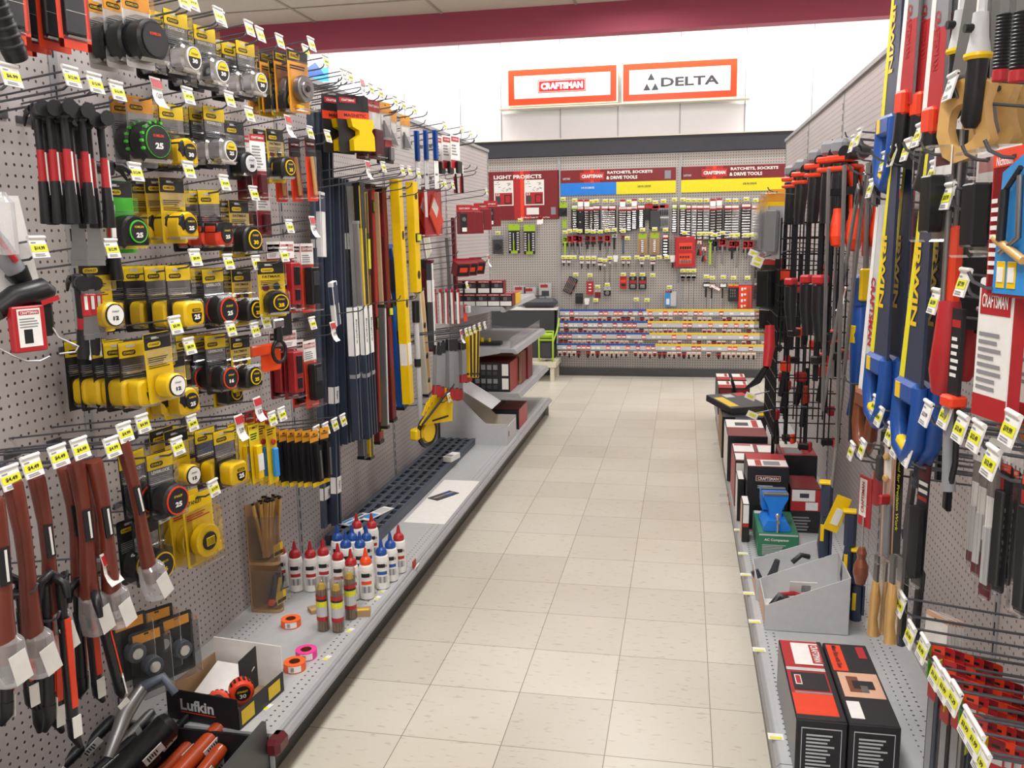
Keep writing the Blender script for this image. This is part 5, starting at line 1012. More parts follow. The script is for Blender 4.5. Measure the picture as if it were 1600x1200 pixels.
def b_sock(w, h, n, k='k', head='w', hk='r', sw=.6, two=False):
    def f():
        m = MB(); m.box((.004,0,-h/2),(.012,w,h),k,bev=.003); F = FX(.010); m.rect(F,-w*.45,-.045,w*.45,-.004,hk,.0006); m.rect(F,-w*.4,-.03,w*.4,-.008,head,.001); m.lines(F,-w*.3,-.026,w*.2,-.014,2,hk)
        s = MB()
        for i in range(n):
            z = -.06-(h-.075)*i/(n-1); r = .006+.004*i/n; cx = (-w*.22, w*.22) if two else (0,)
            for c in cx: ww = w*(.3 if two else sw); s.cyl((.02,c-ww/2,z),(.02,c+ww/2,z), min(r,.010), 'C', n=8)
        return [('rail', m, []), ('sockets', s, [])]
    return f
R1n = 'in the top socket row'
row1 = [(898,320,.07,.26,'K','w','l',9,.5),(907,322,.07,.28,'k','w','r',3,.2),(917,322,.06,.28,'k','w','r',10,.6),(924,322,.05,.27,'k','w','r',10,.5),(932,321,.08,.28,'k','w','r',10,.6),(946,321,.09,.26,'n','w','r',10,.7),(956,321,.09,.27,'k','w','r',10,.7),
 (973,322,.09,.26,'k','w','r',9,.7),(983,322,.06,.25,'k','w','r',9,.6),(991,321,.07,.24,'k','w','r',9,.5),(1002,320,.08,.23,'k','w','r',9,.4),(1054,319,.05,.28,'k','w','l',10,.7),(1067,319,.07,.3,'k','w','l',11,.6),(1076,320,.05,.33,'k','w','r',11,.7),(1085,320,.06,.34,'n','w','r',11,.6),(1094,320,.07,.34,'k','w','r',11,.6),(1104,320,.07,.34,'n','w','r',11,.6),(1114,321,.07,.34,'k','w','r',11,.5),(1124,320,.07,.34,'k','w','r',11,.6),(1138,320,.08,.33,'k','w','r',11,.75),(1149,320,.08,.33,'n','w','r',11,.75),(1166,318,.1,.34,'k','w','r',11,.75),(1181,320,.08,.34,'V','w','r',11,.7),(1193,321,.08,.34,'n','w','r',11,.7)]
for x, y, w, h, k, hd, hk_, n, sw in row1: bk(x, y, ('s1', w, h, k, hk_, n), b_sock(w, h, n, k, hd, hk_, sw), 'socket_rail', 'chrome sockets on %s rail with %s header' % ({'k':'a black','K':'a black','n':'a grey','V':'a pale'}[k], {'r':'red','l':'lime'}[hk_]), 'socket set', row=R1n, tagpx=(0,-7,'s' if x in (907,917,973,991,1114,1124) else 'y'))
bk(1014, 320, 's1b', b_card(.08,.16,'k',[(0,0,1,.3,'r')]), 'socket_rail', 'short black socket card with red header', 'socket set', row=R1n, tagpx=(0,-7))
bk(1024, 322, 's1c', b_card(.12,.24,'k',[(.2,.03,.8,.18,'r'),(.25,.05,.75,.14,'w')],(),[('b',.1,.25,.9,.95,.003,.02,'N')]), 'socket_rail', 'wide black moulded tool set card', 'socket set', row=R1n, tagpx=(0,-6))
bk(1037, 321, 's1d', b_card(.12,.24,'n',[(.1,.02,.9,.16,'r'),(.2,.04,.6,.14,'w'),(.08,.52,.92,.56,'w')],(),[('b',.1+.14*i,.22,.18+.14*i,.46,.003,.012,'K') for i in range(6)]+[('b',.1+.14*i,.6,.16+.14*i,.88,.003,.012,'S') for i in range(6)]), 'bit_set', 'grey card of twelve driver bits', 'bit set', row=R1n, tagpx=(0,-7))
# lime packs
lime = b_card(.12,.3,'k',[(0,0,1,.22,'l'),(.2,.9,.8,1,'l')],(),[('b',.05,.28+.08*i,.26,.33+.08*i,.003,.02,'C') for i in range(8)]+[('b',.74,.28+.08*i,.95,.33+.08*i,.003,.02,'C') for i in range(8)]+[('b',.42,.3,.5,.6,.003,.02,'C'),('b',.42,.55,.52,.92,.003,.02,'l')], None, sub='socket_set')
bk(803, 352, 'lime', lime, 'socket_wrench_set', 'lime topped ratchet and socket set under the red banner', 'socket set', row='below the banner', tagpx=(10,-8)); bk(827, 353, 'lime', lime, 'socket_wrench_set', 'lime topped ratchet and socket set under the red banner', 'socket set', row='below the banner', tagpx=(16,-10,'s'))
bk(778, 370, 'clearp', b_card(.11,.2,'N',[(0,0,1,.2,'n')],(),[('c',.5,.55,.3,.003,.03,'K')],(.0,.05,1,.98,.05)), 'tool_pack', 'dark clear pack half hidden by the left gondola end', 'tool pack', tagpx=(0,-6))
bk(880, 318, 'limesm', b_card(.08,.14,'l',[(0,.4,1,1,'k')],(),[('c',.5,.6,.3,.003,.02,'k')]), 'tool_pack', 'small lime and black ratchet card', 'tool pack', row='left of the top socket row', tagpx=(0,-7)); bk(882, 345, 'limesm2', b_card(.04,.09,'l',[]), 'tool_pack', 'small lime green plier pack', 'tool pack', row='left of the top socket row')
bk(847, 356-14, 'hk0', b_bh('s'), 'peg_hook', 'red and white sale tag alone on its hook', 'hook', 0, row='below the banner')
# second row
R2n = 'in the second row'
def b_tool(w, h, hk_='r', bodyk='S', l=.12, w2=.02): return b_card(w,h,'k',[(0,0,1,.7,hk_),(.15,.1,.85,.5,'w')],[],[('b',.5-w2/w/2,.6,.5+w2/w/2,.6+l/h,.002,.018,bodyk)],None,[(.2,.15,.7,.4,2,hk_)],sub='ratchet')
row2 = [(883,372,.05,.09,'l','l',.14),(890,370,.05,.11,'r','S',.12),(899,369,.06,.11,'r','S',.12),(906,370,.05,.11,'r','C',.12),(918,370,.05,.09,'R','k',.08),(927,371,.05,.08,'r','k',.06),(938,371,.05,.07,'r','k',.1),(949,369,.06,.11,'r','S',.1),(960,368,.04,.05,'w','k',.12),(974,370,.04,.04,'r','q',.16),(1129,375,.07,.11,'r','S',.18),(1144,378,.07,.1,'r','k',.12),(1152,378,.04,.1,'r','S',.2),(1165,378,.05,.12,'r','S',.1),(1173,378,.05,.12,'r','S',.25),(1182,379,.05,.1,'m','k',.3),(1190,378,.06,.1,'m','k',.3),(1200,378,.05,.1,'r','S',.2),(1117,378,.05,.1,'K','S',.2),(1110,376,.04,.05,'l','l',.22)]
for x, y, w, h, hk_, bk_, l in row2: bk(x, y, ('s2', w, h, hk_, bk_, l), b_tool(w, h, hk_, bk_, l), 'ratchet_pack', '%s carded ratchet or driver' % {'l':'lime green','r':'red and white','R':'dark red','w':'white','m':'dark maroon','K':'black'}[hk_], 'ratchet', row=R2n, tagpx=(0,-9 if x < 1100 else -11))
tan = b_card(.1,.22,'t',[(.1,.02,.9,.26,'l')],(),[('b',.35,.32+.085*i,.65,.38+.085*i,.003,.02,'C') for i in range(7)],None,sub='sockets')
bk(1004, 366, 'tan', tan, 'socket_wrench_set', 'tan card of chrome sockets with lime header', 'socket set', row=R2n, tagpx=(0,-7)); bk(1023, 365, 'tan', tan, 'socket_wrench_set', 'tan card of chrome sockets with lime header', 'socket set', row=R2n, tagpx=(0,-7))
bk(1040, 366, ('s1', 'x'), b_sock(.06,.22,6,'k','w','r',.6), 'socket_rail', 'short black socket rail with white header', 'socket set', row=R2n, tagpx=(0,-7)); bk(981, 372, 'h2', b_bh('y'), 'peg_hook', 'yellow tagged empty hook', 'hook', 0, row=R2n)
case = b_card(.2,.3,'r',[(.12,.18,.85,.45,'v'),(.12,.55,.85,.92,'v')],[('CRAFTSMAN',.5,.25,.5,.06,'w')],[('b',0,0,1,1,.0,.04,'r'),('b',.15,.2,.82,.44,.04,.045,'v')]+[('b',.2+.12*i,.3,.28+.12*i,.4,.045,.055,'k') for i in range(5)]+[('b',.15,.55,.82,.9,.04,.045,'v')]+[('c',.24+.13*i,.65,.045,.045,.055,'k') for i in range(4)]+[('b',.2+.12*i,.75,.28+.12*i,.86,.045,.055,'S') for i in range(5)],None,sub='case')
bk(1070, 372, 'rcase', case, 'socket_case', 'bright red blow moulded tool case hanging on the back board', 'tool case', d=.06, rz=.25, tagpx=(0,-8)); 
pl = b_card(.05,.06,'r',[(.1,.2,.9,.8,'w')],(),[('t',[(.5,.5),(.3,1.6)],.01,.008,'S'),('t',[(.5,1.6),(.2,2.6)],.012,.012,'k'),('t',[(.5,1.6),(.9,2.6)],.012,.012,'r')],None,sub='pliers')
for i, x in enumerate((1093, 1100)): bk(x, 376+i*10, 'pliers', pl, 'pliers_pack', 'steel pliers with black and red handles', 'pliers', row=R2n, tagpx=(0,-11-10*i))
# third row of short pieces with long shafts
R3n = 'in the third row'
row3 = [(881,407,.05,.03),(889,407,.05,.03),(909,408,.05,.05),(919,408,.05,.05),(928,408,.05,.03),(938,411,.06,.05),(945,412,.03,.2),(953,408,.03,.22),(974,408,.04,.03),(982,408,.04,.03),(1003,409,.05,.03),(1020,409,.06,.07),(1051,407,.05,.05),(1060,407,.05,.2)]
for x, y, w, l in row3: bk(x, y, ('s3', w, l), b_card(w,.045,'n',[(.1,.2,.9,.8,'w'),(.1,.1,.9,.3,'r')],(),[('b',.35,.8,.65,.8+l/.045,.002,.014,'k' if l < .1 else 'S')],None,sub='driver'), 'driver_pack', 'tiny white card with %s driver' % ('short black' if l < .1 else 'long thin'), 'driver', row=R3n, tagpx=(0,-5,'w' if x in (907,1051) else 'y'))
for x in (897, 962, 995, 1011, 1030, 1042): bh(x, 402, 'w' if x == 962 else 'y', R3n)
# fourth row
R4n = 'in the fourth row'
ch = b_card(.1,.17,'K',[(0,.25,1,.4,'r'),(0,.7,1,.8,'r')],(),[('b',.1+.16*i,.05,.2+.16*i,.95,.003,.012,'S') for i in range(5)],None)
bk(896, 436, 'hx1', ch, 'hex_key_pack', 'black and red card of steel keys hanging askew', 'hex keys', rz=0, row=R4n, tagpx=(4,-7)).rotation_euler = (-.45, 0, ROT['B']); bk(905, 460, 'hx2', b_card(.08,.11,'K',[(.1,.1,.9,.3,'N')]), 'hex_key_pack', 'plain black folding key pack', 'hex keys', row=R4n)
redc = b_card(.07,.16,'r',[(0,0,1,.14,'n')],(),[('b',.3,.3+.2*i,.7,.38+.2*i,.003,.015,'w') for i in range(3)],None)
bk(922, 438, 'rc4', redc, 'bit_pack', 'red card with three pale bits', 'bit set', row=R4n, tagpx=(0,-8)); bk(934, 454, 'rc5', b_card(.06,.09,'V',[(0,.3,1,1,'R')]), 'bit_pack', 'small pale and dark red card', 'bit set', row=R4n, tagpx=(0,-6)); bk(949, 450, 'cl4', b_card(.07,.09,'k',[(0,0,1,.4,'V')],(),[('c',.5,.7,.3,.003,.02,'S')]), 'adapter_pack', 'black card with round steel adapter', 'adapter', row=R4n, tagpx=(0,-5))
bk(974, 433, 'rc6', b_card(.07,.13,'r',[(.1,.3,.9,.5,'v'),(.2,.6,.8,.8,'K')]), 'bit_pack', 'bright red card with black centre', 'bit set', row=R4n, tagpx=(0,-4)); 
for x in (989, 1004): bk(x, 434, 'bk4', b_card(.08,.13,'K',[(.1,.3,.9,.55,'r')],(),[('b',.2,.62,.8,.9,.003,.02,'S'),('c',.5,.15,.2,.003,.02,'S')]), 'adapter_pack', 'black and red card with steel parts', 'adapter', row=R4n, tagpx=(0,-5))
bk(1048, 457, 'bl4', b_card(.11,.15,'i',[(.5,.0,1,1,'V'),(.1,.5,.4,.9,'w'),(0,0,.6,.08,'r')]), 'adapter_pack', 'sky blue and white card', 'adapter', row=R4n, tagpx=(-2,-8)); 
for x in (1020, 994, 1011, 917, 931): bh(x, {1020:430,994:468,1011:469,917:469,931:469}[x], 'w' if x == 917 else 'y', R4n)
for i, x in enumerate((1067, 1076, 1084)): bk(x, 431, ('rod', i), b_card(.05,.04,'n',[(.1,.1,.9,.9,'w'),(.1,.4,.9,.9,'r')],(),[('b',.3,1,.45,1.6,.002,.014,'k'),('b',.55,1,.7,1.6,.002,.014,'k'),('b',.46,1.4,.54,6.5+i,.006,.012,'S')],None,sub='driver'), 'extension_pack', 'long thin steel extension bar on small card', 'extension bar', row=R4n, tagpx=(0,-8))
for x, l, y in ((1104,5,443),(1113,8,445),(1130,8,444)): bk(x, y, ('rod2', l), b_card(.07,.05,'k',[(.1,.1,.9,.8,'w'),(.1,.1,.9,.3,'r')],(),[('b',.3,.9,.55,3,.002,.014,'k'),('b',.44,2,.52,l,.006,.012,'S')],None,sub='driver'), 'extension_pack', 'steel extension bar on white and black card', 'extension bar', row=R4n, tagpx=(0,-11))
o = bk(1118, 449, 'pinkc', b_card(.11,.03,'r',[(.05,.1,.95,.9,'w')]), 'label_card', 'slim white and red card lying aslant', 'card pack', d=.09, row=R4n); o.rotation_euler = (-.5, 0, ROT['B'])
bk(1146, 446, 'drk', b_card(.1,.17,'K',[(0,0,1,.1,'O'),(0,.1,1,.2,'r')],(),[('b',.2+.2*(i%3),.3+.17*(i//3),.3+.2*(i%3),.42+.17*(i//3),.003,.012,'S') for i in range(9)]), 'bit_pack', 'dark card of bits with orange header', 'bit set', row=R4n, tagpx=(0,-12))
bk(1165, 442, 'red5', b_card(.14,.3,'r',[(0,0,1,.1,'n'),(.08,.14,.92,.96,'v')],(),[('b',.2,.2+.19*i,.34,.3+.19*i,.003,.012,'w') for i in range(4)]+[('b',.4,.2+.19*i,.55,.26+.19*i,.003,.012,'w') for i in range(4)]+[('b',.68,.2,.72,.92,.003,.01,'S'),('b',.8,.2,.84,.92,.003,.01,'S')]), 'driver_set', 'tall red card of pale screwdriver bits', 'bit set', row=R4n, tagpx=(3,-8))
bk(1187, 444, 'grn5', b_card(.1,.16,'k',[(0,0,1,.14,'w'),(.1,.3,.9,.9,'N')]), 'bit_pack', 'dark green black card with white header', 'bit set', row=R4n, tagpx=(0,-9)); 
# ------------------------------------------------------------ the four socket strips
XL, XR = Bp(873, 500, .2).x, Bp(1206, 500, .2).x
rails = [(488,.12),(506.5,.16),(524.5,.20),(542,.24)]
for r, (py, d) in enumerate(rails):
    nm_ = ['top','second','third','lowest'][r]; z = Bp(1000, py, d).z; x0 = XL-.005*r
    t = thing('label_strip', ((x0+XR)/2, WB-d, z), '%s long label strip with red and white labels over the loose sockets' % nm_, 'label strip', group='socket label strips'); w = XR-x0
    m = MB(); m.box((0,0,0), (w,.006,.065), 'V'); 
    for s in (-1,0,1): m.box((s*w*.49,.0+d/2,-.0), (.008,d,.012), 'h')
    m.obj('strip_rail', t); m = MB(); F = (Vector((-w/2,-.0032,0)), X_, Z_); sp = (.55 if r < 3 else .66)*1.0 if False else [.49,.51,.52,.56][r]*1.0
    sp = {0:(850/1.2/6+0)*0+.42,1:.43,2:.44,3:.47}[r]; m.rect(F,0,.012,w*sp,.032,'b',.001); m.rect(F,w*sp,.012,w,.032,'Y',.001)
    rr = random.Random(r); u = .0
    while u < w-.05: ww = .046; k = rr.choice(['r','V','V','V','v']); m.rect(F,u+.004,-.03,u+ww,.01,k,.001); m.rect(F,u+.008,-.022,u+ww-.004,-.004,'w',.0015) if k != 'V' or rr.random() < .5 else None; u += .05
    m.obj('label_row', t)
    cols = [i for i in range(44)]
    for i in cols:
        if rr.random() < .2: continue
        x = x0+.03+i*(w-.05)/43; key = ('sk', rr.randint(0, 3))
        def bs(v=key[1]):
            m = MB(); m.cyl((-.06,0,.02),(.0,0,.028), .002, 'h', n=4); m.box((.0,0,0), (.003,.04,.05), 'w' if v < 3 else 'K'); m.rect(FX(.0016),-.018,-.02,.018,.014,'r' if v % 2 else 'z',.0004); s = MB(); s.cyl((.004,0,-.022-.02*(v//2)),(.004,0,-.02+.02), .013 if v < 2 else .01, 'M' if v != 1 else 'k', n=8); return [('card', m, []), ('socket', s, [])]
        put(key, bs, 'socket', (x, WB-d+.01, z-.075), 'small %s socket on a tiny pink and white card under the %s label strip' % ('black' if key[1] == 1 else 'chrome', nm_), 'socket', ROT['B'], 'loose carded sockets under the %s strip' % nm_)
for s, px in ((0,XL-.01),(1,XR+.005)):
    t = MB(); t.prism([(0,0),(.13,0),(.26,-.36),(.0,-.36)], 0, .006, 'e', (Vector((0,0,0)), -Y_, Z_)); o = t.obj('strip_bracket'); o.location = (px, WB, Bp(1000,480,.1).z); tag(o, 'grey sheet metal side bracket at the %s end of the label strips' % ['left','right'][s], 'bracket')
def label_back():
    for (stem, row), l in NB.items():
        l.sort(key=lambda a: a[0]); n = len(l)
        for i, (px, o) in enumerate(l):
            s = stem if n == 1 else '%s, %s from left' % (stem, ORD[i+1] if i+1 < 21 else 'number %d' % (i+1))
            o['label'] = s+(' '+row if len((s+' '+row).split()) <= 16 and row else '')
            if n > 1: o['group'] = stem+' '+row
# low platform, lawn-green folding seat and dark case at the back left
p = Bp(872, 562, .3)
t = thing('low_platform', (p.x-.45, 8.78, 0), 'low cream platform table at the far end, left of the socket strips', 'table'); h = p.z
MB().box((0,0,h-.03),(.9,.4,.06),'c',bev=.006).obj('table_top', t)
for s in (-1,1):
    for q in (-1,1): MB().box((s*.41,q*.16,(h-.06)/2),(.04,.04,h-.06),'c').obj('leg', t)
def f():
    m = MB(); m.box((0,0,.12),(.13,.16,.18),'N',bev=.02); g = MB(); g.tube([(-.07,-.09,0),(-.07,-.09,.28),(-.07,-.02,.3),(.07,-.02,.3),(.07,-.09,.28),(.07,-.09,0)], .009, 'l'); g.cyl((-.09,-.05,.26),(.07,-.05,.26), .03, 'l', n=12); g.tube([(.07,-.09,.2),(.1,0,.3),(.11,.1,.42)], .01, 'l'); g.tube([(-.07,-.09,.22),(.07,-.09,.22)], .009, 'l'); return [('seat_body', m, []), ('green_frame', g, [])]
p = Bp(857, 560, .3); put('gseat', f, 'wheeled_tool_cart', (p.x, 8.68, h), 'lime green framed grey tool on the low platform', 'tool', 0)
p = Bp(850, 487, .35); t = thing('black_shelf_unit', (p.x-.12, WB-.11, h), 'dark boxy unit with pale top edge behind the left shelves', 'cabinet'); zz = p.z-h
MB().box((-.3,.0,zz/2),(1.0,.17,zz),'N').obj('body', t); MB().box((-.3,0,zz+.012),(1.06,.19,.02),'w').obj('top_edge', t)
o = put('cush', lambda: [('case', MB().box((0,0,.05),(.36,.17,.09),'N',bev=.035), [('handle', MB().tube([(-.06,0,.095),(-.05,0,.12),(.05,0,.12),(.06,0,.095)], .006, 'k'), [])])], 'soft_tool_case', (p.x-.08, WB-.11, p.z+.022), 'dark grey soft tool case on the pale topped unit', 'case')
for i, (x, y) in enumerate([(852,444),(812,448),(828,450)]): bk(x, y, ('cp', i % 2), b_card(.13,.16,'V',[(.1,.1,.7,.3,'r'),(.2,.5,.8,.85,'N')],(),[],(.0,.0,1,1,.03)), 'tool_pack', 'clear grey tool pack low on the back board', 'tool pack', row='above the dark unit')
# ============================================================ RIGHT PEGBOARD
rq = lambda n: '%s of the right pegboard' % n
# ---- handsaws in sleeves: blade faces the aisle, hung tip up
def b_saw(l, wt, wh, base, stripe, txt, tc, hand='b', acc='y', kind='loop', sl2=None):
    def f():
        b = MB(); o = [(-wh/2,-l),(wh/2,-l),(wh/2-(wh-wt)*.0,-.0),(wh/2-wt,0)]; b.prism(o, -.003, .003, base); F = FX(.003)
        b.poly(F, [(-wh/2,-l),(-wh/2+wh*.24,-l),(wh/2-wt+wt*.3,-.002),(wh/2-wt,-.002)], stripe, .0006)
        if sl2: b.poly(F, [(-wh/2+wh*.24,-l),(wh/2,-l),(wh/2,-l*.45),(-wh*.14,-l*.45)], sl2, .0005)
        if txt: b.text(F, txt, wh*.05, -l*.52, l*.34, wh*.26, tc, .0015, .03, -PI/2)
        h = MB(); s = []
        if kind == 'loop':
            t = .016; pts = [(-wh*.42,-l+.03),(-wh*.45,-l-.05),(-wh*.3,-l-.10),(wh*.1,-l-.115),(wh*.35,-l-.08),(wh*.42,-l-.02),(wh*.42,-l+.03)]
            h.tube([(0,a,c) for a, c in pts], [.014,.017,.017,.018,.018,.016,.013], hand, 8); h.box((0,0,-l+.015), (.03,wh*.9,.045), hand, bev=.008)
            if acc: a = MB(); a.tube([(0,a_,c+.014) for a_, c in pts[2:5]], .012, acc, 8); s = [('accent', a, []), ('accent_panel', MB().box((.0155,-wh*.2,-l+.015), (.002,wh*.2,.03), acc), [])]
        elif kind == 'grip':
            h.box((0,0,-l+.005), (.03,wh*.55,.05), 'v', bev=.006); h.tube([(0,0,-l-.015),(0,-.002,-l-.06),(0,-.008,-l-.09),(0,-.02,-l-.115)], [.017,.018,.018,.02], hand, 10)
        elif kind == 'cone':
            h.lathe((0,0,-l-.0), [(.016,.07),(.02,.02),(.026,-.01)], 'V', 14); h.lathe((0,0,-l-.01), [(.03,0),(.031,-.006),(.026,-.012)], 'y', 14); h.tube([(0,0,-l-.02),(0,-.004,-l-.08),(0,-.012,-l-.14),(0,-.014,-l-.155)], [.023,.021,.022,.012], hand, 12); k = MB(); k.cyl((.01,.0,-l+.04),(.034,.0,-l+.04), .009, 'k', n=10); s = [('knob', k, [])]
        return [('blade_sleeve', b, []), ('handle', h, s)]
    return f
hook('R', 1385, 254, None, L=.32, row='at the blue handled saws')
hang('R', 1391, 250, 'sawA', b_saw(.46,.05,.12,'B','a2','IRWIN','y'), (0,.0,0), .30, 'hand_saw', 'blue sleeved hand saw with yellow edge, farther pair below', 'saw', 2, .028, rz=.1, jit=.3)
hang('R', 1446, 240, 'sawB', b_saw(.46,.05,.12,'B','a2','IRWIN','y'), (0,.0,0), .30, 'hand_saw', 'blue sleeved hand saw with yellow edge, nearer pair below', 'saw', 2, .03, rz=.1, jit=.3)
hang('R', 1405, -100, 'sawC', b_saw(.40,.05,.10,'B','a2','IRWIN','y'), (0,0,0), .30, 'hand_saw', 'blue sleeved hand saw with yellow edge, high at frame top', 'saw', 1, rz=.1)
hang('R', 1374, 320, 'sawD', b_saw(.50,.06,.10,'V','w','CRAFTSMAN','r','x',None), (0,0,0), .27, 'hand_saw', 'pale grey sleeved hand saw with red lettering, beside blue saws', 'saw', 1, rz=.2)
for i, (x, y, n) in enumerate([(1430,-80,1),(1452,-80,1),(1474,-80,1),(1494,-80,1)]):
    hang('R', x, y, 'sawE', b_saw(.30,.05,.07,'n','w','CRAFTSMAN','r','k',None,'grip','r'), (0,0,0), .29-.02*(i % 2), 'hand_saw', 'red and silver sleeved saw with black grip, %s from left' % ORD[i+1], 'saw', 1, rz=.25, group='black gripped saws')
for i, x in enumerate((1506,1536)): hang('R', x, -30, 'sawF', b_saw(.13,.03,.04,'V','w','',None,'k',None,'cone'), (0,0,0), .28, 'hand_saw', 'saw with silver shank, yellow collar and black grip, %s one' % ['left','right'][i], 'saw', 1, rz=.2)[0].scale = (.72,.72,.78)
def f():
    m = MB(); m.prism([(-.06,-.25),(.05,-.25),(.05,.1),(-.03,.1)], -.002, .002, 'n'); m.text(FX(.002), 'SHEFFIELD', -.002, -.09, .2, .035, 'K', .0012, .03, -PI/2); return [('blade', m, [])]
put('shf', f, 'carded_saw', Rp(1555, 40, .2), 'grey saw blade with dark vertical lettering reading Sheffield', 'saw', PI+.2)
def wsaw(sc=1):
    def f():
        m = MB(); n = 10
        outer = [(-.07,0),(-.075,-.04),(-.06,-.09),(-.03,-.125),(.0,-.135),(.05,-.12),(.075,-.09),(.07,-.05),(.055,-.02),(.06,.02),(.02,.045),(-.04,.04)]
        out = [(-.075,-.02),(-.078,-.07),(-.055,-.12),(-.02,-.138),(.02,-.13),(.06,-.12),(.085,-.09),(.068,-.05),(.06,-.01),(.075,.03),(.05,.05),(.0,.055),(-.05,.05),(-.07,.02)]
        inn = [(-.04,-.03),(-.042,-.06),(-.03,-.09),(-.01,-.10),(.01,-.098),(.03,-.09),(.042,-.075),(.035,-.055),(.03,-.035),(.025,-.015),(.015,-.005),(.0,-.002),(-.02,-.005),(-.033,-.015)]
        m.holed(out, inn, -.012, .012, 'D')
        k = MB(); 
        for a, b in ((-.03,.02),(.03,.025)): k.cyl((-.016,a,b),(.016,a,b), .007, 'N', n=8)
        b_ = MB(); b_.prism([(-.06,.03),(.06,.03),(.04,.35),(-.01,.35)], -.001, .001, 'S'); return [('handle', m, [('rivet', k, [])]), ('blade', b_, [])]
    return f
for i, (x, y, d) in enumerate([(1512,160,.28),(1550,158,.22),(1578,165,.15)]): put('wsaw', wsaw(), 'hand_saw', Rp(x, y, d), 'steel hand saw with closed pale wooden handle, %s of three' % ['nearest aisle','middle','nearest board'][i], 'saw', PI+.5, 'wooden handled saws', scale=.7)
def rib():
    m = MB(); pr = [(.017,0)]; 
    for i in range(16): pr += [(.019,-.008*i-.002),(.016,-.008*i-.006)]
    m.lathe((0,0,0), pr[::-1], 'k', 14); r = MB(); r.lathe((0,0,-.155), [(.016,0),(.018,.003),(.018,.026),(.016,.028)], 'r', 14); b_ = MB(); b_.box((0,0,.06), (.003,.035,.12), 'S'); return [('grip', m, [('red_tip', r, [])]), ('blade', b_, [])]
for i, (x, y) in enumerate([(1570,22),(1597,18)]): put('rib', rib, 'jab_saw', Rp(x, y, .27), 'ribbed black jab saw grip with red tip, %s one at the top right' % ['left','right'][i], 'saw', PI+.3, scale=.62)
TG = [(1345,216,'y','9.99'),(1335,226,'y','12.99'),(1440,213,'y','17.99'),(1421,236,'y','19.99'),(1399,245,'y','14.99'),(1384,254,'y','16.49'),(1463,272,'y','11.99'),(1364,296,'y','8.99'),(1491,138,'w','24.99'),(1487,309,'y','15.99'),(1511,444,'y','7.99'),(1466,473,'y','6.99')]
for a in TG: hook('R', *a, L=.3, row=rq('on upper half'))
TG = [(1371,635,'y','9.99'),(1378,652,'y','8.99'),(1395,680,'y','7.49'),(1405,699,'y','6.99'),(1422,712,'w','5.99'),(1453,648,'w','12.99'),(1483,650,'y','12.49'),(1507,671,'y','12.49'),(1532,684,'y','12.49'),(1586,672,'y','19.99'),(1555,725,'y','12.49'),(1334,706,'y','3.99'),(1351,703,'y','4.99')]
for a in TG: hook('R', *a, L=.3, row=rq('across the middle'))
TG = [(1412,946,'y','4.99'),(1427,994,'y','3.99'),(1447,1016,'y','2.99'),(1468,1056,'y','1.33'),(1482,1076,'y','2.99'),(1497,1094,'y','1.29'),(1517,1136,'y','3.99'),(1531,1160,'y','1.99'),(1540,1190,'y','1.99')]
for a in TG: hook('R', *a, L=.28, row=rq('low near the saw blades'))
for a in [(1320,215),(1300,226),(1440,280),(1452,300),(1480,290),(1430,300),(1500,270),(1470,340)]: hook('R', *a, None, L=.22, row=rq('bare on upper half'))
# ---- clamps with orange jaws at the far end of the run
def b_clamp(l):
    def f():
        g = MB(); g.tube([(0,0,0),(0,0,-.05),(0,-.004,-.12),(0,-.006,-.19)], [.022,.026,.024,.02], 'k', 10); h = MB(); h.box((0,0,.05), (.05,.055,.05), 'n', bev=.012); h.cyl((-.03,.03,.03),(.03,.03,.03), .022, 'k', n=12); c = MB(); c.box((0,0,.014), (.062,.07,.02), 'v', bev=.005); c.box((0,0,-.018), (.06,.066,.016), 'v', bev=.005); c.tube([(-.02,.02,-.02),(-.034,.03,-.07),(-.03,.03,-.15)], [.012,.014,.01], 'v', 8)
        b = MB(); b.box((0,-.02,-l/2), (.008,.018,l), 'M'); j = MB(); j.box((-.02,-.02,-l*.9), (.07,.03,.03), 'k', bev=.005); j.box((-.05,-.02,-l*.9), (.018,.032,.04), 'v', bev=.004); return [('grip', g, []), ('head', h, [('orange_collar', c, [])]), ('bar', b, [('jaw', j, [])])]
    return f
for i, (x, y, d) in enumerate([(1236,285,.26),(1253,278,.26),(1275,266,.26),(1297,257,.27),(1313,255,.25),(1330,252,.2)]): put(('clp', i % 2), b_clamp(.62+.1*(i % 2)), 'bar_clamp', Rp(x, y, d), 'bar clamp with orange collar and black grip, %s from left along the top' % ORD[i+1], 'clamp', PI+.9, 'orange collared bar clamps')
def b_hclamp(l):
    def f():
        h = MB(); h.lathe((0,0,0), [(.004,-.118),(.018,-.112),(.024,-.085),(.021,-.05),(.014,-.015),(.013,0)], 'F2', 14); s = MB(); s.cyl((0,0,0),(0,0,.10), .006, 'k', n=8); s.box((.0,0,.05), (.05,.02,.02), 'M'); b = MB(); b.box((.03,0,-l/2+.12), (.006,.022,l), 'S'); return [('handle', h, []), ('screw', s, []), ('steel_bar', b, [])]
    return f
pal('F2', 'orange_rubber', 'f5441a', .5)
for i, (x, y, d, l) in enumerate([(1309,326,.27,.75),(1322,324,.2,.7),(1335,326,.27,.8),(1372,322,.2,.6),(1352,322,.14,.7)]): put(('hcl', i), b_hclamp(l), 'f_clamp', Rp(x, y, d), 'steel F clamp with bulb shaped orange handle, %s from left' % ORD[[1,2,3,5,4][i]], 'clamp', PI+.1, 'orange handled F clamps', tilt=(.07,0))
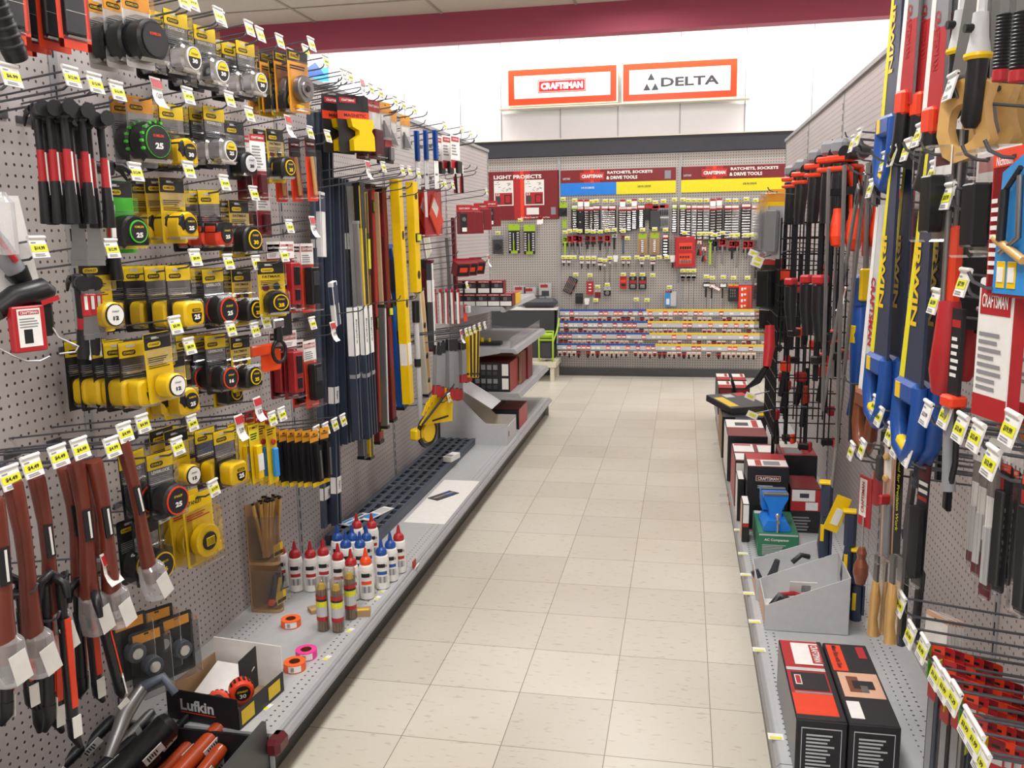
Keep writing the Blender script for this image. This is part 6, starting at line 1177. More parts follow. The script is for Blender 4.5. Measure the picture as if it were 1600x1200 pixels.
for i, (x0, y0, x1, y1, d) in enumerate([(1362,250,1342,690,.22),(1352,270,1300,760,.28),(1342,290,1285,640,.29),(1368,255,1356,600,.2)]):
    bar('R', x0, y0, x1, y1, d, ('stb', i), b_rail(.03, .006, 'S', None, [(.02,.06,'lab','k')]), 'clamp_bar', 'long bare steel clamp bar leaning down beside grid rack, %s from left' % ORD[[4,2,1,3][i]], 'clamp')
# ---- black wire grid rack
def f():
    m = MB(); xs_ = [.31+i*.047 for i in range(7)]; z0, z1 = .53, 1.53
    for y in (0, .5):
        for x in xs_: m.cyl((x,y,z0),(x,y,z1), .0035, 'j', n=6)
        for k in range(15): z = z0+.02+k*.0685; m.cyl((.31,y,z),(.6,y,z), .003, 'j', n=5)
    s = MB()
    for k in range(11): y = k*.05; s.cyl((.31,y,z0),(.31,y,z1), .003, 'j', n=5)
    for k in range(15): z = z0+.02+k*.0685; s.cyl((.31,0,z),(.31,.5,z), .003, 'j', n=5)
    q = MB()
    for k, (y, z) in enumerate([(.05,1.38),(.12,1.36),(.3,1.4),(.1,.66),(.25,.72)]): q.tube([(.6,y,z),(.4,y,z+.02),(.24,y,z-.02)], .003, 'h', 5)
    ts = []
    for k, (y, z) in enumerate([(.05,1.38),(.12,1.36),(.3,1.4),(.1,.66),(.25,.72)]): t = MB(); ts.append(('price_label', t, [])); t.box((.22,y,z-.03), (.05,.003,.03), 'w', Matrix.Rotation(.4,3,'Y')); t.box((.22,y-.002,z-.03), (.03,.001,.014), 'L', Matrix.Rotation(.4,3,'Y'))
    return [('front_grid', m, []), ('side_grid', s, []), ('hook_arm', q, ts)]
rk = put('grid', f, 'wire_grid_rack', (0, 4.02, 0), 'black wire grid rack full of clamps jutting from the right pegboard', 'wire rack')
def b_gun(k1='v'):
    def f():
        m = MB(); m.box((0,0,0), (.05,.03,.05), k1, bev=.008); m.tube([(0,0,-.02),(.01,0,-.09),(.02,0,-.14)], [.015,.017,.013], 'k', 8); b = MB(); b.box((-.01,.0,-.1), (.006,.016,.5), 'M'); c = MB(); c.box((-.03,0,-.33), (.06,.028,.03), 'k', bev=.005); c.box((-.055,0,-.33), (.015,.03,.045), k1, bev=.004); return [('head', m, []), ('bar', b, []), ('jaw', c, [])]
    return f
GC = [(.34,4.1,1.28),(.42,4.14,1.22),(.50,4.08,1.30),(.38,4.3,1.12),(.47,4.35,1.05),(.55,4.2,.98),(.36,4.12,.86),(.44,4.2,.80),(.53,4.12,.84),(.40,4.42,.72),(.49,4.4,.66),(.56,4.38,1.3),(.34,4.45,1.38),(.33,4.2,.62)]
for i, (x, y, z) in enumerate(GC): put(('gun', i % 2), b_gun('v' if i % 2 == 0 else 'r'), 'trigger_clamp', (x, y, z), 'small %s and black trigger clamp inside the wire grid rack' % ('orange' if i % 2 == 0 else 'red'), 'clamp', .4*i, '%s trigger clamps inside the wire grid rack' % ('orange' if i % 2 == 0 else 'red'))
# far end of the right run: clear bags and yellow labelled packs before the banners
bagp = b_card(.1,.3,'V',[(0,0,1,.18,'O'),(0,.18,1,.24,'y')],(),[('b',.2,.3,.8,.9,.004,.03,'n')],(.0,.05,1,1,.05))
for i, (x, y) in enumerate([(1214,300),(1209,306),(1204,312),(1199,318),(1208,345)]): hang('R', x, y, 'bagp', bagp, (0,0,0), .34-.03*i if i < 4 else .2, 'tool_pack', 'clear bag with orange and yellow header at far end of right run', 'tool pack', 1, rz=.7, group='clear bags with orange headers')
for i, (x, y, d) in enumerate([(1212,400,.3),(1206,440,.3),(1216,460,.25),(1204,400,.34)]): hang('R', x, y, ('dkp', i % 2), b_card(.12,.26,'k' if i % 2 else 'N',[(0,0,1,.2,'r'),(.2,.3,.8,.5,'w')],(),[('b',.2,.3,.8,.95,.004,.05,'M')],(0,.1,1,1,.06)), (0,0,0), d, 'tool_pack', 'dark clear packed tool at far end of right run, %s' % ['upper right','lower left','lower right','upper left'][i], 'tool pack', 1, rz=.7)
put('redgrip', lambda: [('grip', MB().tube([(0,0,0),(0,.01,-.08),(.01,.03,-.16)], [.018,.022,.016], 'r', 10), []), ('jaw', MB().tube([(.01,.03,-.16),(.04,0,-.22),(.08,-.04,-.26)], [.012,.015,.006], 'M', 8), [])], 'locking_clamp', Rp(1203, 508, .4), 'red gripped locking clamp sticking out towards the aisle at far right', 'clamp', PI)
for i, (x, y) in enumerate([(1236,440),(1262,436),(1282,437)]): put('pgrip', lambda: [('collar', MB().box((0,0,0),(.05,.04,.03),'r',bev=.006), []), ('grip', MB().tube([(0,0,-.02),(0,0,-.1),(0,.01,-.2)], [.026,.025,.018], 'k', 10), [])], 'clamp_grip', Rp(x, y, .3), 'black clamp grip with bright red collar inside the grid rack, %s of three' % ['left','middle','right'][i], 'clamp', PI+.9)
# blue clamp between the grid and the saws
def f():
    m = MB(); m.box((0,0,0), (.05,.05,.1), 'b', bev=.012); m.tube([(0,0,-.04),(0,.01,-.12),(0,0,-.3),(0,-.02,-.36)], [.022,.03,.018,.014], 'b', 10); y = MB(); y.box((0,.03,.02), (.052,.014,.09), 'y', bev=.004); y.box((.026,0,-.12), (.006,.04,.05), 'y', bev=.002); return [('body', m, [('yellow_trim', y, [])])]
put('bcl', f, 'blue_clamp', Rp(1346, 455, .24), 'blue and yellow clamp hanging between grid rack and pale saw', 'clamp', PI+.4); hook('R', 1320, 462, 's', '9.99', .26, rq('beside the blue clamp'))
# brown and black saw handle pack and other mid things
bar('R', 1343, 600, 1338, 690, .26, 'bhp', lambda l: (lambda: [('grip', MB().tube([(0,0,0),(0,.01,-l*.5),(0,0,-l)], [.02,.026,.022], 'k', 10), [('wood_side', MB().tube([(.0,.02,0),(0,.03,-l*.5)], [.014,.016], 'f', 8), [])])]), 'carded_tool', 'brown and black tool handle below the pale grey saw', 'saw')
b = b_card(.11,.2,'r',[(.0,0,1,.12,'v')],[('Nicholson',.3,.08,.4,.06,'w')],[('b',.0,.0,1,1,-.06,.0,'r'),('p',[(.28,.16),(.95,.02),(1,.1),(1,.98),(.2,.98)],.0,.002,'i'),('t',[(.45,.3),(.8,.15)],.008,.004,'K'),('t',[(.5,.28),(.48,.62)],.01,.006,'K'),('t',[(.8,.2),(.85,.6),(.45,.7)],.008,.004,'S'),('t',[(.3,.6),(1,.75)],.008,.006,'D'),('b',.3,.76,.5,.94,.002,.003,'y'),('b',.33,.8,.47,.9,.003,.004,'w'),('b',.56,.76,.76,.94,.002,.003,'y'),('b',.59,.8,.73,.9,.003,.004,'w')], None, [(.03,.3,.25,.85,9,'w')], sub='box')
hang('R', 1578, 362, 'cop', b, (0,0,-.1), .3, 'coping_saw_box', 'red and bright blue boxed coping saw at the right edge', 'boxed saw', 1, rz=.15)
b = b_card(.08,.2,'w',[(.0,.84,1,1,'r'),(.06,.06,.94,.26,'r')],[('CRAFTSMAN',.5,.16,.75,.1,'w'),('',.4,.31,.55,.035,'n')],[('b',.97,.0,1.0,1,-.02,.0,'r')],None,[(.08,.36,.8,.8,8,'n')], sub='edge')
for i, (x, y, d, lab) in enumerate([(1552,548,.3,'tall white and red coping saw card, the whole one'),(1592,560,.22,'tall white and red coping saw card behind, cut by right edge')]):
    hang('R', x, y, 'ccard', b, (0,0,-.09), d, 'coping_saw_pack', lab, 'saw pack', 1, rz=.25)
def f():
    m = MB(); m.tube([(0,.0,0),(0,.01,.13),(0,.005,.15),(0,-.03,.155),(0,-.1,.15)], .0055, 's', 8); h = MB(); h.lathe((0,0,0), [(.009,0),(.012,.005),(.016,.025),(.019,.055),(.014,.08),(.003,.085)], 'f', 14, Vector((0,.6,-.8))); return [('frame', m, []), ('handle', h, [])]
for i, (x, y, d) in enumerate([(1560,616,.245),(1590,626,.2)]): put('csaw', f, 'coping_saw', Rp(x, y, d), 'coping saw with turned orange wood handle under white card, %s one' % ['left','right'][i], 'saw', PI+.3, tilt=(-.12,0), scale=.8)
def f():
    m = MB(); m.tube([(0,0,0),(0,.005,-.06),(0,.0,-.12),(0,-.012,-.16)], [.017,.024,.026,.014], 'r', 12); p = MB(); p.box((0,0,.06), (.02,.035,.13), 'v', bev=.005); b_ = MB(); b_.cyl((.012,0,.15),(.012,0,-.01), .005, 'S', n=8); return [('grip', m, []), ('sheath', p, [('blade', b_, [])])]
put('jab1', f, 'jab_saw', Rp(1484, 470, .29), 'jab saw with bright red grip and orange sheath', 'saw', PI+.3); put('jab1', f, 'jab_saw', Rp(1520, 462, .2), 'second red gripped jab saw half behind the first', 'saw', PI+.3)
def f():
    m = MB(); m.box((0,0,-.06), (.006,.03,.14), 'K'); m.lines(FX(.003), -.01,-.1,.012,-.03, 6, 'w'); m.rect(FX(.003),-.012,-.02,.012,-.008,'r'); c = MB(); c.box((0,0,-.14), (.03,.036,.02), 'v', bev=.004); h = MB(); h.tube([(0,-.008,-.15),(0,-.008,-.2),(0,.005,-.29)], [.009,.008,.011], 'n', 10); h.tube([(0,.014,-.15),(0,.018,-.24),(0,.005,-.29)], .005, 'k', 8); return [('sheath', m, []), ('collar', c, []), ('handle', h, [])]
put('foldsaw', f, 'folding_saw', Rp(1499, 492, .3), 'folding saw with grey handle, red collar and black sheath', 'saw', PI+.25)
# middle packs behind the long hooks
cp = b_card(.06,.16,'Q',[(0,0,1,.3,'w'),(.1,.06,.9,.2,'r')],(),[('b',.2,.3,.8,.9,.003,.03,'M')],(0,0,1,1,.04))
for i, (x, y, d) in enumerate([(1476,250,.3),(1500,245,.22),(1546,258,.28),(1580,250,.25),(1598,255,.2),(1516,300,.2)]): hang('R', x, y-10, 'cpm', cp, (0,0,0), d, 'tool_pack', 'clear pack with red and white card under the wooden saws, %s from left' % ORD[[1,2,4,5,6,3][i]], 'tool pack', 1, group='clear packs with red and white cards')
gy = b_card(.09,.2,'K',[(0,0,1,.16,'V'),(.1,.1,.9,.2,'r')],(),[('b',.1,.2,.9,.95,.003,.05,'K'),('b',.0,.0,1,.1,.003,.04,'V')],None)
for i, (x, y, d) in enumerate([(1512,385,.16),(1535,385,.2)]): hang('R', x, y-25, 'gyp', gy, (0,0,0), d, 'tool_pack', 'black tool pack with pale header left of the coping saw box, %s one' % ['left','right'][i], 'tool pack', 1)
def f():
    m = MB(); m.box((0,0,0), (.01,.03,.34), 'K'); m.lines(FX(.005), -.01,-.12,.012,.1, 12, 'w'); s = MB(); s.tube([(.01,.02,.17),(.012,.02,-.22)], .004, 'S'); return [('sheath', m, []), ('blade', s, [])]
put('bx', f, 'long_blade_pack', Rp(1490, 365, .28), 'narrow black pack with white vertical lettering beside the tag', 'blade pack', PI+.3)
put('orb', lambda: [('sheath', MB().box((0,0,0),(.012,.03,.2),'v',bev=.003), []), ('tip', MB().tube([(0,0,.1),(0,-.02,.13),(0,-.05,.13)], .012, 'v'), [])], 'long_blade_pack', Rp(1483, 430, .22), 'orange plastic blade sheath behind the jab saw', 'blade pack', PI+.3)
put('cms', b_rail(.03,.012,'K','r',[(.0,.5,'lab','r')])(.5), 'long_blade_pack', Rp(1470, 300, .2), 'dark long saw pack with red upper strip right of the blue saws', 'saw pack', PI, tilt=(.06,0))
put('cms2', b_rail(.03,.012,'M','k')(.45), 'long_blade_pack', Rp(1485, 400, .14), 'dark long blade close to the board right of the blue saws', 'saw pack', PI, tilt=(.04,0))
redp = b_card(.3,.3,'m',[(0,0,1,.1,'r')]); hang('R', 1412, 300, 'redp', redp, (0,0,0), .04, 'backing_card', 'dark red card against the board behind the blue saws', 'card', 1, rz=0); hang('R', 1360, 330, 'redp2', b_card(.25,.18,'r',[(0,0,1,.1,'m')]), (0,0,0), .05, 'backing_card', 'red card against the board behind the orange handled clamps', 'card', 1, rz=0)
for i, (x, y) in enumerate([(1415,370),(1430,395),(1470,310)]): hook('R', x, y, None, L=.2, row=rq('between the blue saws'))
for i, (x, y, l, d) in enumerate([(1490,640,.2,.22),(1478,560,.3,.12),(1455,520,.25,.1)]): put(('blk', i), b_rail(.03,.01,'M','K')(l), 'saw_blade', Rp(x, y, d), 'dark narrow saw blade against the board, %s of three' % ['right','middle','left'][i], 'saw blade', PI)
for i, (x, y, k) in enumerate([(1395,660,'k'),(1430,660,'k'),(1387,700,'k'),(1397,715,'k')]): hang('R', x, y, ('sq', k), b_card(.04,.1,k,[(.2,.1,.8,.3,'n')],(),[('b',.2,.3,.8,.9,.003,.02,'k')]), (0,0,0), .26-.03*(i % 2), 'tool_pack', 'small black pack under the blue saw handles, %s from left' % ORD[[2,4,1,3][i]], 'tool pack', 1)
# ---- lower middle: screwdrivers, rasps, chisels
def f():
    c = MB(); c.box((0,0,-.06), (.004,.05,.13), 'r'); c.rect(FX(.002), -.022,-.1,.008,-.002,'w'); c.text(FX(.002), 'CRAFTSMAN', -.006,-.05,.08,.012,'r',.002,.02,PI/2); b_ = MB(); b_.cyl((.006,.005,-.1),(.006,.005,-.18), .003, 's'); b_.box((.006,.005,-.03),(.01,.03,.08),'T',bev=.003); h = MB(); h.lathe((.006,.005,-.18), [(.003,-.1),(.012,-.098),(.019,-.07),(.018,-.05),(.01,-.03),(.013,-.015),(.008,0)], 'x', 14); return [('card', c, []), ('shank', b_, [('handle', h, [])])]
hang('R', 1354, 748, 'scr', f, (0,0,0), .27, 'scratch_awl', 'awl with turned brown wooden handle on red and white card', 'awl', 1, rz=.4); hook('R', 1360, 735, None, L=.28, row=rq('over the awl'))
put('redh', lambda: [('handle', MB().lathe((0,0,0), [(.006,-.1),(.014,-.095),(.016,-.05),(.012,0)], 'r', 12), []), ('shank', MB().cyl((0,0,0),(0,0,.06),.005,'k'), [])], 'file_handle', Rp(1373, 735, .2), 'plain red handle hanging behind the awl', 'tool handle')
b = b_card(.04,.27,'z',[(.1,.05,.7,.3,'w')],(),[('c',.4,.12,.2,.002,.01,'D'),('c',.4,.3,.2,.002,.01,'D'),('b',.5,.5,.95,.96,.002,.012,'n'),('b',.6,.42,.9,.5,.004,.03,'r')],(.0,.0,1.05,1,.035))
hang('R', 1392, 700, 'pinkp', b, (0,0,0), .28, 'planer_pack', 'pale pink card with grey tool and red knob', 'tool pack', 1, rz=.4)
b = b_card(.03,.3,'K',(),[('Tool for Precision Work',.5,.4,6,.04,'L',-90)],(),None); hang('R', 1408, 704, 'prec', b, (0,0,0), .22, 'tool_pack', 'black narrow pack with yellow vertical lettering', 'tool pack', 1, rz=.3)
def f():
    m = MB(); m.box((0,0,-.035), (.005,.016,.07), 'S'); h = MB(); h.tube([(0,0,-.06),(0,.002,-.10),(0,-.003,-.15),(0,.003,-.19)], [.007,.012,.010,.013], 'D', 12); h.tube([(0,.009,-.06),(0,.008,-.10)], .004, 'D', 8); g = MB(); g.box((0,0,-.095), (.028,.03,.19), 'T', bev=.004); return [('blade', m, []), ('handle', h, []), ('clear_sleeve', g, [])]
for i, (x, d) in enumerate([(1371,.30),(1384,.27),(1396,.30),(1408,.25)]): hang('R', x, 868, 'chis', f, (0,0,0), d, 'wood_chisel', 'rasp with pale wooden handle in clear sleeve, %s from left' % ORD[i+1], 'rasp', 1, rz=.3, group='pale handled rasps')
for i, (x0, y0, x1, y1) in enumerate([(1421,790,1408,998),(1440,890,1430,985),(1428,740,1416,830)]): bar('R', x0, y0, x1, y1, .25-.03*i, ('nfile', i), lambda l: (lambda: [('file_body', MB().prism([(-.016,0),(.016,0),(.016,-l),(-.016,-l)], -.005,.005,'K',bev=.002), [('file_tip', MB().tube([(0,0,-l),(0,0,-l-.02)],[.014,.009],'B'), [])])]), 'steel_file', 'long dark navy file, %s of three near pale wooden handles' % ['leftmost','rightmost','short'][i], 'file')
b = b_card(.035,.25,'K',[(0,.0,1,.12,'m'),(.1,.14,.9,.17,'w'),(.1,.2,.9,.23,'w'),(.1,.26,.9,.29,'r')],(),[('p',[(.1,.34),(.9,.34),(.95,.9),(.7,.88),(.5,.93),(.2,.9)],.003,.014,'k')],(.0,.0,1.0,1,.018)); hang('R', 1446, 735, 'brush', b, (0,0,0), .27, 'brush_pack', 'tall black tool in clear pack with red and white stripes', 'tool pack', 1, rz=.35)
put('navyt', lambda: [('handle', MB().tube([(0,0,0),(0,0,-.06),(0,.01,-.12)], [.006,.02,.018], 'B', 8), [])], 'navy_plastic_tool', Rp(1446, 680, .2), 'dark navy teardrop shaped tool above the tall black pack', 'tool')
b = b_card(.025,.22,'Q',[(0,.0,1,.12,'w'),(.1,.3,.9,.7,'w'),(0,.8,1,1,'m')],(),[('b',.2,.5,.8,.9,.001,.005,'V')],(.0,.0,1.0,1,.012))
for i, (x, y, d) in enumerate([(1530,708,.2),(1543,712,.24),(1556,720,.29)]): hang('R', x, y, 'strp', b, (0,0,0), d, 'blade_pack', 'narrow clear blade pack with white label, %s of three' % ['left','middle','right'][i], 'blade pack', 1, rz=.35)
b = b_card(.03,.19,'K',[(.1,.0,.9,.06,'v'),(.1,.1,.5,.2,'r')],(),[('b',.2,.2,.8,.95,.002,.008,'K')],(.0,.0,1.0,1,.014),[(.55,.3,.8,.8,8,'n')])
for i, (x, y, d) in enumerate([(1572,738,.28),(1585,745,.22),(1597,752,.17),(1610,760,.28)]): hang('R', x, y, 'dkst', b, (0,0,0), d, 'blade_pack', 'dark saw blade pack with red top at right edge, %s from left' % ORD[i+1], 'blade pack', 1, rz=.35, group='dark blade packs')
for i in range(6): hang('R', 1560+i*7, 700+i*4, 'whp', b_card(.04,.05,'w',[(.1,.5,.9,.9,'n')]), (0,0,0), .28-.03*i, 'tag_card', 'small white header card in the row under the coping saws', 'card', 1, rz=.3, group='white header cards under the coping saws')
# ---- bottom right: blade strips on hooks, long steel blades
b = b_card(.05,.085,'r',[(0,.0,1,.2,'v'),(.1,.3,.9,.5,'w')],(),[('b',.0,.0,.06,1,.0,.012,'g')],None)
k_ = 0
for r, (x0, y0, n) in enumerate([(1466,1016,7),(1478,1042,8),(1494,1066,8),(1512,1092,8),(1530,1130,7),(1552,1165,6)]):
    for i in range(n):
        k_ += 1; hang('R', x0+i*15+(r % 2)*5, y0+i*5, ('jb', (i+r) % 3), b_card(.026,.07,['r','v','r'][(i+r) % 3],[(0,0,1,.25,['v','r','R'][(i+r) % 3]),(.1,.4,.9,.6,'V')],(),[('b',.0,.0,.08,1,.0,.012,['g','l','y'][(i+r) % 3])],None), (0,0,0), .25-i*.022, 'blade_card', 'small red blade card on the low hooks by the right edge', 'blade card', 1, rz=.9, group='small red blade cards')
pk = b_card(.06,.12,'w',[(0,.0,1,.1,'z'),(.1,.6,.9,.95,'R')])
for i in range(6): hang('R', 1465+i*5, 968+i, 'pkw', pk, (0,0,0), .2-i*.012, 'blade_card', 'white and pink blade card in the stack beside low hooks', 'blade card', 1, rz=.5, group='white and pink blade cards')
for i, (x, y, k) in enumerate([(1460,1065,'q'),(1472,1080,'S'),(1487,1092,'q'),(1498,1110,'S'),(1510,1118,'q'),(1524,1140,'K'),(1480,1100,'K'),(1538,1150,'q')]): put(('lbl', k), b_rail(.03,.006,k,'n',[(.02,.08,'lab','r')])(.45), 'hacksaw_blade_pack', Rp(x, y, .24-.015*(i % 3)), 'long steel hacksaw blade pack at the bottom right, %s from left' % ORD[[1,2,4,5,6,7,3,8][i]], 'blade pack', PI+.3, 'long hacksaw blade packs')
# ============================================================ RIGHT DECK
def carton(x, y, z, w, d, h, label, base, side, panels=(), texts=(), top=None, tp=(), lines=(), tt=(), rz=0, tilt=(0,0), cat='boxed tool', nm_='tool_carton'):
    return put(('ct', x, y), b_pbox(w, d, h, base, side, panels, texts, top, tp, lines, tt), nm_, (x+w/2, y+d/2, z), label, cat, rz, tilt=tilt)
Z = .152
def warr(n): return [(.14,.12,.86,.62,n,'V')]
m1 = carton(.186, 2.055, Z, .118, .43, .15, 'red and black tool box carton with photo, left of the near pair', 'K', 'n', [(.1,.86,.9,.88,'V'),(.1,.0,.115,.86,'V'),(.885,.0,.9,.86,'V')], (), 'r', [(.0,0,1,.06,'K'),(.0,.06,.9,.3,'v'),(.1,.34,.85,.56,'K'),(.1,.3,.9,.32,'n'),(.0,.58,.9,.62,'V'),(.25,.66,.95,.96,'w'),(.88,0,1,1,'K'),(.16,.4,.3,.52,'w'),(.18,.41,.28,.51,'r'),(.66,.68,.9,.94,'r')], [(.2,.02,.8,.8,12,'V')], [('CRAFTSMAN',.78,.81,.85,.045,'w',-90)])
m2 = carton(.308, 2.055, Z, .118, .43, .15, 'black mitre box carton with photo of tool, right of the near pair', 'K', 'K', [(.1,.86,.9,.88,'V'),(.1,.0,.115,.86,'V'),(.885,.0,.9,.86,'V')], (), 'K', [(.05,.62,.38,.97,'v'),(.1,.3,.95,.6,'z'),(.08,.06,.35,.25,'w'),(.72,.8,.9,.96,'r'),(.25,.36,.5,.55,'x'),(.35,.4,.8,.5,'K'),(.5,.36,.65,.44,'S')], [(.2,.02,.8,.8,12,'V')], [('Miter Box with Saw',.22,.8,1.1,.032,'K',-90)])
T_ = (Vector((-.059,-.215,.15)), X_, Y_)
# sloping white bins
def b_bin(zf, zb, w=.265, d=.235):
    def f():
        m = MB(); t = .003
        for y in (0, d): m.prism([(0,0),(w,0),(w,zb),(0,zf)], 0, t, 'V', (Vector((0,y,0)), X_, Z_))
        m.box((0,d/2,zf/2), (t,d,zf), 'V'); m.box((w,d/2,zb/2), (t,d,zb), 'V'); m.box((w/2,d/2,.01), (w,d,t), 'w'); r = MB(); r.rect((Vector((-t/2,d,0)), -Y_, Z_), .02,.01,d-.02,zf-.02,'z'); return [('bin_body', m, [('front_label', r, [])])]
    return f
put('bin1', b_bin(.087,.20), 'display_bin', (.185, 2.87, Z), 'white sloping cardboard bin, the nearer of the pair on right deck', 'display bin'); put('bin2', b_bin(.08,.175,.25,.2), 'display_bin', (.175, 3.112, Z), 'white sloping cardboard bin, the farther of the pair on right deck', 'display bin')
def f():
    m = MB(); m.tube([(0,0,0),(.03,.02,.03),(.07,.0,.02),(.1,.03,.0)], [.01,.014,.012,.008], 'k', 8); r = MB(); r.tube([(.03,.03,.03),(.08,.05,.03),(.12,.04,.02)], .008, 'r', 8); return [('grip', m, [('red_inset', r, [])])]
put('bt1', f, 'clamp_tool', (.21, 2.95, Z+.05), 'black and red small clamp lying inside the nearer white bin', 'clamp'); put('bt2', lambda: [('paper', MB().box((0,0,0),(.09,.002,.06),'w',Matrix.Rotation(.4,3,'X')).box((.01,-.003,0),(.03,.001,.03),'n',Matrix.Rotation(.4,3,'X')), [])], 'paper_tag', (.32, 3.0, Z+.10), 'folded white paper tag inside the nearer white bin', 'paper'); put('bt1k', lambda: [('grip', MB().tube([(0,0,0),(.02,0,.05),(.03,0,.09)], [.016,.014,.01], 'N', 8).tube([(-.03,0,.0),(-.05,.01,.04)], .016, 'N', 8), [])], 'clamp_tool', (.225, 3.21, Z+.03), 'dark grey spring clamp standing inside the farther white bin', 'clamp')
put('bt3', lambda: [('grip', MB().tube([(0,0,0),(.03,0,.03),(.06,.01,.02)], .01, 'K', 8), [])], 'clamp_tool', (.31, 3.22, Z+.11), 'tiny black clamp at the high end of the farther bin', 'clamp')
# navy and yellow clamps standing in the bin
def b_nclamp(h):
    def f():
        m = MB(); m.box((0,0,h-.035), (.04,.035,.13), 'B', bev=.01); m.tube([(0,0,h-.09),(-.005,0,h-.2),(0,0,h-.28)], [.016,.022,.015], 'B', 8); y = MB(); y.box((-.005,0,h+.03), (.046,.04,.01), 'y', bev=.003); b_ = MB(); b_.box((.02,.0,(h-.1)/2), (.008,.02,h-.1), 'B'); return [('clamp_head', m, [('yellow_trim', y, []), ('yellow_stripe', MB().box((-.01,-.02,h-.15), (.012,.006,.06), 'y'), [])]), ('bar', b_, [])]
    return f
for i, (x, y, h) in enumerate([(.405,3.12,.40),(.47,3.02,.33),(.5,3.0,.2)]): put(('ncl', h), b_nclamp(h), 'bar_clamp', (x-.0, y, Z+.02), 'navy and yellow clamp standing behind the white bins, %s' % ['tall left one','right one','short rear one'][i], 'clamp', -.2)
put('ycard', lambda: [('card', MB().box((0,0,0),(.05,.004,.13),'y',Matrix.Rotation(.35,3,'Y')).box((.0,-.003,-.01),(.025,.002,.06),'w',Matrix.Rotation(.35,3,'Y')), [])], 'clamp_card', hit(1308, 803, 1, 3.05), 'yellow printed card tied to the navy clamps', 'card')
put('brownb', lambda: [('base', MB().box((0,0,.05),(.07,.06,.1),'t'), [])], 'brown_block', (.44, 2.93, Z+.1), 'brown card block at the high corner of the nearer bin', 'box') if 0 else None
# green carton and blue vise
g = carton(.215, 3.56, Z, .16, .3, .10, 'green vise carton with white print under the blue vise', 'G', 'G', [(.0,.9,1,1,'V')], [('AC Companion',.45,.72,.6,.14,'w')], 'G', [(.02,.85,.5,.98,'V')], [(.1,.08,.8,.55,7,'V')])
def f():
    m = MB(); m.prism([(-.055,.16),(.055,.16),(.055,.14),(.03,.09),(.025,.05),(-.025,.05),(-.03,.09),(-.055,.14)], -.06, 0, 'U', (Vector((0,0,0)), X_, Z_)); m.prism([(-.06,0),(.06,0),(.06,.02),(.04,.05),(-.04,.05),(-.06,.02)], -.13, .03, 'U', (Vector((0,-.02,0)), X_, Z_)); m.prism([(-.055,.15),(.055,.15),(.05,.06),(-.05,.06)], -.16, -.09, 'U', (Vector((0,-.02,0)), X_, Z_))
    j = MB(); j.box((0,.012,.158), (.112,.03,.014), 'S', bev=.003); j.box((0,.085,.158), (.112,.02,.014), 'S', bev=.003); s = MB(); s.cyl((0,.0,.05),(0,-.07,.05), .009, 's', n=10); s.cyl((0,-.06,.075),(0,-.06,-.06), .0055, 's', n=8); s.lathe((0,-.06,.07), [(.003,0),(.011,.004),(.011,.016),(.003,.02)], 's', 10); return [('vise_body', m, []), ('jaw_plate', j, []), ('screw_handle', s, [])]
put('vise', f, 'bench_vise', (.288, 3.63, Z+.102), 'bright blue bench vise standing on the green carton', 'vise', .05, scale=(.9,1,.9))
# dark cartons farther along
cr = ('CRAFTSMAN',.5,.815,.5,.05,'w')
carton(.19, 3.9, Z, .178, .24, .29, 'tall black carton with red framed logo facing camera', 'K', 'K', [(.2,.77,.8,.86,'z'),(.22,.78,.78,.85,'m')], [cr], 'r', [(.02,.04,.98,.5,'w'),(.2,.06,.35,.48,'r'),(.4,.1,.8,.4,'n')], [(.25,.66,.72,.72,2,'V'),(.3,.5,.7,.6,3,'n')])
carton(.375, 3.88, Z, .13, .22, .20, 'white, red and black carton right of tall black carton', 'K', 'K', [(.0,.5,1,1,'r'),(.05,.72,.8,.98,'w'),(.3,.8,.6,.9,'N'),(.5,.52,.9,.7,'w')], (), 'R', [(.0,.1,1,.9,'R')], [(.1,.05,.7,.4,5,'n')])
carton(.37, 4.2, Z, .16, .3, .27, 'carton with white and red top standing right behind tall black one', 'K', 'R', [(.6,.1,.95,.2,'n')], (), 'r', [(.05,.5,.7,.95,'w'),(.6,.5,.75,.95,'r'),(.1,.1,.6,.45,'n')])
carton(.155, 4.22, Z, .205, .36, .23, 'wide dark red carton with white panels behind tall black one', 'K', 'r', [(.02,.6,.3,.95,'w'),(.05,.1,.3,.5,'k')], (), 'R', [(.02,.5,.5,.95,'w'),(.05,.85,.45,.93,'r'),(.6,.5,.95,.9,'w'),(.02,.05,.4,.4,'w')])
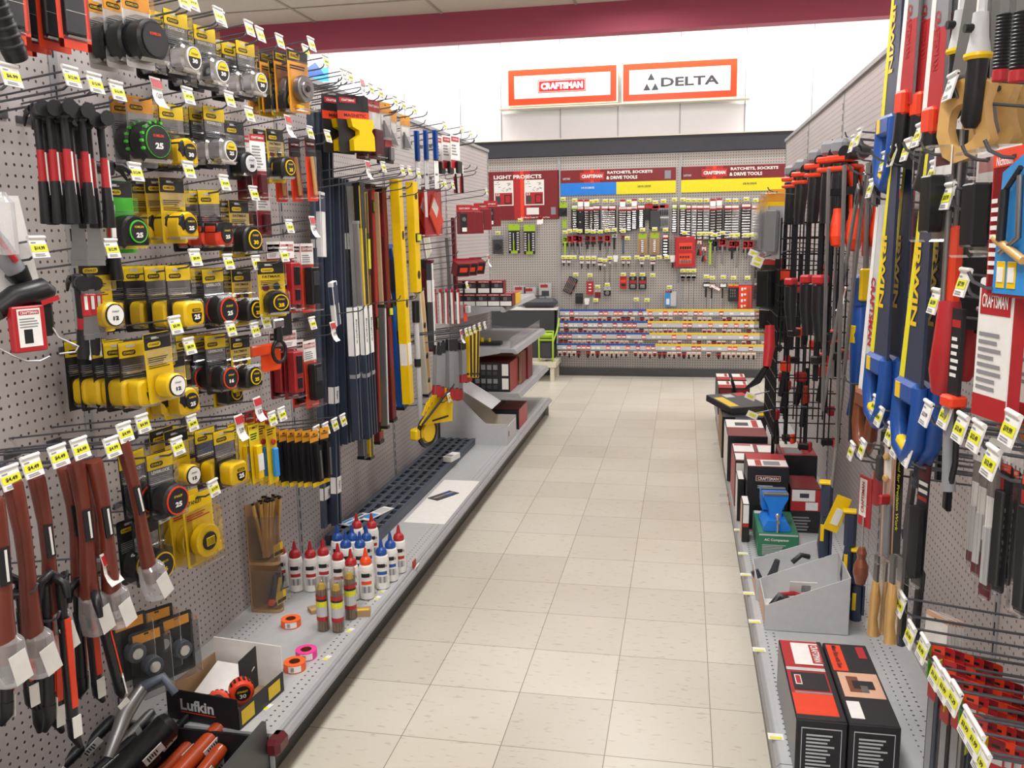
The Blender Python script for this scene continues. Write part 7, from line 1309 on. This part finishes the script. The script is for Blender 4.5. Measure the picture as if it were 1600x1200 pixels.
carton(.14, 4.66, Z, .205, .42, .25, 'carton with white and dark red top, middle of the right deck', 'K', 'w', [(.8,.4,.95,.6,'n')], (), 'R', [(.02,.5,.98,.98,'w'),(.7,.52,.85,.96,'r'),(.25,.6,.6,.8,'N')])
carton(.13, 5.15, Z, .25, .5, .25, 'black carton with brown side under the tilted yellow and black one', 'K', 't', [(.3,.7,.8,1,'n')], (), 'K', [(.75,.1,.98,.4,'Y')])
carton(.10, 5.25, Z+.262, .25, .32, .04, 'dark grey and yellow flat carton lying tilted on another', 'N', 'K', [], (), 'N', [(.04,.1,.28,.75,'Y'),(.7,.75,.98,.98,'r'),(.35,.7,.6,.9,'V')], rz=.45, tilt=(.08,0))
for i, (x, y) in enumerate([(.155,6.4),(.155,6.75),(.275,6.4),(.275,6.75)]): carton(x, y, Z, .10, .3, .2, 'small white and red topped carton at far end, %s' % ['near left','far left','near right','far right'][i], 'K', 'K', [(.1,.75,.9,.95,'R')], (), 'r', [(.02,.45,.98,.98,'w'),(.65,.5,.85,.95,'r')])
carton(.155, 4.0, Z, .03, .15, .2, 'slim black carton at deck edge left of tall black one', 'k', 'w', [], (), 'w', [])
carton(.16, 3.72, Z, .03, .12, .17, 'slim white and red card box beside the tall black carton', 'K', 'z', [(.0,.5,1,1,'w'),(0,.4,1,.5,'r')], (), 'w')
# deck labels on the right edge
for i, (x, y) in enumerate([(1212,1151),(1186,1015),(1179,971),(1170,927),(1165,898),(1161,865),(1154,828)]): flat(('dr', i), x, y, .04, .03, 'small yellow and white price label on right deck edge, %s from the near end' % ORD[i+1], ['w','L'], 'deck_label', 0, .1512, 'label', .0006)
for i, (x, y) in enumerate([(1132,773),(1134,787),(1122,693)]): put('sltag', lambda: [('tag', MB().box((0,0,0),(.06,.002,.02),'w').box((.025,-.001,0),(.018,.002,.021),'v'), [])], 'sale_sign', hit(x, y, 0, .13), 'white and red paper tag sticking out from right deck edge, %s' % ['farther of two','nearer of two','far one alone'][i], 'price tag', .3)
label_hooks(); label_back()
for o in COL.objects:
    if o.get('label') and not 4 <= len(str(o['label']).replace(',', ' ').split()) <= 16: print('LABEL', len(o['label'].split()), o.name, o['label'])
